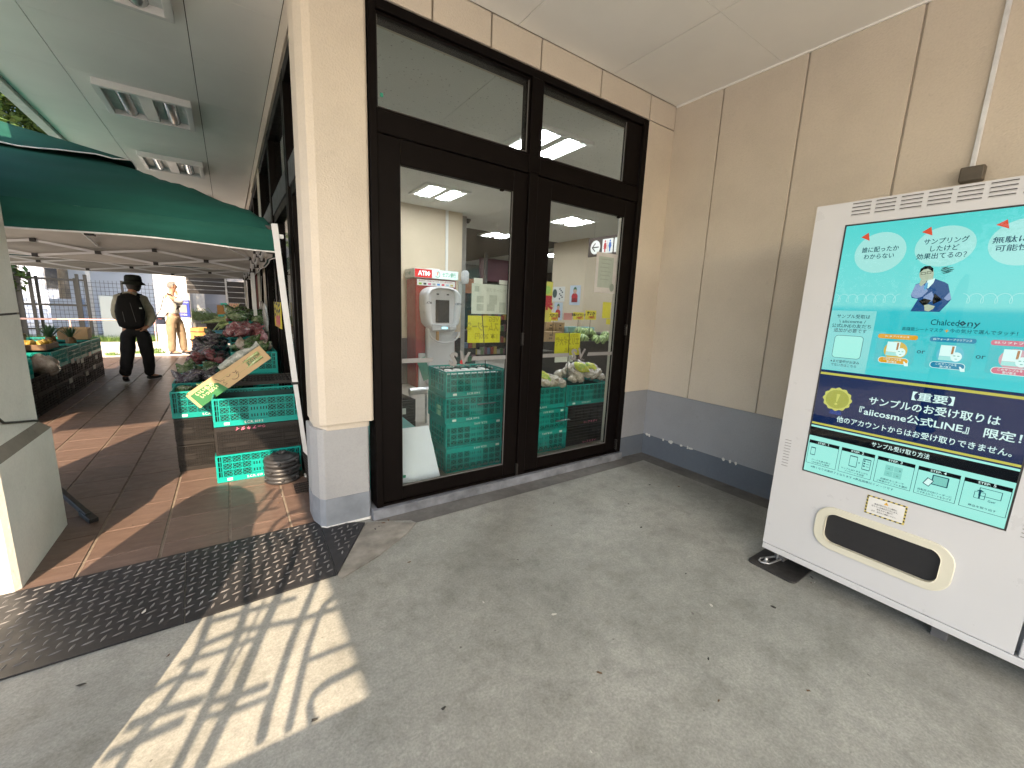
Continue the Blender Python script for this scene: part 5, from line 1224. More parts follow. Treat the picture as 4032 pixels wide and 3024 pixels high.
# cash machine
M_red = plain('glossy_red_panel', (0.24, 0.006, 0.008), 0.55, 0, 0.06, 3, 0, 0.15); M_pearl = plain('pearl_white_shell', (0.55, 0.54, 0.56), 0.3, 0, 0.03, 3); M_pg = plain('recess_grey', (0.44, 0.44, 0.46), 0.4)
AX, AY = 3.05, 6.87
atm = empty('cash_machine', (AX, AY, 0), 0, 'red and white cash machine with an ATM sign against the cream wall', 'cash machine')
MB().box(-0.385, 0.385, 0.02, 0.46, 0.0, 1.915).build('cabinet', M_red, atm, 0.02, 2)
MB().box(-0.34, 0.30, -0.02, 0.02, 0.0, 0.62).build('lower_panel', M_pearl, atm, 0.01)
MB().box(-0.23, 0.31, -0.14, 0.0, 0.05, 1.10).build('pedestal', M_pearl, atm, 0.05, 3)
hd = MB().box(-0.415, 0.415, 0.0, 0.46, 1.918, 2.075).build('sign_box', plain('sign_box_grey', (0.5, 0.52, 0.5), 0.4), atm, 0.006)
em_w = emit('sign_white', (0.66, 0.78, 0.76), 0.25, 0.5); em_r = emit('sign_red', (0.62, 0.015, 0.02), 0.25, 0.4)
MA = frame3((0, -0.002, 0), (1, 0, 0), (0, 0, 1))
MB().poly(rect(-0.405, 1.928, -0.095, 2.066), 0, MA, 0.0).build('lit_red_sign', em_r, atm); MB().poly(rect(-0.093, 1.928, 0.405, 2.066), 0, MA, 0.0).build('lit_white_sign', em_w, atm)
w_ = emit('sign_letter_white', (0.9, 0.9, 0.9), 0.45, 0.5); gr_ = print_mat('sign_letter_green', (0.01, 0.22, 0.12))
text('ATM', 0.105, w_, atm, MA @ Matrix.Translation((-0.345, 1.995, 0.001)), 0.03, squash=0.95); 
c_ = MB(); c_.tube([MA @ Vector((-0.150+0.022*math.cos(R(a)), 2.005+0.022*math.sin(R(a)), 0.001)) for a in range(-200, 30, 20)], 0.004, 4); c_.build('smile_mark', w_, atm)
text('セブン銀行', 0.085, gr_, atm, MA @ Matrix.Translation((0.10, 1.995, 0.001)), 0.02, squash=0.62)
c_ = MB(); c_.tube([MA @ Vector((0.01+0.045*math.cos(R(a)), 1.997+0.050*math.sin(R(a)), 0.001)) for a in range(-150, 100, 20)], 0.005, 4); c_.build('ring_mark', gr_, atm)
text('7', 0.075, print_mat('sign_orange', (0.65, 0.12, 0.03)), atm, MA @ Matrix.Translation((-0.012, 2.0, 0.001)), 0.04)
text('セブン銀行', 0.06, gr_, atm, frame3((-0.4165, 0.42, 1.995), (0, -1, 0), (0, 0, 1)) , 0.01, squash=0.9)
MB().poly(rect(-0.36, 1.795, 0.36, 1.898), 0, frame3((0, 0.015, 0), (1, 0, 0), (0, 0, 1)), 0.0).build('brand_strip', print_mat('strip_white', (0.6, 0.6, 0.58)), atm)
text('電子マネーの現金チャージは、セブン銀行ATMで！', 0.030, print_mat('strip_red', (0.35, 0.03, 0.03)), atm, frame3((0, 0.0145, 1.872), (1, 0, 0), (0, 0, 1)), 0.01, 'CENTER', squash=0.95)
for k, c in enumerate([(0.2, 0.4, 0.02), (0.04, 0.04, 0.05), (0.6, 0.1, 0.25), (0.3, 0.3, 0.3), (0.05, 0.2, 0.55), (0.5, 0.03, 0.06), (0.3, 0.45, 0.6), (0.4, 0.35, 0.1)]):
    MB().poly(rrect(-0.33+0.085*k, 1.808, -0.275+0.085*k, 1.842, 0.006), 0, frame3((0, 0.0143, 0), (1, 0, 0), (0, 0, 1)), 0.0).build('pay_mark', print_mat('mark%s' % 'abcdefgh'[k], c), atm)
MB().box(-0.12, 0.10, 0.10, 0.36, 2.077, 2.10).build('top_lamp', M_white, atm, 0.008)
# rounded hood, tapering downwards
def hood_pts(k): return [(u*(0.345 if v > 0 else 0.345-0.05*abs(v)), 1.41+v*0.375) for u, v in [(max(-1, min(1, 1.08*math.copysign(abs(math.cos(t))**0.62, math.cos(t)))), math.copysign(abs(math.sin(t))**0.62, math.sin(t))) for t in [2*math.pi*i/36 for i in range(36)]]]
hp = hood_pts(0)
hm = MB(); MH = lambda y: frame3((0.02, y, 0), (1, 0, 0), (0, 0, 1))
ringz = [(1.0, 0.0), (1.0, -0.20), (0.96, -0.245), (0.90, -0.26)]
vs_ = []
for s_, y in ringz: vs_ += [Vector((0.02+x*s_, y, 1.41+(z-1.41)*s_)) for x, z in hp]
inner = [(0.74, -0.255), (0.70, -0.19)]
for s_, y in inner: vs_ += [Vector((0.02+x*s_*0.92, y, 1.41+(z-1.41)*s_*1.32+0.0)) for x, z in hp]
n = 36; hm.add(vs_, [(r_*n+i, r_*n+(i+1) % n, (r_+1)*n+(i+1) % n, (r_+1)*n+i)[::-1] for r_ in range(5) for i in range(n)], True)
hm.add(vs_[5*n:], [tuple(range(n))[::-1]])
hm.build('hood', M_pearl, atm)
MB().box(-0.105, 0.145, -0.215, -0.185, 1.17, 1.56).build('display', plain('dark_display', (0.006, 0.007, 0.009), 0.5, 0, 0.1, 12, 0, 0.15), atm, 0.006)
MB().box(-0.20, 0.24, -0.268, -0.10, 1.035, 1.15).build('keypad_shelf', M_pg, atm, 0.01)
MB().box(-0.02, 0.08, -0.273, -0.2685, 1.070, 1.096).build('blue_light', emit('blue_light', (0.25, 0.75, 0.95), 1.0, 0.3), atm, 0.0015)
MB().box(0.12, 0.25, -0.285, -0.2, 1.05, 1.12).build('card_slot', M_pg, atm, 0.008)
b = MB(); b.tube([Vector((0.06+0.29*math.cos(R(a)), -0.20-0.03*math.sin(R(a))*-1, 1.01+0.19*math.sin(R(a)))) for a in range(180, 361, 12)], 0.016, 8); b.build('tray_rim', M_pearl, atm)
b = MB(); b.poly([(0.06+0.28*math.cos(R(a)), 1.01+0.18*math.sin(R(a))) for a in range(180, 361, 12)], 0.02, frame3((0, -0.17, 0), (1, 0, 0), (0, 0, 1))); b.build('tray', M_pg, atm)
MB().box(-0.10, -0.05, -0.225, -0.19, 0.86, 1.02).build('cash_flap', plain('tan_flap', (0.35, 0.2, 0.08), 0.5), atm, 0.006)
for sx, t_ in ((-0.275, 'ATM'), (0.275, 'CMTA')): text(t_, 0.055, print_mat('grey_letters', (0.12, 0.12, 0.14)), atm, frame3((0.02+sx, -0.2625, 1.50), (1, 0, 0), (0, 0, 1)), 0.03, 'CENTER', squash=0.85)
for sx in (-0.07, 0.12): MB().cbox((sx, -0.196, 1.655), (0.04, 0.014, 0.022)).build('sensor_eye', M_black, atm)

# crates behind the doors
ca = crate('green', 1.785, 3.305, 0.001, R(-2), 'green crate with upside-down lettering behind the left door, lowest of four', 'crates behind the glass doors', True)
crate('green', 1.785, 3.305, 0.229, R(-2.5), 'second green crate from the floor behind the left door, lettering upside down', 'crates behind the glass doors', True)
c3 = crate('green', 1.770, 3.300, 0.457, R(-2), 'third green crate of the stack behind the left door, with a pale green paper tag', 'crates behind the glass doors')
MB().box(-0.2985, -0.2965, -0.10, -0.01, 0.05, 0.14).build('paper_tag', print_mat('pale_green_tag', (0.35, 0.6, 0.4)), c3)
crate('green', 1.775, 3.305, 0.685, R(-2), 'top green crate behind the left door, full of white lidded jars', 'crates behind the glass doors')
jm = MB(); jm.lathe([(0.032, 0), (0.032, 0.145), (0.026, 0.15)], 14); jar_me = jm.mesh('jar', M_pearl); lm_ = MB(); lm_.lathe([(0.034, 0.150), (0.036, 0.153), (0.036, 0.175), (0.033, 0.178)], 14); lid_me = lm_.mesh('lid', plain('white_lid', (0.75, 0.75, 0.75), 0.4))
for i in range(6):
    for j in range(4):
        jo = tag(link_mesh('jar', jar_me, None, (1.55+0.088*i, 3.18+0.083*j, 0.700), (0, 0, 0)), 'white lidded jar standing in the top green crate', 'jar', 'white lidded jars in the crate'); link_mesh('lid', lid_me, jo)
crate('green', 2.605, 3.350, 0.001, R(-1), 'lowest green crate behind the left half of the right door', 'crates behind the glass doors', True)
crate('green', 2.605, 3.350, 0.229, R(-1), 'middle green crate behind the left half of the right door', 'crates behind the glass doors', True)
crate('green', 2.590, 3.360, 0.457, R(0), 'green crate of mushroom bags touching the middle post, top of its stack', 'crates behind the glass doors')
crate('black', 3.215, 3.365, 0.001, R(-1), 'black crate with pink lettering at the foot of the right door', 'crates behind the glass doors'); crate('black', 3.215, 3.365, 0.229, R(-1), 'black crate with pink lettering under the heaped green crate', 'crates behind the glass doors')
crate('green', 3.215, 3.360, 0.457, R(-1), 'green crate heaped with silver bags behind the right edge of the right door', 'crates behind the glass doors')
bags('mush', 2.36, 2.84, 3.18, 3.48, 0.70, 34, 'crumpled silver mushroom bag heaped in the left crate behind the right door', 0.06, 0.75)
bags('mush', 2.98, 3.46, 3.18, 3.48, 0.73, 42, 'crumpled silver mushroom bag heaped in the right crate behind the right door', 0.12, 0.78)
M_ygb = m_bag('yellow_green_packet', [(0.05, 0.28, 0.03), (0.55, 0.55, 0.04), (0.10, 0.35, 0.04)])
for x, y, z in ((3.13, 3.22, 0.86), (3.30, 3.24, 0.84), (2.62, 3.24, 0.79)):
    tag(link_mesh('green_packet', bag_mesh('bag', .085, .045, .045, 31+int(x*10), M_ygb), None, (x, y, z), (0.2, 0.5, -0.5)), 'green and yellow packet lying on the silver mushroom bags', 'packet', 'green and yellow packets')
crate('green', 1.02, 3.22, 0.0, R(90), 'green crate behind the white board at the left of the left door', 'crates behind the glass doors', True); crate('green', 1.02, 3.22, 0.227, R(88), 'upturned green crate above the white board', 'crates behind the glass doors', True)
wb = MB(); wb.add([(0.90, 2.785, 0.145), (1.278, 2.79, 0.135), (1.225, 2.90, 0.53), (0.90, 2.90, 0.535), (0.90, 2.795, 0.142), (1.282, 2.80, 0.132), (1.229, 2.91, 0.53), (0.90, 2.91, 0.535)], [(0, 1, 2, 3), (7, 6, 5, 4), (1, 5, 6, 2), (3, 2, 6, 7), (0, 4, 5, 1)])
wbo = tag(wb.build('foam_board', plain('white_foam', (0.66, 0.70, 0.78), 0.7, 0, 0.02, 40, 0.1)), 'blank white foam board leaning inside the left glass door', 'board')
MB().cbox((0.99, 2.788, 0.20), (0.02, 0.004, 0.02)).build('recycling_mark', print_mat('sticker_green', (0.02, 0.25, 0.16)), wbo)
crate('black', 1.20, 4.1, 0.28, R(5), 'dark crate with a paper slip behind the white board', 'crates behind the glass doors', deco=False); crate('black', 1.20, 4.1, 0.05, R(5), 'dark crate on the shop floor behind the white board', 'crates behind the glass doors', deco=False)
tag(MB().box(1.30, 1.40, 3.885, 3.888, 0.37, 0.43).build('paper_slip', print_mat('slip_grey', (0.5, 0.5, 0.47))), 'grey paper slip stuck on the dark crate inside the door', 'paper slip')
bags('lef', 1.0, 1.35, 3.95, 4.25, 0.52, 6, 'leafy vegetables in the dark crate left of the green stack', 0.05); bags('lef', 1.0, 1.2, 4.0, 4.3, 0.66, 3, 'tall leafy plant tops inside the left door', 0.04)
# carts and a tilted green board by the cash machine
gb = MB(); gb.bar((2.0, 5.0, 0.78), (2.10, 5.0, 0.50), 0.12, 0.012, (0, 1, 0)); tag(gb.build('tilted_board', plain('dull_green_board', (0.06, 0.2, 0.15), 0.5)), 'tilted dull green board in front of the cash machine', 'board')
ct = MB()
for x in (1.75, 1.95): ct.bar((x, 4.7, 0.0), (x, 4.7, 0.42), 0.02)
ct.tube([(1.70, 4.6, 0.44), (2.05, 4.6, 0.44)], 0.045, 10); tag(ct.build('hand_cart', M_metal), 'small metal cart half hidden behind the green crate stack', 'cart')

# papers hung inside the doors
def sheet_(x0, x1, z0, z1, y, mat, name, label, cat='paper sign', skew=0.0):
    m = MB(); m.add([(x0, y, z0), (x1, y, z0-skew), (x1, y, z1-skew), (x0, y, z1), (x0, y+0.002, z0), (x1, y+0.002, z0-skew), (x1, y+0.002, z1-skew), (x0, y+0.002, z1)], [(0, 1, 2, 3), (7, 6, 5, 4)])
    return tag(m.build(name, mat), label, cat)
M_ypap = print_mat('yellow_paper', (0.50, 0.47, 0.012)); M_yink = print_mat('yellow_paper_shadow_ink', (0.30, 0.27, 0.01)); M_wpap = print_mat('white_paper_back', (0.52, 0.54, 0.50)); M_wink = print_mat('white_paper_ghost', (0.38, 0.40, 0.36))
def mirror(x, y, z): return frame3((x, y, z), (-1, 0, 0), (0, 0, 1))
s1 = sheet_(1.497, 1.812, 1.405, 1.628, 2.745, M_wpap, 'white_notice', 'white notice sheet seen from behind at the upper right of the left door', skew=-0.004)
for (a, b_, c, d) in ((1.513, 1.588, 1.629, 1.668), (1.735, 1.811, 1.636, 1.668)): MB().box(a, b_, 2.745, 2.746, c, d).build('tab', print_mat('tab_white', (0.6, 0.6, 0.58)), s1)
for (a, b_, c, d) in ((1.52, 1.56, 1.57, 1.61), (1.54, 1.60, 1.49, 1.54), (1.65, 1.72, 1.48, 1.55), (1.54, 1.60, 1.43, 1.48), (1.63, 1.70, 1.43, 1.48), (1.74, 1.80, 1.42, 1.50)):
    MB().box(a, b_, 2.7435, 2.744, c, d).build('ghost_print', M_wink, s1)
text('ベジータブル', 0.03, M_wink, s1, mirror(1.80, 2.7435, 1.585), 0.01)
s2 = sheet_(1.468, 1.756, 1.188, 1.392, 2.742, M_ypap, 'yellow_notice', 'plain backed yellow paper sign on the left door')
text('VEG', 0.05, M_yink, s2, mirror(1.74, 2.7405, 1.365), 0.02); text('スムージー各', 0.075, M_yink, s2, mirror(1.742, 2.7405, 1.305), 0.03, squash=0.64); text('1本 200円', 0.05, M_yink, s2, mirror(1.74, 2.7405, 1.235), 0.02)
s3 = sheet_(2.328, 2.624, 1.065, 1.262, 2.742, M_ypap, 'yellow_notice', 'yellow paper sign hung on a wire in the right door'); 
text('エリンギ大袋', 0.075, M_yink, s3, mirror(2.612, 2.7405, 1.185), 0.04, squash=0.62); text('ぶなしめじ', 0.035, M_yink, s3, mirror(2.60, 2.7405, 1.238), 0.02); text('お買得品', 0.04, M_yink, s3, mirror(2.60, 2.7405, 1.11), 0.02)
sheet_(2.338, 2.552, 1.005, 1.064, 2.742, M_wpap, 'white_slip', 'small white paper under the yellow sign of the right door')
for a, b_, lb in (((1.588, 2.739, 1.40), (1.665, 2.739, 0.70), 'thin black wire stand holding the papers of the left door'), ((2.488, 2.739, 1.27), (2.492, 2.739, 0.46), 'thin black wire stand holding the papers of the right door')):
    m = MB(); m.bar(a, b_, 0.004); m.bar((a[0]-0.09, a[1], a[2]), (a[0]+0.11, a[1], a[2]), 0.004); m.box(b_[0]-0.09, b_[0]+0.08, b_[1]-0.003, b_[1]+0.03, b_[2]-0.004, b_[2]); tag(m.build('wire_stand', M_black), lb, 'wire stand')
s5 = sheet_(2.735, 3.003, 1.632, 1.985, 2.72, print_mat('rosy_paper', (0.78, 0.68, 0.69)), 'certificate', 'pale certificate sheet taped at the top of the right door'); MB().box(2.765, 2.955, 2.7185, 2.719, 1.68, 1.95).build('inner_sheet', M_wpap, s5)
for k in range(6): MB().box(2.79+0.01*(k % 2), 2.93-0.012*(k % 3), 2.7180, 2.7183, 1.925-0.035*k, 1.930-0.035*k).build('ghost_line', M_wink, s5)
MB().poly(ell(2.955, 1.685, 0.030, 0.036, 20), 0, frame3((0, 2.7180, 0), (1, 0, 0), (0, 0, 1)), 0).build('seal', M_wink, s5)

# hanging toilet sign
ts = empty('toilet_sign', (3.9, 3.78, 2.27), 0, 'dark brown hanging sign with a left arrow and red and blue toilet figures', 'sign')
MB().box(0, 0.03, -0.26, 0.26, -0.115, 0.115).build('board', plain('dark_brown_board', (0.045, 0.028, 0.024), 0.5), ts)
MT = frame3((-0.001, 0.26, 0.115), (0, -1, 0), (0, 0, 1))
tw = print_mat('sign_white_disc', (0.78, 0.78, 0.76)); tb = print_mat('sign_dark', (0.03, 0.02, 0.02))
MB().poly(ell(0.125, -0.120, 0.084, 0.084, 28), 0, MT, 0.0).build('disc', tw, ts)
m = MB(); m.bar((0.075, -0.120, 0.001), (0.185, -0.120, 0.001), 0.014, 0.001, (0, 0, 1)); m.bar((0.072, -0.120, 0.001), (0.125, -0.070, 0.001), 0.014, 0.001, (0, 0, 1)); m.bar((0.072, -0.120, 0.001), (0.125, -0.170, 0.001), 0.014, 0.001, (0, 0, 1))
ao = m.build('arrow', tb, ts); ao.matrix_local = MT
MB().poly(rrect(0.245, -0.205, 0.420, -0.035, 0.012), 0, MT, 0.0).build('figure_panel', tw, ts)
MB().poly(rrect(0.440, -0.205, 0.515, -0.035, 0.012), 0, MT, 0.0).build('figure_panel', tw, ts)
for cx_, mm, sk in ((0.292, print_mat('figure_red', (0.45, 0.03, 0.04)), True), (0.372, print_mat('figure_blue', (0.03, 0.12, 0.42)), False)):
    MB().poly(ell(cx_, -0.063, 0.012, 0.013, 14), 0, MT, 0.001).build('figure_head', mm, ts)
    MB().poly([(cx_-0.016, -0.08), (cx_+0.016, -0.08), (cx_+0.026, -0.128), (cx_+0.020, -0.13), (cx_+(0.026 if sk else 0.014), -0.152), (cx_+0.011, -0.152), (cx_+0.010, -0.19), (cx_-0.010, -0.19), (cx_-0.011, -0.152), (cx_-(0.026 if sk else 0.014), -0.152), (cx_-0.020, -0.13), (cx_-0.026, -0.128)][::-1], 0, MT, 0.001).build('figure_body', mm, ts)
MB().poly(rect(0.3305, -0.185, 0.334, -0.055), 0, MT, 0.001).build('divider', tb, ts)
MB().bar((0.015, 0.18, 0.115), (0.015, 0.18, RZ-2.27), 0.003).bar((0.015, -0.2, 0.115), (0.015, -0.2, RZ-2.27), 0.003).build('hanger', M_metal, ts)

# produce shelves seen through the right door
M_shelf = plain('dark_shelf', (0.030, 0.026, 0.024), 0.55)
sh = empty('produce_shelf', (5.6, 6.1, 0), 0, 'dark produce shelving with cartons and green melons behind the right door', 'shelf')
MB().box(-1.15, 1.4, -0.32, 0.6, 0.0, 0.86).build('base', M_shelf, sh, 0.01); MB().box(-1.16, 1.41, -0.345, -0.32, 0.78, 0.90).build('front_rail', M_shelf, sh, 0.004); MB().box(-1.15, 1.4, 0.25, 0.60, 0.861, 1.02).build('step', M_shelf, sh, 0.01)
s2_ = empty('produce_shelf', (7.3, 4.9, 0), 0, 'dark side shelf below the certificate in the right door', 'shelf'); MB().box(-0.5, 1.5, -0.5, 0.6, 0, 1.12).build('base', M_shelf, s2_, 0.01)
kc = plain('carton_kraft', (0.36, 0.24, 0.13), 0.75, 0, 0.06, 5)
for k, (x, y, z, lb) in enumerate([(4.845, 5.95, 0.87, 'kraft carton at the left end of the melon shelf'), (5.07, 5.97, 0.87, 'kraft carton half behind the yellow paper on the melon shelf'), (5.085, 6.25, 1.035, 'left kraft carton on the raised step'), (5.325, 6.25, 1.035, 'right kraft carton on the raised step')]):
    co = carton(x, y, z, 0.108, 0.11, 0.20, 0, lb, kc, True)
    MB().poly(ell(0, 0.145, 0.028, 0.012, 14), 0, frame3((0, -0.1115, 0), (1, 0, 0), (0, 0, 1)), 0).build('hand_hole', M_black, co)
    text('果物', 0.04, print_mat('carton_ink', (0.035,)*3), co, frame3((0, -0.1115, 0.08), (1, 0, 0), (0, 0, 1)), 0.01, 'CENTER')
co = carton(5.82, 6.18, 1.03, 0.36, 0.12, 0.125, 0, 'pale blue printed carton behind the green melons', print_mat('pale_blue_carton', (0.30, 0.52, 0.62)))
text('富里スイカ', 0.06, print_mat('carton_navy', (0.03, 0.10, 0.25)), co, frame3((-0.02, -0.1215, 0.075), (1, 0, 0), (0, 0, 1)), 0.01, 'CENTER')
g = G('melon_skin'); sx_ = g.n.new('ShaderNodeSeparateXYZ'); g.L(g.coord(), sx_.inputs[0])
an = g.n.new('ShaderNodeMath'); an.operation = 'ARCTAN2'; g.L(sx_.outputs[1], an.inputs[0]); g.L(sx_.outputs[0], an.inputs[1])
st = g.math('SINE', g.math('ADD', g.math('MULTIPLY', an.outputs[0], 9.0), g.math('MULTIPLY', g.noise(20, 4), 4.0)))
g.set(g.mix(g.ramp(st, [(0.35, (0, 0, 0)), (0.75, (1, 1, 1))]), (0.30, 0.38, 0.15), (0.06, 0.14, 0.04)), 0.35); M_mel = g.mat
mel_me = MB().lathe([(0.005, 0), (0.05, 0.008), (0.085, 0.04), (0.098, 0.085), (0.088, 0.135), (0.05, 0.17), (0.005, 0.178)], 20).mesh('melon', M_mel)
for k, (x, y, z) in enumerate([(5.46, 5.86, .86), (5.63, 5.86, .86), (5.80, 5.87, .86), (5.97, 5.86, .86), (6.14, 5.88, .86), (6.31, 5.87, .86), (5.56, 5.98, .93), (5.74, 5.98, 1.00), (5.92, 5.97, .98), (6.10, 6.0, .93), (6.45, 6.0, .90), (5.66, 6.0, 1.0), (6.62, 5.9, .87)]):
    tag(link_mesh('melon', mel_me, None, (x, y, z), (rb.uniform(-.8, .8), rb.uniform(-.8, .8), k)), 'striped green melon heaped before the pale blue carton', 'melon', 'striped green melons on the shelf')
bk = MB()
for i in range(9): bk.bar((4.12+0.035*i, 5.15, 0.80), (4.12+0.035*i, 5.15, 0.955), 0.004)
for z in (0.80, 0.85, 0.90, 0.955): bk.bar((4.12, 5.15, z), (4.40, 5.15, z), 0.004)
bk.box(4.10, 4.42, 5.16, 5.7, 0.0, 0.80); tag(bk.build('wire_rack', M_black), 'black wire basket rack left of the melon shelf', 'rack')
yc = print_mat('pop_yellow', (0.72, 0.62, 0.05)); rk = print_mat('pop_red', (0.45, 0.06, 0.03)); bk_ = print_mat('card_black', (0.02,)*3)
for k, (x0, x1, z0, z1, a, lb) in enumerate([(4.75, 4.96, 1.277, 1.423, '大玉すいか', 'yellow price card reading 大玉すいか over the kraft cartons'), (5.33, 5.61, 1.305, 1.443, '松本ハイランド', 'lit yellow price card reading 松本ハイランド over the blue carton'), (5.64, 5.935, 1.312, 1.49, 'すいか', 'yellow price card reading すいか, right of the lit one')]):
    c_ = sheet_(x0, x1, z0, z1, 5.80, yc, 'price_card', lb, 'price card')
    text(a, 0.085 if len(a) < 4 else 0.06, bk_, c_, frame3(((x0+x1)/2, 5.798, z0+(z1-z0)*0.64), (1, 0, 0), (0, 0, 1)), 0.04, 'CENTER', squash=(x1-x0)/0.32 if len(a) > 4 else 0.9)
    text('1980円', 0.062, rk, c_, frame3(((x0+x1)/2+0.02, 5.798, z0+(z1-z0)*0.25), (1, 0, 0), (0, 0, 1)), 0.05, 'CENTER', squash=0.85)
    MB().bar(((x0+x1)/2, 5.803, z0), ((x0+x1)/2, 5.803, 1.0), 0.006).build('card_stick', M_black, c_)
sheet_(5.10, 5.305, 1.295, 1.425, 5.803, print_mat('melon_photo_card', (0.55, 0.25, 0.22)), 'picture_card', 'small picture card of cut red fruit between the yellow cards', 'picture card')
sheet_(6.10, 6.33, 1.35, 1.665, 5.80, yc, 'price_card', 'larger yellow card at the right edge of the right door', 'price card'); sheet_(6.22, 6.34, 1.23, 1.34, 5.79, yc, 'price_card', 'small yellow card below the larger one at the right edge', 'price card')
# cream column with posters and other deep walls
tag(MB().box(7.2, 8.3, 7.5, 8.75, 0, RZ).build('shop_column', M_shopw), 'wide cream column inside the shop with fruit posters', 'column')
def poster(y0, y1, z0, z1, bg_, lb, fruit):
    m = MB(); m.box(7.190, 7.196, y0, y1, z0, z1); o = tag(m.build('fruit_poster', bg_), lb, 'poster')
    MP = frame3((7.188, y1, z0), (0, -1, 0), (0, 0, 1)); W, H = y1-y0, z1-z0
    if fruit:
        MB().poly(ell(W*.48, H*.42, W*.30, H*.20), 0, MP, 0).build('fruit_print', print_mat('print_red', (0.40, 0.02, 0.03)), o)
        MB().poly(ell(W*.5, H*.70, W*.17, H*.12), 0, MP, 0.001).build('face_print', print_mat('print_skin', (0.5, 0.32, 0.24)), o); MB().poly([(W*.30, H*.72), (W*.38, H*.88), (W*.5, H*.93), (W*.62, H*.88), (W*.70, H*.72), (W*.6, H*.80), (W*.4, H*.80)][::-1], 0, MP, 0.002).build('hat_print', print_mat('print_green', (0.04, 0.14, 0.05)), o)
        MB().poly(rect(W*.2, H*.14, W*.78, H*.36), 0, MP, 0.0005).build('shirt_print', print_mat('print_dark_red', (0.22, 0.01, 0.02)), o)
    else:
        MB().poly(ell(W*.22, H*.55, W*.18, H*.30), 0, MP, 0).build('scene_print', print_mat('print_forest', (0.04, 0.07, 0.06)), o)
        for k in range(7): MB().poly(ell(W*(.62+.1*(k % 3)), H*(.85-.11*k), W*.06, H*.05, 12), 0, MP, 0).build('berry_print', print_mat('print_berry', (0.03, 0.02, 0.05)), o)
poster(7.62, 8.0, 1.62, 2.10, print_mat('poster_blue', (0.42, 0.50, 0.60)), 'poster of a person in a green cap holding cut watermelon, right on the cream column', True)
poster(8.2, 8.7, 1.70, 2.08, print_mat('poster_white', (0.6, 0.6, 0.58)), 'white poster with dark berries on the cream column', False)
poster(8.25, 8.58, 1.22, 1.68, print_mat('poster_blue', (0.42, 0.5, 0.6)), 'lower poster of a person in a green cap holding cut watermelon', True)
# far shop: dark openings, goods shelves, red banner, screens of goods
for k, (x0, x1, y, z0, z1, c, nm, lb) in enumerate([(3.9, 6.5, 12.2, 2.3, 2.55, (0.09, 0.08, 0.085), 'header_beam', 'dark beam across the far shop opening'), (6.9, 7.0, 11.8, 0, 3.2, (0.05, 0.045, 0.045), 'dark_post', 'dark post in the middle of the far shop'), (7.0, 9.0, 12.3, 2.35, 3.1, (0.10, 0.014, 0.028), 'red_banner', 'dark red banner across the far shop'),
                                                 (5.2, 6.5, 11.8, 1.9, 2.35, (0.35, 0.12, 0.05), 'promo_banner', 'orange promotion banner above the far shelves'), (3.85, 3.97, 7.55, 0, RZ, (0.25, 0.24, 0.23), 'grey_post', 'grey edge post right of the cash machine wall')]):
    tag(MB().box(x0, x1, y, y+0.08, z0, z1).build(nm, plain('far_'+nm, c, 0.6)), lb, nm.replace('_', ' '))
for k, (x, y) in enumerate([(4.4, 10.2), (6.4, 10.2), (8.6, 8.6), (4.2, 8.9)]):
    rt = empty('goods_shelf', (x, y, 0), 0, ['shelf of packaged goods deep behind the left door', 'shelf of packaged goods deep in the middle of the shop', 'shelf of packaged goods right of the cream column', 'dark low shelf beyond the cash machine'][k], 'shelf')
    MB().box(-0.8, 0.8, 0, 0.5, 0, 1.45 if k < 3 else 0.9).build('case', M_shelf, rt)
    pal = [(0.22, 0.05, 0.03), (0.26, 0.2, 0.05), (0.26, 0.24, 0.22), (0.06, 0.11, 0.05), (0.14, 0.06, 0.08), (0.09, 0.12, 0.17)]
    for r_ in range(4 if k < 3 else 2):
        for i in range(14):
            h_ = rb.uniform(0.12, 0.22); MB().box(-0.78+i*0.11, -0.68+i*0.11, -0.10, -0.002, 0.15+0.33*r_, 0.15+0.33*r_+h_).build('packet', print_mat('goods%s' % 'abcdef'[(i*7+r_*3+k) % 6], pal[(i*7+r_*3+k) % 6]), rt)
for y0_, y1_, z0_, z1_, c, lb in ((8.0, 8.02, 1.1, 2.15, (0.55, 0.5, 0.08), 'tall yellow banner with a red 果 character at the left edge of the right door'),):
    b_ = tag(MB().box(6.30, 6.62, 8.0, 8.02, 1.15, 2.15).build('fruit_banner', print_mat('banner_yellow', c)), lb, 'banner')
    text('果', 0.36, print_mat('print_red', (0.4, 0.02, 0.03)), b_, frame3((6.46, 7.995, 1.62), (1, 0, 0), (0, 0, 1)), 0.05, 'CENTER'); MB().poly(ell(6.46, 1.95, 0.10, 0.10), 0, frame3((0, 7.995, 0), (1, 0, 0), (0, 0, 1)), 0).build('fruit_print', print_mat('print_pale_green', (0.3, 0.5, 0.1)), b_)
tag(MB().box(3.70, 3.775, 7.325, 7.333, 1.45, 1.95).build('notice_strip', print_mat('strip_bw', (0.4, 0.4, 0.38))), 'narrow black and white notice right of the cash machine', 'notice')
tag(MB().lathe([(0.06, 0), (0.075, 0.05), (0.075, 0.20), (0.05, 0.24), (0.02, 0.25)], 16, (3.80, 7.25, 1.90)).build('wall_dispenser', M_pg), 'small rounded grey box on the wall right of the cash machine', 'dispenser')
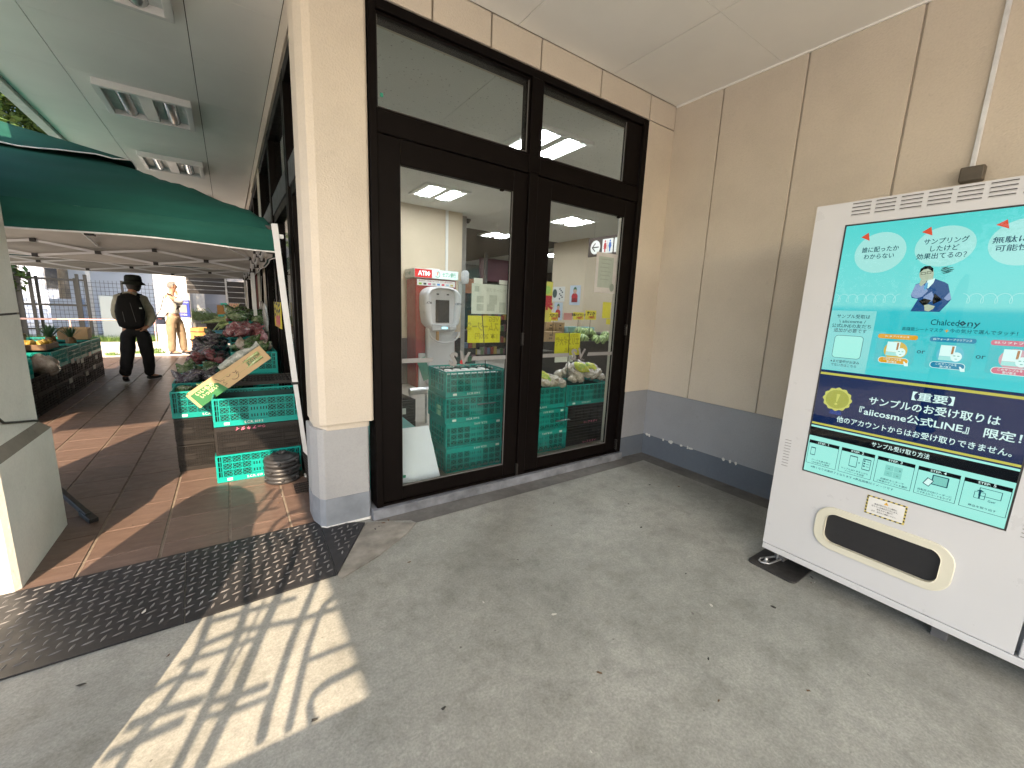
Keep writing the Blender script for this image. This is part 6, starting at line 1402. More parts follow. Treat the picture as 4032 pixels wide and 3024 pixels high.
# ---------------------------------------------------------------- people
def skin_mesh(name, verts, edges, mat, root=0, sub=2, post=None):
    me = bpy.data.meshes.new(name); me.from_pydata([v[:3] for v in verts], edges, []); o = bpy.data.objects.new(name, me); col.objects.link(o)
    md = o.modifiers.new('skin', 'SKIN'); md.use_smooth_shade = True
    sv = me.skin_vertices[0].data
    for i, v in enumerate(verts):
        r_ = v[3]; sv[i].radius = (r_, v[4] if len(v) > 4 else r_)
    sv[root].use_root = True
    sb = o.modifiers.new('sub', 'SUBSURF'); sb.levels = sub; sb.render_levels = sub
    dg = bpy.context.evaluated_depsgraph_get(); m2 = bpy.data.meshes.new_from_object(o.evaluated_get(dg)); bpy.data.objects.remove(o)
    m2.name = name; m2.materials.clear(); m2.materials.append(mat)
    m2.polygons.foreach_set('use_smooth', [True]*len(m2.polygons))
    return m2
def m_cloth(name, c, wr=0.5, sc=9):
    g = G(name); n = g.noise(sc, 6, 0.6, dist=0.6)
    g.set(g.ramp(n, [(0.3, lite(c, 0.82)), (0.7, lite(c, 1.12))]), 0.85, 0, 0.2); g.bump(n, wr, 0.03); return g.mat
M_skin = plain('skin_tone', (0.42, 0.22, 0.14), 0.5, 0, 0.08, 14); 
def hand(parts, w, d, up, M_):
    """palm plus five finger chains appended to a skeleton; w wrist, d direction, up back of hand"""
    w, d, up = Vector(w), Vector(d).normalized(), Vector(up).normalized(); s_ = d.cross(up)
    v, e = [], []
    v.append((*w, 0.022, 0.016)); v.append((*(w+d*0.05), 0.034, 0.014)); v.append((*(w+d*0.085), 0.036, 0.012)); e += [(0, 1), (1, 2)]
    for k, (off, L) in enumerate(((-0.028, 0.062), (-0.010, 0.074), (0.009, 0.070), (0.027, 0.055))):
        b = len(v); p = w+d*0.088+s_*off
        v.append((*p, 0.009)); v.append((*(p+d*L*0.5-up*0.006), 0.008)); v.append((*(p+d*L*0.85-up*0.022), 0.007)); e += [(2, b), (b, b+1), (b+1, b+2)]
    b = len(v); p = w+d*0.035-s_*0.03
    v.append((*p, 0.011)); v.append((*(p+d*0.03-s_*0.02-up*0.008), 0.010)); v.append((*(p+d*0.055-s_*0.024-up*0.016), 0.008)); e += [(1, b), (b, b+1), (b+1, b+2)]
    return v, e
def merge(v, e, at_, hv, he):
    n = len(v); v += hv; e += [(a+n, b+n) for a, b in he]; e.append((at_, n))
def head_shape(me, c, face, s=1.0):
    """press a nose, brow, chin and eye sockets into the head part of a body mesh; face = unit direction"""
    f = Vector(face); r_ = Vector((f.y, -f.x, 0)); c = Vector(c)
    for v in me.vertices:
        q = v.co-c; 
        if abs(q.z) > 0.15 or q.length > 0.18: continue
        a, b = q.dot(f), q.dot(r_)
        if a > 0.03:
            nose = math.exp(-(b/0.016)**2-((q.z+0.012)/0.026)**2)*0.026
            brow = math.exp(-((q.z-0.030)/0.012)**2-(b/0.05)**2)*0.007
            eye = -math.exp(-((abs(b)-0.031)/0.013)**2-((q.z-0.010)/0.012)**2)*0.008
            mouth = -math.exp(-(b/0.022)**2-((q.z+0.052)/0.005)**2)*0.005+math.exp(-(b/0.02)**2-((q.z+0.060)/0.008)**2)*0.005
            chin = math.exp(-(b/0.022)**2-((q.z+0.088)/0.016)**2)*0.010
            v.co += f*(nose+brow+eye+mouth+chin)
def person(name, base, label, J, mats, face, extra):
    """J: joints relative to base; mats: shirt, trousers, shoes"""
    root = empty(name, base, 0, label, 'person')
    H = J
    v = [(*H['pelvis'], .145, .10), (*H['waist'], .125, .09), (*H['chest'], .155, .105), (*H['neck0'], .075, .065), (*H['neck'], .050), (*H['head'], .078, .092), (*H['crown'], .066, .080)]
    e = [(0, 1), (1, 2), (2, 3), (3, 4), (4, 5), (5, 6)]
    idx = {}
    for s_ in 'LR':
        b = len(v); v += [(*H['sh'+s_], .052), (*H['el'+s_], .040), (*H['wr'+s_], .026)]; e += [(2, b), (b, b+1), (b+1, b+2)]; idx['wr'+s_] = b+2
        b = len(v); v += [(*H['hip'+s_], .088), (*H['kn'+s_], .056), (*H['an'+s_], .036), (*H['toe'+s_], .034, .026)]; e += [(0, b), (b, b+1), (b+1, b+2), (b+2, b+3)]
    for s_ in 'LR':
        d = Vector(H['wr'+s_])-Vector(H['el'+s_]); d = Vector(H.get('hd'+s_, d)); hv, he = hand(None, Vector(H['wr'+s_])+d.normalized()*0.012, d, H.get('hu'+s_, (0, 0, 1)), None); merge(v, e, idx['wr'+s_], hv, he)
    bm_ = skin_mesh('body', v, e, M_skin); head_shape(bm_, H['head'], face)
    link_mesh('body', bm_, root)
    # shirt
    v = [(*H['hem'], .185, .165), (*H['waist'], .178, .160), (*H['chest'], .185, .158), (*H['neck0'], .085, .075), (*(Vector(H['neck0'])*.6+Vector(H['neck'])*.4), .062)]; e = [(0, 1), (1, 2), (2, 3), (3, 4)]
    for s_ in 'LR':
        b = len(v); el = Vector(H['el'+s_]); wr = Vector(H['wr'+s_]); sh = Vector(H['sh'+s_])
        v += [(*sh, .080), (*(sh*.5+el*.5), .074), (*el, .066), (*(el*.45+wr*.55), .058), (*(wr*0.93+el*0.07), .045)]; e += [(2, b), (b, b+1), (b+1, b+2), (b+2, b+3), (b+3, b+4)]
    sm_ = skin_mesh('shirt', v, e, mats[0], 2)
    for q in sm_.vertices: q.co += Vector((1, 1, 0.3))*0.010*noise.noise(q.co*11)+Vector((1, -1, 0))*0.006*noise.noise(q.co*26)
    link_mesh('shirt', sm_, root)
    v = [(*H['waist2'], .150, .120), (*H['pelvis'], .178, .145)]; e = [(0, 1)]
    for s_ in 'LR':
        b = len(v); hp_, kn, an = Vector(H['hip'+s_]), Vector(H['kn'+s_]), Vector(H['an'+s_])
        v += [(*hp_, .118), (*(hp_*.5+kn*.5), .110), (*kn, .094), (*(kn*.45+an*.55), .088), (*(an+Vector((0, 0, -.02))), .074)]; e += [(1, b), (b, b+1), (b+1, b+2), (b+2, b+3), (b+3, b+4)]
    tm_ = skin_mesh('trousers', v, e, mats[1], 1)
    for q in tm_.vertices: q.co += Vector((1, 1, 0))*0.012*noise.noise(q.co*10+Vector((3, 1, 0)))+Vector((0.5, -1, 0))*0.006*noise.noise(q.co*25)
    link_mesh('trousers', tm_, root)
    for s_ in 'LR':
        an, to = Vector(H['an'+s_]), Vector(H['toe'+s_]); d = (to-an); hz_ = Vector((d.x, d.y, 0)).normalized()
        heel = an-hz_*0.045+Vector((0, 0, -0.055)) if not H.get('lift'+s_) else an+Vector((0, -0.02, -0.04))
        v = [(*(an+Vector((0, 0, -0.01))), .042), (*heel, .040, .034), (*((heel+to)/2), .044, .034), (*to, .046, .030), (*(to+(to-heel).normalized()*0.035), .030, .020)]
        so_ = link_mesh('shoe', skin_mesh('shoe', v, [(0, 1), (1, 2), (2, 3), (3, 4)], mats[2], 0), root)
        if mats[3]:
            b = MB(); pp = [heel+Vector((0, 0, -0.030)), (heel+to)/2+Vector((0, 0, -0.030)), to+hz_*0.05+Vector((0, 0, -0.024))]
            b.bar(pp[0]-hz_*0.03, pp[2], 0.075, 0.022); b.build('sole', mats[3], so_, 0.008, 2)
    extra(root, H)
    return root
M_hair = plain('black_hair', (0.012, 0.010, 0.009), 0.6); M_ghair = plain('grey_hair', (0.16, 0.15, 0.14), 0.7, 0, 0.35, 60)
M_pack = m_cloth('black_nylon', (0.008, 0.008, 0.009), 0.6, 14); M_hat = m_cloth('dark_bucket_hat', (0.022, 0.027, 0.022), 0.3, 20)
def x1(root, H):
    hd = Vector(H['head']); c = hd+Vector((0, 0, 0.02))
    hh = MB(); hh.lathe([(0.058, -0.125), (0.085, -0.08), (0.100, -0.02), (0.092, 0.05)], 18, tuple(hd+Vector((0, -0.008, 0.005)))); hh.build('hair', M_hair, root)
    ht = MB(); ht.lathe([(0.158, -0.028), (0.140, -0.006), (0.110, 0.026), (0.110, 0.060), (0.104, 0.105), (0.082, 0.128), (0.02, 0.136)], 26, tuple(hd+Vector((0, 0, 0.012)))); ho = ht.build('hat', M_hat, root)
    ht = MB(); ht.lathe([(0.110, 0.028), (0.112, 0.040), (0.110, 0.050)], 26, tuple(hd+Vector((0, 0, 0.012))), cap=False); ht.build('band', M_pack, ho)
    bm = bmesh.new(); bmesh.ops.create_cube(bm, size=1); bmesh.ops.subdivide_edges(bm, edges=bm.edges, cuts=5, use_grid_fill=True)
    cc = Vector(H['chest'])+Vector((0, -0.20, -0.10))
    for v in bm.verts:
        p = v.co*2; q = Vector([math.copysign(abs(a)**1.0, a) for a in p]); l = max(abs(p.x), abs(p.y), abs(p.z)); sp = p.normalized()*l*1.15
        p = p.lerp(sp, 0.62)
        wz = 1.0-0.18*max(0, p.z)
        v.co = cc+Vector((p.x*0.165*wz, p.y*0.10*(1.0-0.25*max(0, p.z)), p.z*0.265))+Vector((1, 1, 1))*0.008*noise.noise(p*3)
    me = bpy.data.meshes.new('backpack'); bm.to_mesh(me); bm.free(); me.materials.append(M_pack); me.polygons.foreach_set('use_smooth', [True]*len(me.polygons)); bp = link_mesh('backpack', me, root)
    st_ = MB()
    for s_ in (-1, 1):
        c = Vector(H['chest']); st_.bar(c+Vector((s_*0.09, -0.13, 0.10)), c+Vector((s_*0.115, -0.02, 0.175)), 0.055, 0.014, (0, 1, 0.4)); st_.bar(c+Vector((s_*0.115, -0.02, 0.178)), c+Vector((s_*0.11, 0.10, 0.10)), 0.055, 0.014, (0, 1, 0.4))
    st_.build('strap', M_pack, bp)
    z_ = MB(); z_.bar(cc+Vector((0.03, -0.118, 0.14)), cc+Vector((0.075, -0.125, -0.16)), 0.005, 0.003); z_.bar(cc+Vector((-0.07, -0.118, 0.0)), cc+Vector((-0.055, -0.125, -0.16)), 0.005, 0.004); z_.build('zip', plain('zip_grey', (0.07, 0.07, 0.07), 0.5), bp)
    MB().cbox(cc+Vector((0.145, -0.085, 0.06)), (0.03, 0.012, 0.02)).build('badge', print_mat('pale_badge', (0.45, 0.5, 0.47)), bp)
J1 = dict(pelvis=(0, 0, .90), waist=(0, -.01, 1.05), waist2=(0, 0, .98), hem=(0.0, 0, .93), chest=(0, -.02, 1.25), neck0=(.02, 0, 1.43), neck=(.03, .02, 1.49), head=(.045, .045, 1.585), crown=(.045, .04, 1.64),
          shL=(-.165, -.01, 1.34), elL=(-.215, .03, 1.09), wrL=(-.15, .17, .98), shR=(.165, -.01, 1.33), elR=(.235, -.03, 1.06), wrR=(.175, -.15, .90), hdR=(-1, -.1, -.05), huR=(0, -1, 0), hdL=(.1, 1, -.3),
          hipL=(-.085, 0, .84), knL=(-.115, -.02, .48), anL=(-.155, -.19, .135), toeL=(-.16, -.10, .045), liftL=True, hipR=(.085, 0, .84), knR=(.115, .08, .47), anR=(.10, .19, .085), toeR=(.21, .27, .035))
J1 = {k: (Vector(v)*1.015 if not isinstance(v, bool) else v) for k, v in J1.items()}
p1_ = person('person', (-1.31, 9.12, 0), 'person seen from behind in a bucket hat, pale shirt and black backpack walking away', J1, (m_cloth('cream_shirt', (0.34, 0.33, 0.27)), m_cloth('black_trousers', (0.011, 0.011, 0.012)), plain('black_shoe', (0.012,)*3, 0.4), None), (0, 1, 0), x1)
def x2(root, H):
    hd = Vector(H['head'])
    bm = bmesh.new(); bmesh.ops.create_icosphere(bm, subdivisions=4, radius=1.0)
    for v in list(bm.verts):
        p = v.co.copy()
        v.co = hd+Vector((-0.010, 0, 0.012))+Vector((p.x*0.104, p.y*0.086, p.z*0.112))*(1+0.02*noise.noise(p*9))
    dl_ = [v for v in bm.verts if (v.co-hd).z < -0.055 or ((v.co-hd).x > 0.028 and (v.co-hd).z < 0.062) or ((v.co-hd).x > -0.02 and (v.co-hd).z < 0.0)]
    bmesh.ops.delete(bm, geom=dl_, context='VERTS'); me = bpy.data.meshes.new('hair'); bm.to_mesh(me); bm.free(); me.materials.append(M_ghair); me.polygons.foreach_set('use_smooth', [True]*len(me.polygons)); link_mesh('hair', me, root)
    e_ = MB(); e_.lathe([(0.006, -0.022), (0.018, -0.010), (0.020, 0.010), (0.010, 0.026)], 10); eo = e_.build('ear', M_skin, root, 0, 1, tuple(hd+Vector((-0.005, -0.078, -0.005)))); eo.scale = (1, 0.5, 1.2)
    bg = MB(); c = Vector((-.255, -.115, .85)); bg.box(c.x-.085, c.x+.085, c.y-.045, c.y+.045, c.z-.10, c.z+.085); bo = bg.build('shoulder_bag', m_cloth('navy_bag_cloth', (0.028, 0.034, 0.055), 0.4, 20), root, 0.022, 3)
    MB().box(c.x-.086, c.x+.086, c.y-.050, c.y-.0455, c.z+.02, c.z+.06).build('flap', M_pack, bo, 0.006); text('SPORT', 0.022, print_mat('bag_red', (0.4, 0.08, 0.1)), bo, frame3((c.x-.04, c.y-.0515, c.z+.03), (1, 0, 0), (0, 0, 1)), 0.02)
    s_ = MB(); s_.tube([c+Vector((-.08, .0, .08)), Vector((-.24, -.09, 1.10)), Vector((-.15, -.10, 1.42)), Vector((-.02, .02, 1.47))], 0.010, 6); s_.tube([c+Vector((.08, .0, .08)), Vector((-.05, -.15, 1.10)), Vector((.06, -.13, 1.30)), Vector((.0, .05, 1.46))], 0.010, 6); s_.build('strap', M_pack, bo)
    pk = MB(); pk.box(-.09, .03, -.135, -.118, .66, .82); pk.build('cargo_pocket', m_cloth('khaki_pocket', (0.26, 0.19, 0.12)), root, 0.006)
    q = MB(); q.bar((.04, -.12, 1.12), (.135, -.10, 1.20), 0.09, 0.05); q.build('dark_cuff', M_pack, root, 0.01)
J2 = dict(pelvis=(-.03, 0, .93), waist=(-.03, 0, 1.08), waist2=(-.03, 0, 1.0), hem=(-.03, 0, .97), chest=(-.05, 0, 1.31), neck0=(-.02, 0, 1.48), neck=(.0, 0, 1.54), head=(.03, 0, 1.665), crown=(.015, 0, 1.73),
          shL=(-.03, .19, 1.42), elL=(.12, .12, 1.24), wrL=(.12, -.10, 1.36), shR=(-.06, -.19, 1.42), elR=(.18, -.17, 1.29), wrR=(.10, -.04, 1.47), hdL=(-.2, -1, .2), hdR=(-.25, .7, .8), huR=(1, 0, 0), huL=(1, 0, 0),
          hipL=(.04, .09, .86), knL=(.10, .10, .50), anL=(.12, .10, .085), toeL=(.26, .08, .035), hipR=(-.07, -.09, .86), knR=(-.08, -.10, .50), anR=(-.10, -.10, .085), toeR=(.05, -.14, .035))
J2 = {k: (Vector(v)*1.0 if not isinstance(v, bool) else v) for k, v in J2.items()}
p2_ = person('person', (-1.13, 13.15, 0), 'grey haired person in a white shirt and khaki cargo trousers standing with folded arms', J2, (m_cloth('white_shirt', (0.58, 0.57, 0.53)), m_cloth('khaki_trousers', (0.29, 0.215, 0.14)), plain('dark_sneaker', (0.03, 0.03, 0.035), 0.6), plain('white_sole', (0.7, 0.7, 0.68), 0.5)), (1, 0, 0), x2)
J3 = dict(J1); 
def x3(root, H): MB().lathe([(0.05, -0.06), (0.09, -0.02), (0.09, 0.05), (0.04, 0.10)], 14, tuple(Vector(H['head']))).build('hair', M_hair, root)
person('person', (-4.9, 22.5, 0), 'distant person in dark clothes behind the black mesh fence', J3, (m_cloth('dark_jacket', (0.02, 0.02, 0.025)), m_cloth('dark_trousers', (0.02,)*3), plain('black_shoe', (0.012,)*3), None), (0, 1, 0), x3)
# ---------------------------------------------------------------- beyond the walkway
M_sheet = plain('white_steel_panel', (0.66, 0.69, 0.74), 0.45, 0, 0.06, 1.2)
cab = empty('white_panel_cabinet', (-1.31, 15.1, 0), 0, 'tall white sheet metal cabinet with a wider foot behind the folded arms man', 'cabinet')
MB().box(-0.36, 0.36, 0, 0.5, 0.70, 2.9).build('upper', M_sheet, cab, 0.01); MB().box(-0.385, 0.385, -0.03, 0.52, 0.0, 0.69).build('foot', M_sheet, cab, 0.02); MB().box(0.362, 0.40, 0.0, 0.05, 0.70, 2.9).build('edge_trim', plain('grey_edge', (0.3, 0.31, 0.33)), cab)
bs = tag(MB().box(-1.22, -0.935, 15.06, 15.09, 0.86, 1.33).build('blue_sign', print_mat('sign_blue', (0.015, 0.035, 0.30))), 'dark blue notice board on the white cabinet behind the standing man', 'sign')
MB().box(-1.19, -1.0, 15.054, 15.06, 0.98, 1.20).build('grey_plate', print_mat('plate_grey', (0.25, 0.25, 0.25)), bs); text('ご案内はこちらへ', 0.055, M_white, bs, frame3((-1.08, 15.055, 1.265), (1, 0, 0), (0, 0, 1)), 0.03, 'CENTER', squash=0.6); text('横断禁止', 0.05, M_white, bs, frame3((-1.08, 15.055, 0.92), (1, 0, 0), (0, 0, 1)), 0.03, 'CENTER', squash=0.8)
# pavement edge, kerb, grass
tag(MB().box(-30, 0.5, 12.88, 16.0, -0.10, -0.004).build('pavement', m_paving()), kind='structure')
tag(MB().box(-30, -1.8, 16.0, 16.18, -0.1, 0.07).build('kerb', plain('kerb_concrete', (0.42, 0.41, 0.38), 0.85, 0, 0.15, 4), None, 0.01), kind='structure')
gr = MB(); rg = random.Random(4)
for i in range(9000):
    x, y = rg.uniform(-7.5, -1.9), rg.uniform(16.25, 17.4); h_ = rg.uniform(0.08, 0.26); a = rg.uniform(0, 6.28); dx, dy = math.cos(a)*.008, math.sin(a)*.008; lx, ly = rg.uniform(-.06, .06), rg.uniform(-.06, .06)
    gr.add([(x-dx, y-dy, -0.02), (x+dx, y+dy, -0.02), (x+lx, y+ly, h_)], [(0, 1, 2)])
g = G('grass_blades'); g.set(g.ramp(g.noise(2.5, 4), [(0.35, (0.05, 0.11, 0.02)), (0.65, (0.13, 0.22, 0.04))]), 0.6); M_grass = g.mat
tag(gr.build('grass', M_grass), kind='stuff')
tag(MB().box(-30, -1.85, 16.18, 17.6, -0.1, 0.01).build('soil_strip', plain('dark_soil', (0.09, 0.075, 0.05), 0.95, 0, 0.3, 4)), kind='structure')
for i in range(5):
    cl = MB()
    for k in range(70):
        a = rg.uniform(0, 6.28); r_ = rg.uniform(0, 0.14); x, y = r_*math.cos(a), r_*math.sin(a)*0.6; cl.add([(x-.012, y, 0), (x+.012, y, 0), (x+rg.uniform(-.06, .06), y+rg.uniform(-.04, .04), rg.uniform(.03, .09))], [(0, 1, 2)])
    tag(cl.build('weed_tuft', M_grass, None, 0, 1, ((-2.35, 13.3, 0), (-1.95, 13.6, 0), (-1.55, 13.55, 0), (-2.9, 13.0, 0), (-1.7, 14.2, 0))[i]), ['low green weed on the bright pavement left of the standing man', 'weed tuft in the pavement joint behind the walking man', 'weed tuft nearest the white cabinet', 'weed tuft far left on the pavement', 'weed tuft near the foot of the cabinet'][i], 'weed')
# mesh fence
def fence(x0, x1, y, h_, label, posts):
    root = empty('mesh_fence', (x0, y, 0), 0, label, 'fence', 'black wire mesh fences behind the pavement'); L = x1-x0
    for p in posts: MB().box(p-x0-0.03, p-x0+0.03, -0.03, 0.03, 0, h_+0.05).build('post', M_black, root)
    m = MB(); n = int(L/0.09)
    for i in range(n+1): m.bar((L*i/n, 0, 0.12), (L*i/n, 0, h_+0.03), 0.007)
    for k in range(14): m.bar((0, 0.008, 0.15+(h_-0.2)*k/13), (L, 0.008, 0.15+(h_-0.2)*k/13), 0.009)
    tag(m.build('wire_panel', M_black, root), kind='stuff')
fence(-3.75, -1.7, 17.6, 1.78, 'black wire mesh fence in front of the white wall, behind the walking man', [-3.72, -2.7, -1.72])
fence(-8.0, -3.8, 17.8, 1.80, 'black wire mesh fence between the tree trunks at the left', [-7.9, -6.4, -4.95, -4.55])
tag(MB().box(-3.62, -3.52, 18.3, 18.4, 0, 4.5).build('white_post', M_white), 'plain white post behind the mesh fence left of the white wall', 'post')
gt = empty('black_gate', (-4.6, 17.5, 0), 0, 'black metal gate frame with horizontal bars before the mottled tree trunk', 'gate')
for x in (-0.42, -0.22, 0.0, 0.95, 1.12): MB().box(x-0.035, x+0.035, -0.03, 0.03, 0, 1.95).build('post', M_black, gt)
for z in (0.35, 1.05, 1.78): MB().box(-0.4, 1.1, -0.02, 0.02, z-0.025, z+0.025).build('bar', M_black, gt)
rl = MB(); rl.tube([(-8, 15.6, 0.72), (-1.75, 15.6, 0.72)], 0.022, 8)
for x in (-7.5, -5.5, -3.5, -1.8): rl.tube([(x, 15.6, 0), (x, 15.6, 0.72)], 0.018, 8)
tag(rl.build('handrail', plain('pinkish_rail', (0.55, 0.34, 0.30), 0.45)), 'long pinkish handrail running across behind the walking man', 'handrail')
# cabinet, walls and buildings beyond
bx_ = tag(MB().box(-3.15, -2.2, 17.0, 17.45, 0.1, 1.36).build('utility_box', plain('pale_grey_green_box', (0.44, 0.50, 0.50), 0.5, 0, 0.04, 2), None, 0.015), 'pale grey utility box behind the walking man', 'utility box'); MB().box(-3.1, -2.25, 17.02, 17.43, -0.02, 0.1).build('plinth', M_gap, bx_)
bx2 = tag(MB().box(-4.55, -3.9, 18.6, 19.2, 0.0, 1.2).build('utility_box', plain('pale_blue_box', (0.42, 0.48, 0.58), 0.5)), 'pale bluish utility box seen through the fence beside the gate', 'utility box')
def building(x0, x1, y, h_, c, label, win, name='building', depth=6):
    root = empty(name, ((x0+x1)/2, y, 0), 0, label, 'building'); W = (x1-x0)/2
    MB().box(-W, W, 0, depth, 0, h_).build('wall', plain('wall_%d' % int(abs(x0*10)), c, 0.8, 0, 0.05, 0.8), root)
    for (u, z, w_, hh) in win:
        f = MB().box(u-w_/2, u+w_/2, -0.03, 0.0, z, z+hh).build('window', plain('window_surround', (0.3, 0.31, 0.33)), root); MB().box(u-w_/2+0.05, u+w_/2-0.05, -0.036, -0.031, z+0.05, z+hh-0.05).build('pane', plain('dark_pane', (0.03, 0.035, 0.045), 0.1), f)
    MB().box(-W-0.1, W+0.1, -0.12, depth, h_+0.002, h_+0.16).build('parapet', plain('parapet_grey', (0.4, 0.4, 0.4)), root)
building(-4.6, -1.6, 20.5, 5.2, (0.62, 0.66, 0.72), 'white walled building right behind the mesh fence', [(-.6, 3.2, 1, 1)])
building(-11.5, -5.0, 27, 7.5, (0.48, 0.54, 0.66), 'pale bluish building far behind the left tree trunks', [(-2, 1.5, 1.2, 1.4), (0.3, 1.5, 1.2, 1.4), (2.2, 1.5, 1.2, 1.4), (-2, 4.2, 1.2, 1.4), (0.3, 4.2, 1.2, 1.4)])
building(-1.5, 9.0, 20.2, 6.0, (0.19, 0.19, 0.195), 'grey tiled building wall beyond the standing man', [(0.4-3.3, 1.1, 0.5, 0.8)])
bw = empty('block_wall', (-0.35, 17.2, 0), 0, 'low grey concrete block wall with ferns hanging over it', 'wall')
M_blk = plain('concrete_block', (0.20, 0.20, 0.195), 0.9, 0, 0.18, 4, 0.3); bme = MB().box(-0.192, 0.192, 0, 0.12, -0.092, 0.092).mesh('block', M_blk)
for j in range(4):
    for i in range(5): link_mesh('block', bme, bw, (-0.75+0.39*i+(0.195 if j % 2 else 0), 0, 0.095+0.19*j))
MB().box(-0.95, 1.05, 0.02, 0.11, 0, 0.75).build('mortar', M_gap, bw)
tl = bpy.data.objects.new('tile_grid', None)
tg = empty('tiled_facade', (0.2, 20.15, 0), 0, 'grey square tiled facade above the block wall', 'facade'); tme = MB().box(-0.288, 0.288, 0, 0.03, -0.288, 0.288).mesh('tile', plain('facade_tile', (0.23, 0.23, 0.235), 0.5, 0, 0.12, 1.2))
for j in range(4):
    for i in range(4): link_mesh('tile', tme, tg, (-1.2+0.58*i, 0, 0.3+0.58*j))
tag(MB().box(-1.05, -0.72, 18.9, 19.2, 0, 3).build('square_pillar', plain('pale_pillar', (0.36, 0.36, 0.35), 0.8)), 'pale square pillar in front of the grey tiled facade', 'pillar'); tag(MB().box(-1.33, -1.26, 18.2, 18.3, 0, 3).build('dark_post', M_black), 'thin black post left of the square pillar', 'post')
fe = MB()
for k in range(420):
    x = rg.uniform(-1.25, -0.2); z0_ = 0.75+rg.uniform(-.1, .12); a = rg.uniform(-1, 1); L = rg.uniform(.15, .5)*(1.3 if x < -0.8 else .7)
    p0 = Vector((x, 17.15, z0_)); p1 = p0+Vector((a*L*.5, -rg.uniform(.05, .2), L*.35)); p2 = p1+Vector((a*L*.5, -rg.uniform(.05, .15), -L*.5)); s_ = Vector((.004, 0, .010))
    fe.add([p0-s_, p0+s_, p1+s_, p1-s_, p2], [(0, 1, 2, 3), (3, 2, 4)])
tag(fe.build('fern', plain('fern_green', (0.14, 0.20, 0.07), 0.6)), 'arching pale green fern fronds spilling over the grey block wall', 'plant')
# tub made of staves
tb = empty('wooden_tub', (-0.75, 15.0, 0), 0, 'varnished wooden stave tub with dark hoops beside the white cabinet', 'wooden tub')
sm_ = MB().add([(-0.036, -0.004, 0), (0.036, -0.004, 0), (0.040, -0.012, 0.56), (-0.040, -0.012, 0.56), (-0.036, 0.016, 0), (0.036, 0.016, 0), (0.040, 0.008, 0.56), (-0.040, 0.008, 0.56)], [(0, 1, 2, 3), (7, 6, 5, 4), (0, 4, 5, 1), (3, 2, 6, 7), (1, 5, 6, 2), (0, 3, 7, 4)])
stm = MB(); stm.add([(-0.036, -0.004, 0), (0.036, -0.004, 0), (0.040, -0.012, 0.56), (-0.040, -0.012, 0.56), (-0.036, 0.016, 0), (0.036, 0.016, 0), (0.040, 0.008, 0.56), (-0.040, 0.008, 0.56)], [(0, 1, 2, 3), (7, 6, 5, 4), (0, 4, 5, 1), (3, 2, 6, 7), (1, 5, 6, 2), (0, 3, 7, 4)])
stme = stm.mesh('stave', plain('varnished_wood', (0.50, 0.24, 0.07), 0.45, 0, 0.15, 6))
for k in range(18):
    a = 2*math.pi*k/18; o = link_mesh('stave', stme, tb, (0.215*math.cos(a), 0.215*math.sin(a), 0), (0, 0, a+math.pi/2))
for z in (0.10, 0.44): MB().lathe([(0.222+z*0.014, 0), (0.228+z*0.014, 0.004), (0.228+z*0.014, 0.022), (0.222+z*0.014, 0.026)], 24, (0, 0, z), cap=False).build('hoop', M_black, tb)
# dark canopy beam and slatted shutter at the end of the walkway
bm_ = empty('dark_canopy_edge', (-0.40, 13.6, 1.9), 0, 'black horizontal canopy boards above the block wall at the end of the walkway', 'canopy')
for k, z in enumerate((-0.38, -0.27, -0.16, -0.05)): MB().box(-0.46, 0.40, 0, 0.03, z, z+0.098).build('board', plain('black_board', (0.018, 0.016, 0.016), 0.5), bm_)
MB().bar((-0.46, -0.01, -0.165), (0.40, -0.01, -0.172), 0.010).build('rod', M_metal, bm_)
sh_ = empty('slatted_shutter', (0.20, 13.45, 0), 0, 'black slatted shutter at the end of the walkway with wooden pallets behind', 'shutter')
for k in range(9): MB().box(-0.20, 0.20, 0, 0.02, 0.62+0.14*k, 0.62+0.14*k+0.125).build('slat', plain('black_board', (0.018,)*3), sh_, 0.002)
for k in range(9): MB().box(-0.20, 0.20, -0.008, 0.02, 0.62+0.14*k+0.1255, 0.62+0.14*k+0.134).build('slat_edge', plain('slat_edge_grey', (0.2, 0.2, 0.2)), sh_)
for x in (-0.23, 0.22): MB().box(x-0.02, x+0.02, -0.01, 0.03, 0.0, 1.95).build('post', M_metal, sh_)
MB().box(-0.20, 0.20, -0.0, 0.02, 0.0, 0.61).build('lower_panel', plain('black_board', (0.018,)*3), sh_)
pl_ = empty('wood_bundle', (0.10, 13.40, 0), 0, 'sunlit bundle of light wooden slats leaning on the black shutter', 'wood bundle')
for k in range(5):
    for j in range(4): MB().box(-0.085+0.043*k, -0.055+0.043*k, 0, 0.02, 0.80+0.13*j+(0.03 if k in (0, 4) else 0), 0.915+0.13*j).build('slat', plain('pale_wood', (0.52, 0.30, 0.18), 0.7), pl_)
tag(MB().box(-0.22, -0.02, 11.3, 11.34, 0.95, 1.28).build('brown_board', plain('brown_board', (0.28, 0.13, 0.03), 0.6)), 'brown board standing at the far end of the display', 'board')
gbx = carton(-0.12, 11.1, 0.92, 0.09, 0.09, 0.16, 0, 'white and green printed carton at the far end of the display', print_mat('teal_carton', (0.03, 0.33, 0.28)), True)
crate('black', -0.12, 11.1, 0.69, 0, 'dark crate under the white and green carton', deco=False)
tag(MB().box(-0.15, -0.03, 11.22, 11.28, 1.28, 1.33).build('green_strap', print_mat('strap_green', (0.02, 0.35, 0.25))), 'small green plastic lid at the top of the brown board', 'lid')

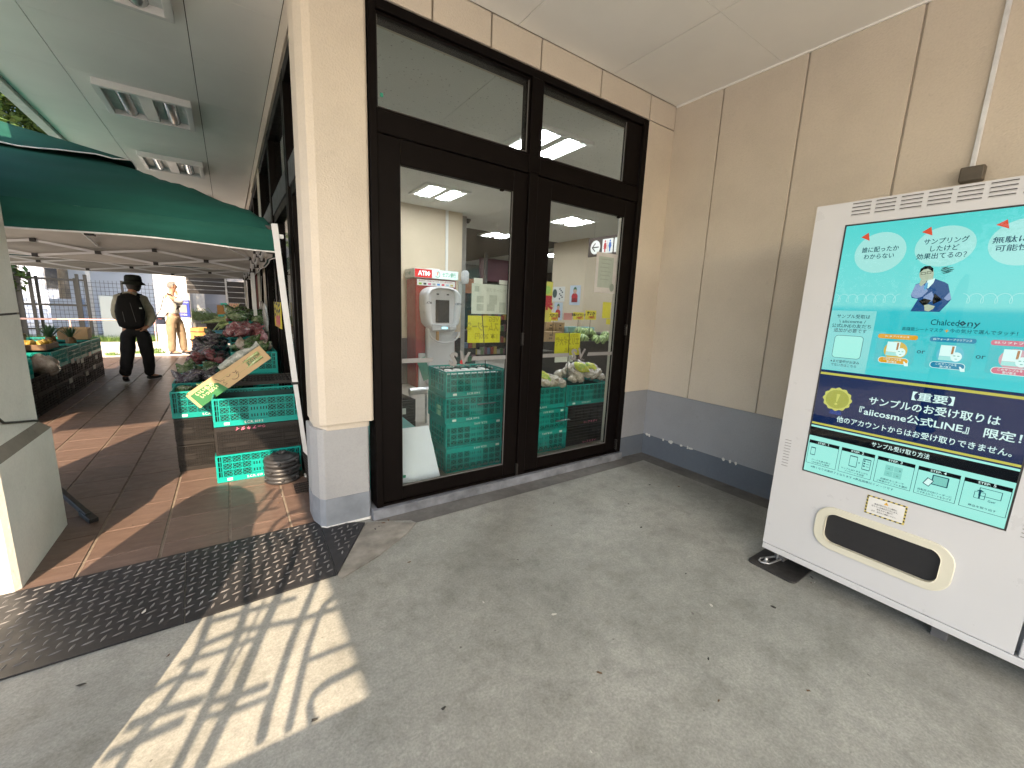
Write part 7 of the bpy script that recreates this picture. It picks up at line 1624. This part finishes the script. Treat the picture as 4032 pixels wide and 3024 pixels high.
# ---------------------------------------------------------------- trees
g = G('leaf_green'); oi = g.n.new('ShaderNodeObjectInfo'); n_ = g.noise(0.8, 4)
g.set(g.ramp(n_, [(0.3, (0.045, 0.09, 0.018)), (0.55, (0.09, 0.15, 0.03)), (0.75, (0.16, 0.22, 0.05))]), 0.5, 0, 0.4); g.b.inputs['Transmission Weight'].default_value = 0.0
M_leaf = g.mat; M_bark = plain('mottled_bark', (0.27, 0.22, 0.16), 0.9, 0, 0.45, 5, 0.5)
def tree(x, y, h_, r_, n, seed, label, trunk=0.22, zc_=None):
    root = empty('tree', (x, y, -0.03), 0, label, 'tree', 'broadleaf trees round the shop'); rt = random.Random(seed)
    t = MB(); lean = rt.uniform(-.3, .3); zc_ = zc_ or h_*0.62
    t.tube([(0, 0, 0), (lean*.2, 0.05, h_*.2), (lean*.5, 0, h_*.42), (lean, 0, h_*.7)], [trunk, trunk*.8, trunk*.6, trunk*.25], 12); tr = t.build('trunk', M_bark, root)
    ends = []
    for k in range(9):
        a = k*0.7+rt.uniform(-.3, .3); z0_ = h_*(.30+.04*k); L = r_*rt.uniform(.55, .9); l = MB()
        e1 = Vector((lean*z0_/h_, 0, z0_)); e2 = e1+Vector((math.cos(a)*L*.5, math.sin(a)*L*.5, L*.35)); e3 = e1+Vector((math.cos(a)*L, math.sin(a)*L, L*.55)); l.tube([e1, e2, e3], [trunk*.4, trunk*.25, trunk*.08], 7); l.build('limb', M_bark, tr); ends.append(e3); ends.append(e2)
    cl = [(Vector((rt.gauss(0, r_*.42), rt.gauss(0, r_*.42), zc_+rt.gauss(0, h_*.16))), rt.uniform(.35, .8)*r_*.42) for k in range(46)]+[(e, r_*.3) for e in ends]
    vs_, fs = [], []
    for i in range(n):
        c, cr = cl[rt.randrange(len(cl))]
        d = Vector((rt.gauss(0, 1), rt.gauss(0, 1), rt.gauss(0, .7))).normalized()*cr*rt.uniform(.55, 1.05); p = c+d
        a = Vector((rt.gauss(0, 1), rt.gauss(0, 1), rt.gauss(0, .5))).normalized(); b = a.cross(Vector((rt.gauss(0, 1), rt.gauss(0, 1), 1+rt.random()))).normalized(); s_ = rt.uniform(.07, .14)
        k = len(vs_); vs_ += [p-a*s_, p-b*s_*.45, p+a*s_, p+b*s_*.45]; fs.append((k, k+1, k+2, k+3))
    me = bpy.data.meshes.new('crown'); me.from_pydata([tuple(v) for v in vs_], [], fs); me.materials.append(M_leaf); tag(link_mesh('crown', me, root), kind='stuff')
tree(-6.4, 13.0, 9.0, 3.2, 60000, 1, 'leafy tree filling the gap between eave and green tent roof', 0.2, 5.6)
tree(-9.5, 17.5, 9.5, 3.2, 22000, 2, 'tree beyond the fence at the far left', 0.3)
tree(-5.55, 19.0, 9.0, 3.0, 16000, 5, 'tree with a mottled trunk behind the black gate', 0.30, 6.4); tree(-4.45, 19.6, 9.0, 2.8, 12000, 6, 'second mottled trunk behind the fence, right of the gate', 0.16, 6.6)
tree(-13, -2, 8, 3.0, 16000, 3, 'roadside tree mirrored in the machine screen', 0.2, 4.6); tree(-14.5, 4.5, 8.5, 3.2, 14000, 4, 'roadside tree left of the shop', 0.22, 4.8)
es = tag(MB().box(-6.35, -5.75, 18.55, 18.6, 1.25, 1.6).build('blue_sign', print_mat('sign_slate', (0.10, 0.14, 0.22))), 'slate coloured sign with a white letter E behind the fence', 'sign'); text('E', 0.26, M_white, es, frame3((-6.0, 18.545, 1.42), (1, 0, 0), (0, 0, 1)), 0.05, 'CENTER')
# litter on the concrete
rl_ = random.Random(9); M_lit = [plain('dry_leaf', (0.12, 0.07, 0.035), 0.8), plain('dark_crumb', (0.03, 0.028, 0.025), 0.8), plain('pale_scrap', (0.55, 0.53, 0.48), 0.8)]
spots = [(1.93, 0.93), (2.25, 1.62), (1.72, 1.95), (2.05, 1.15), (1.45, 0.62), (1.6, 0.75), (0.9, 0.75), (0.55, 1.15), (1.15, 0.95), (2.45, 1.9), (3.1, 1.9), (2.9, 2.05), (0.95, 1.55), (1.3, 1.75), (0.75, 2.05), (0.15, 1.35), (-0.3, 1.95), (-0.55, 1.95), (-0.42, 2.3), (0.72, 2.52), (0.76, 2.55), (0.69, 2.5), (0.80, 2.57), (1.95, 2.2), (1.2, 1.3), (2.2, 0.75), (1.8, 0.45), (-0.1, 2.45), (0.2, 3.2), (-.6, 3.3), (2.62, 0.72), (2.66, 0.75), (2.6, 0.73)]
for k, (x, y) in enumerate(spots):
    m = MB(); n = rl_.randint(5, 8); s_ = rl_.uniform(.006, .017); pts = [(s_*math.cos(2*math.pi*i/n)*rl_.uniform(.5, 1.4), s_*.5*math.sin(2*math.pi*i/n)*rl_.uniform(.5, 1.4)) for i in range(n)]
    m.add([(p[0], p[1], 0.002+0.004*rl_.random()) for p in pts]+[(0, 0, 0.007)], [(i, (i+1) % n, n) for i in range(n)])
    z = 0.009 if (2.13 < y < 2.79 and x < 0.4) else 0.004
    tag(m.build('leaf_scrap', M_lit[(k % 2) if k % 6 else 2], None, 0, 1, (x, y, z), (0, 0, rl_.uniform(0, 6))), 'dry leaf or crumb lying on the ground', 'debris', 'leaf scraps and crumbs on the ground')
bpy.context.view_layer.update()
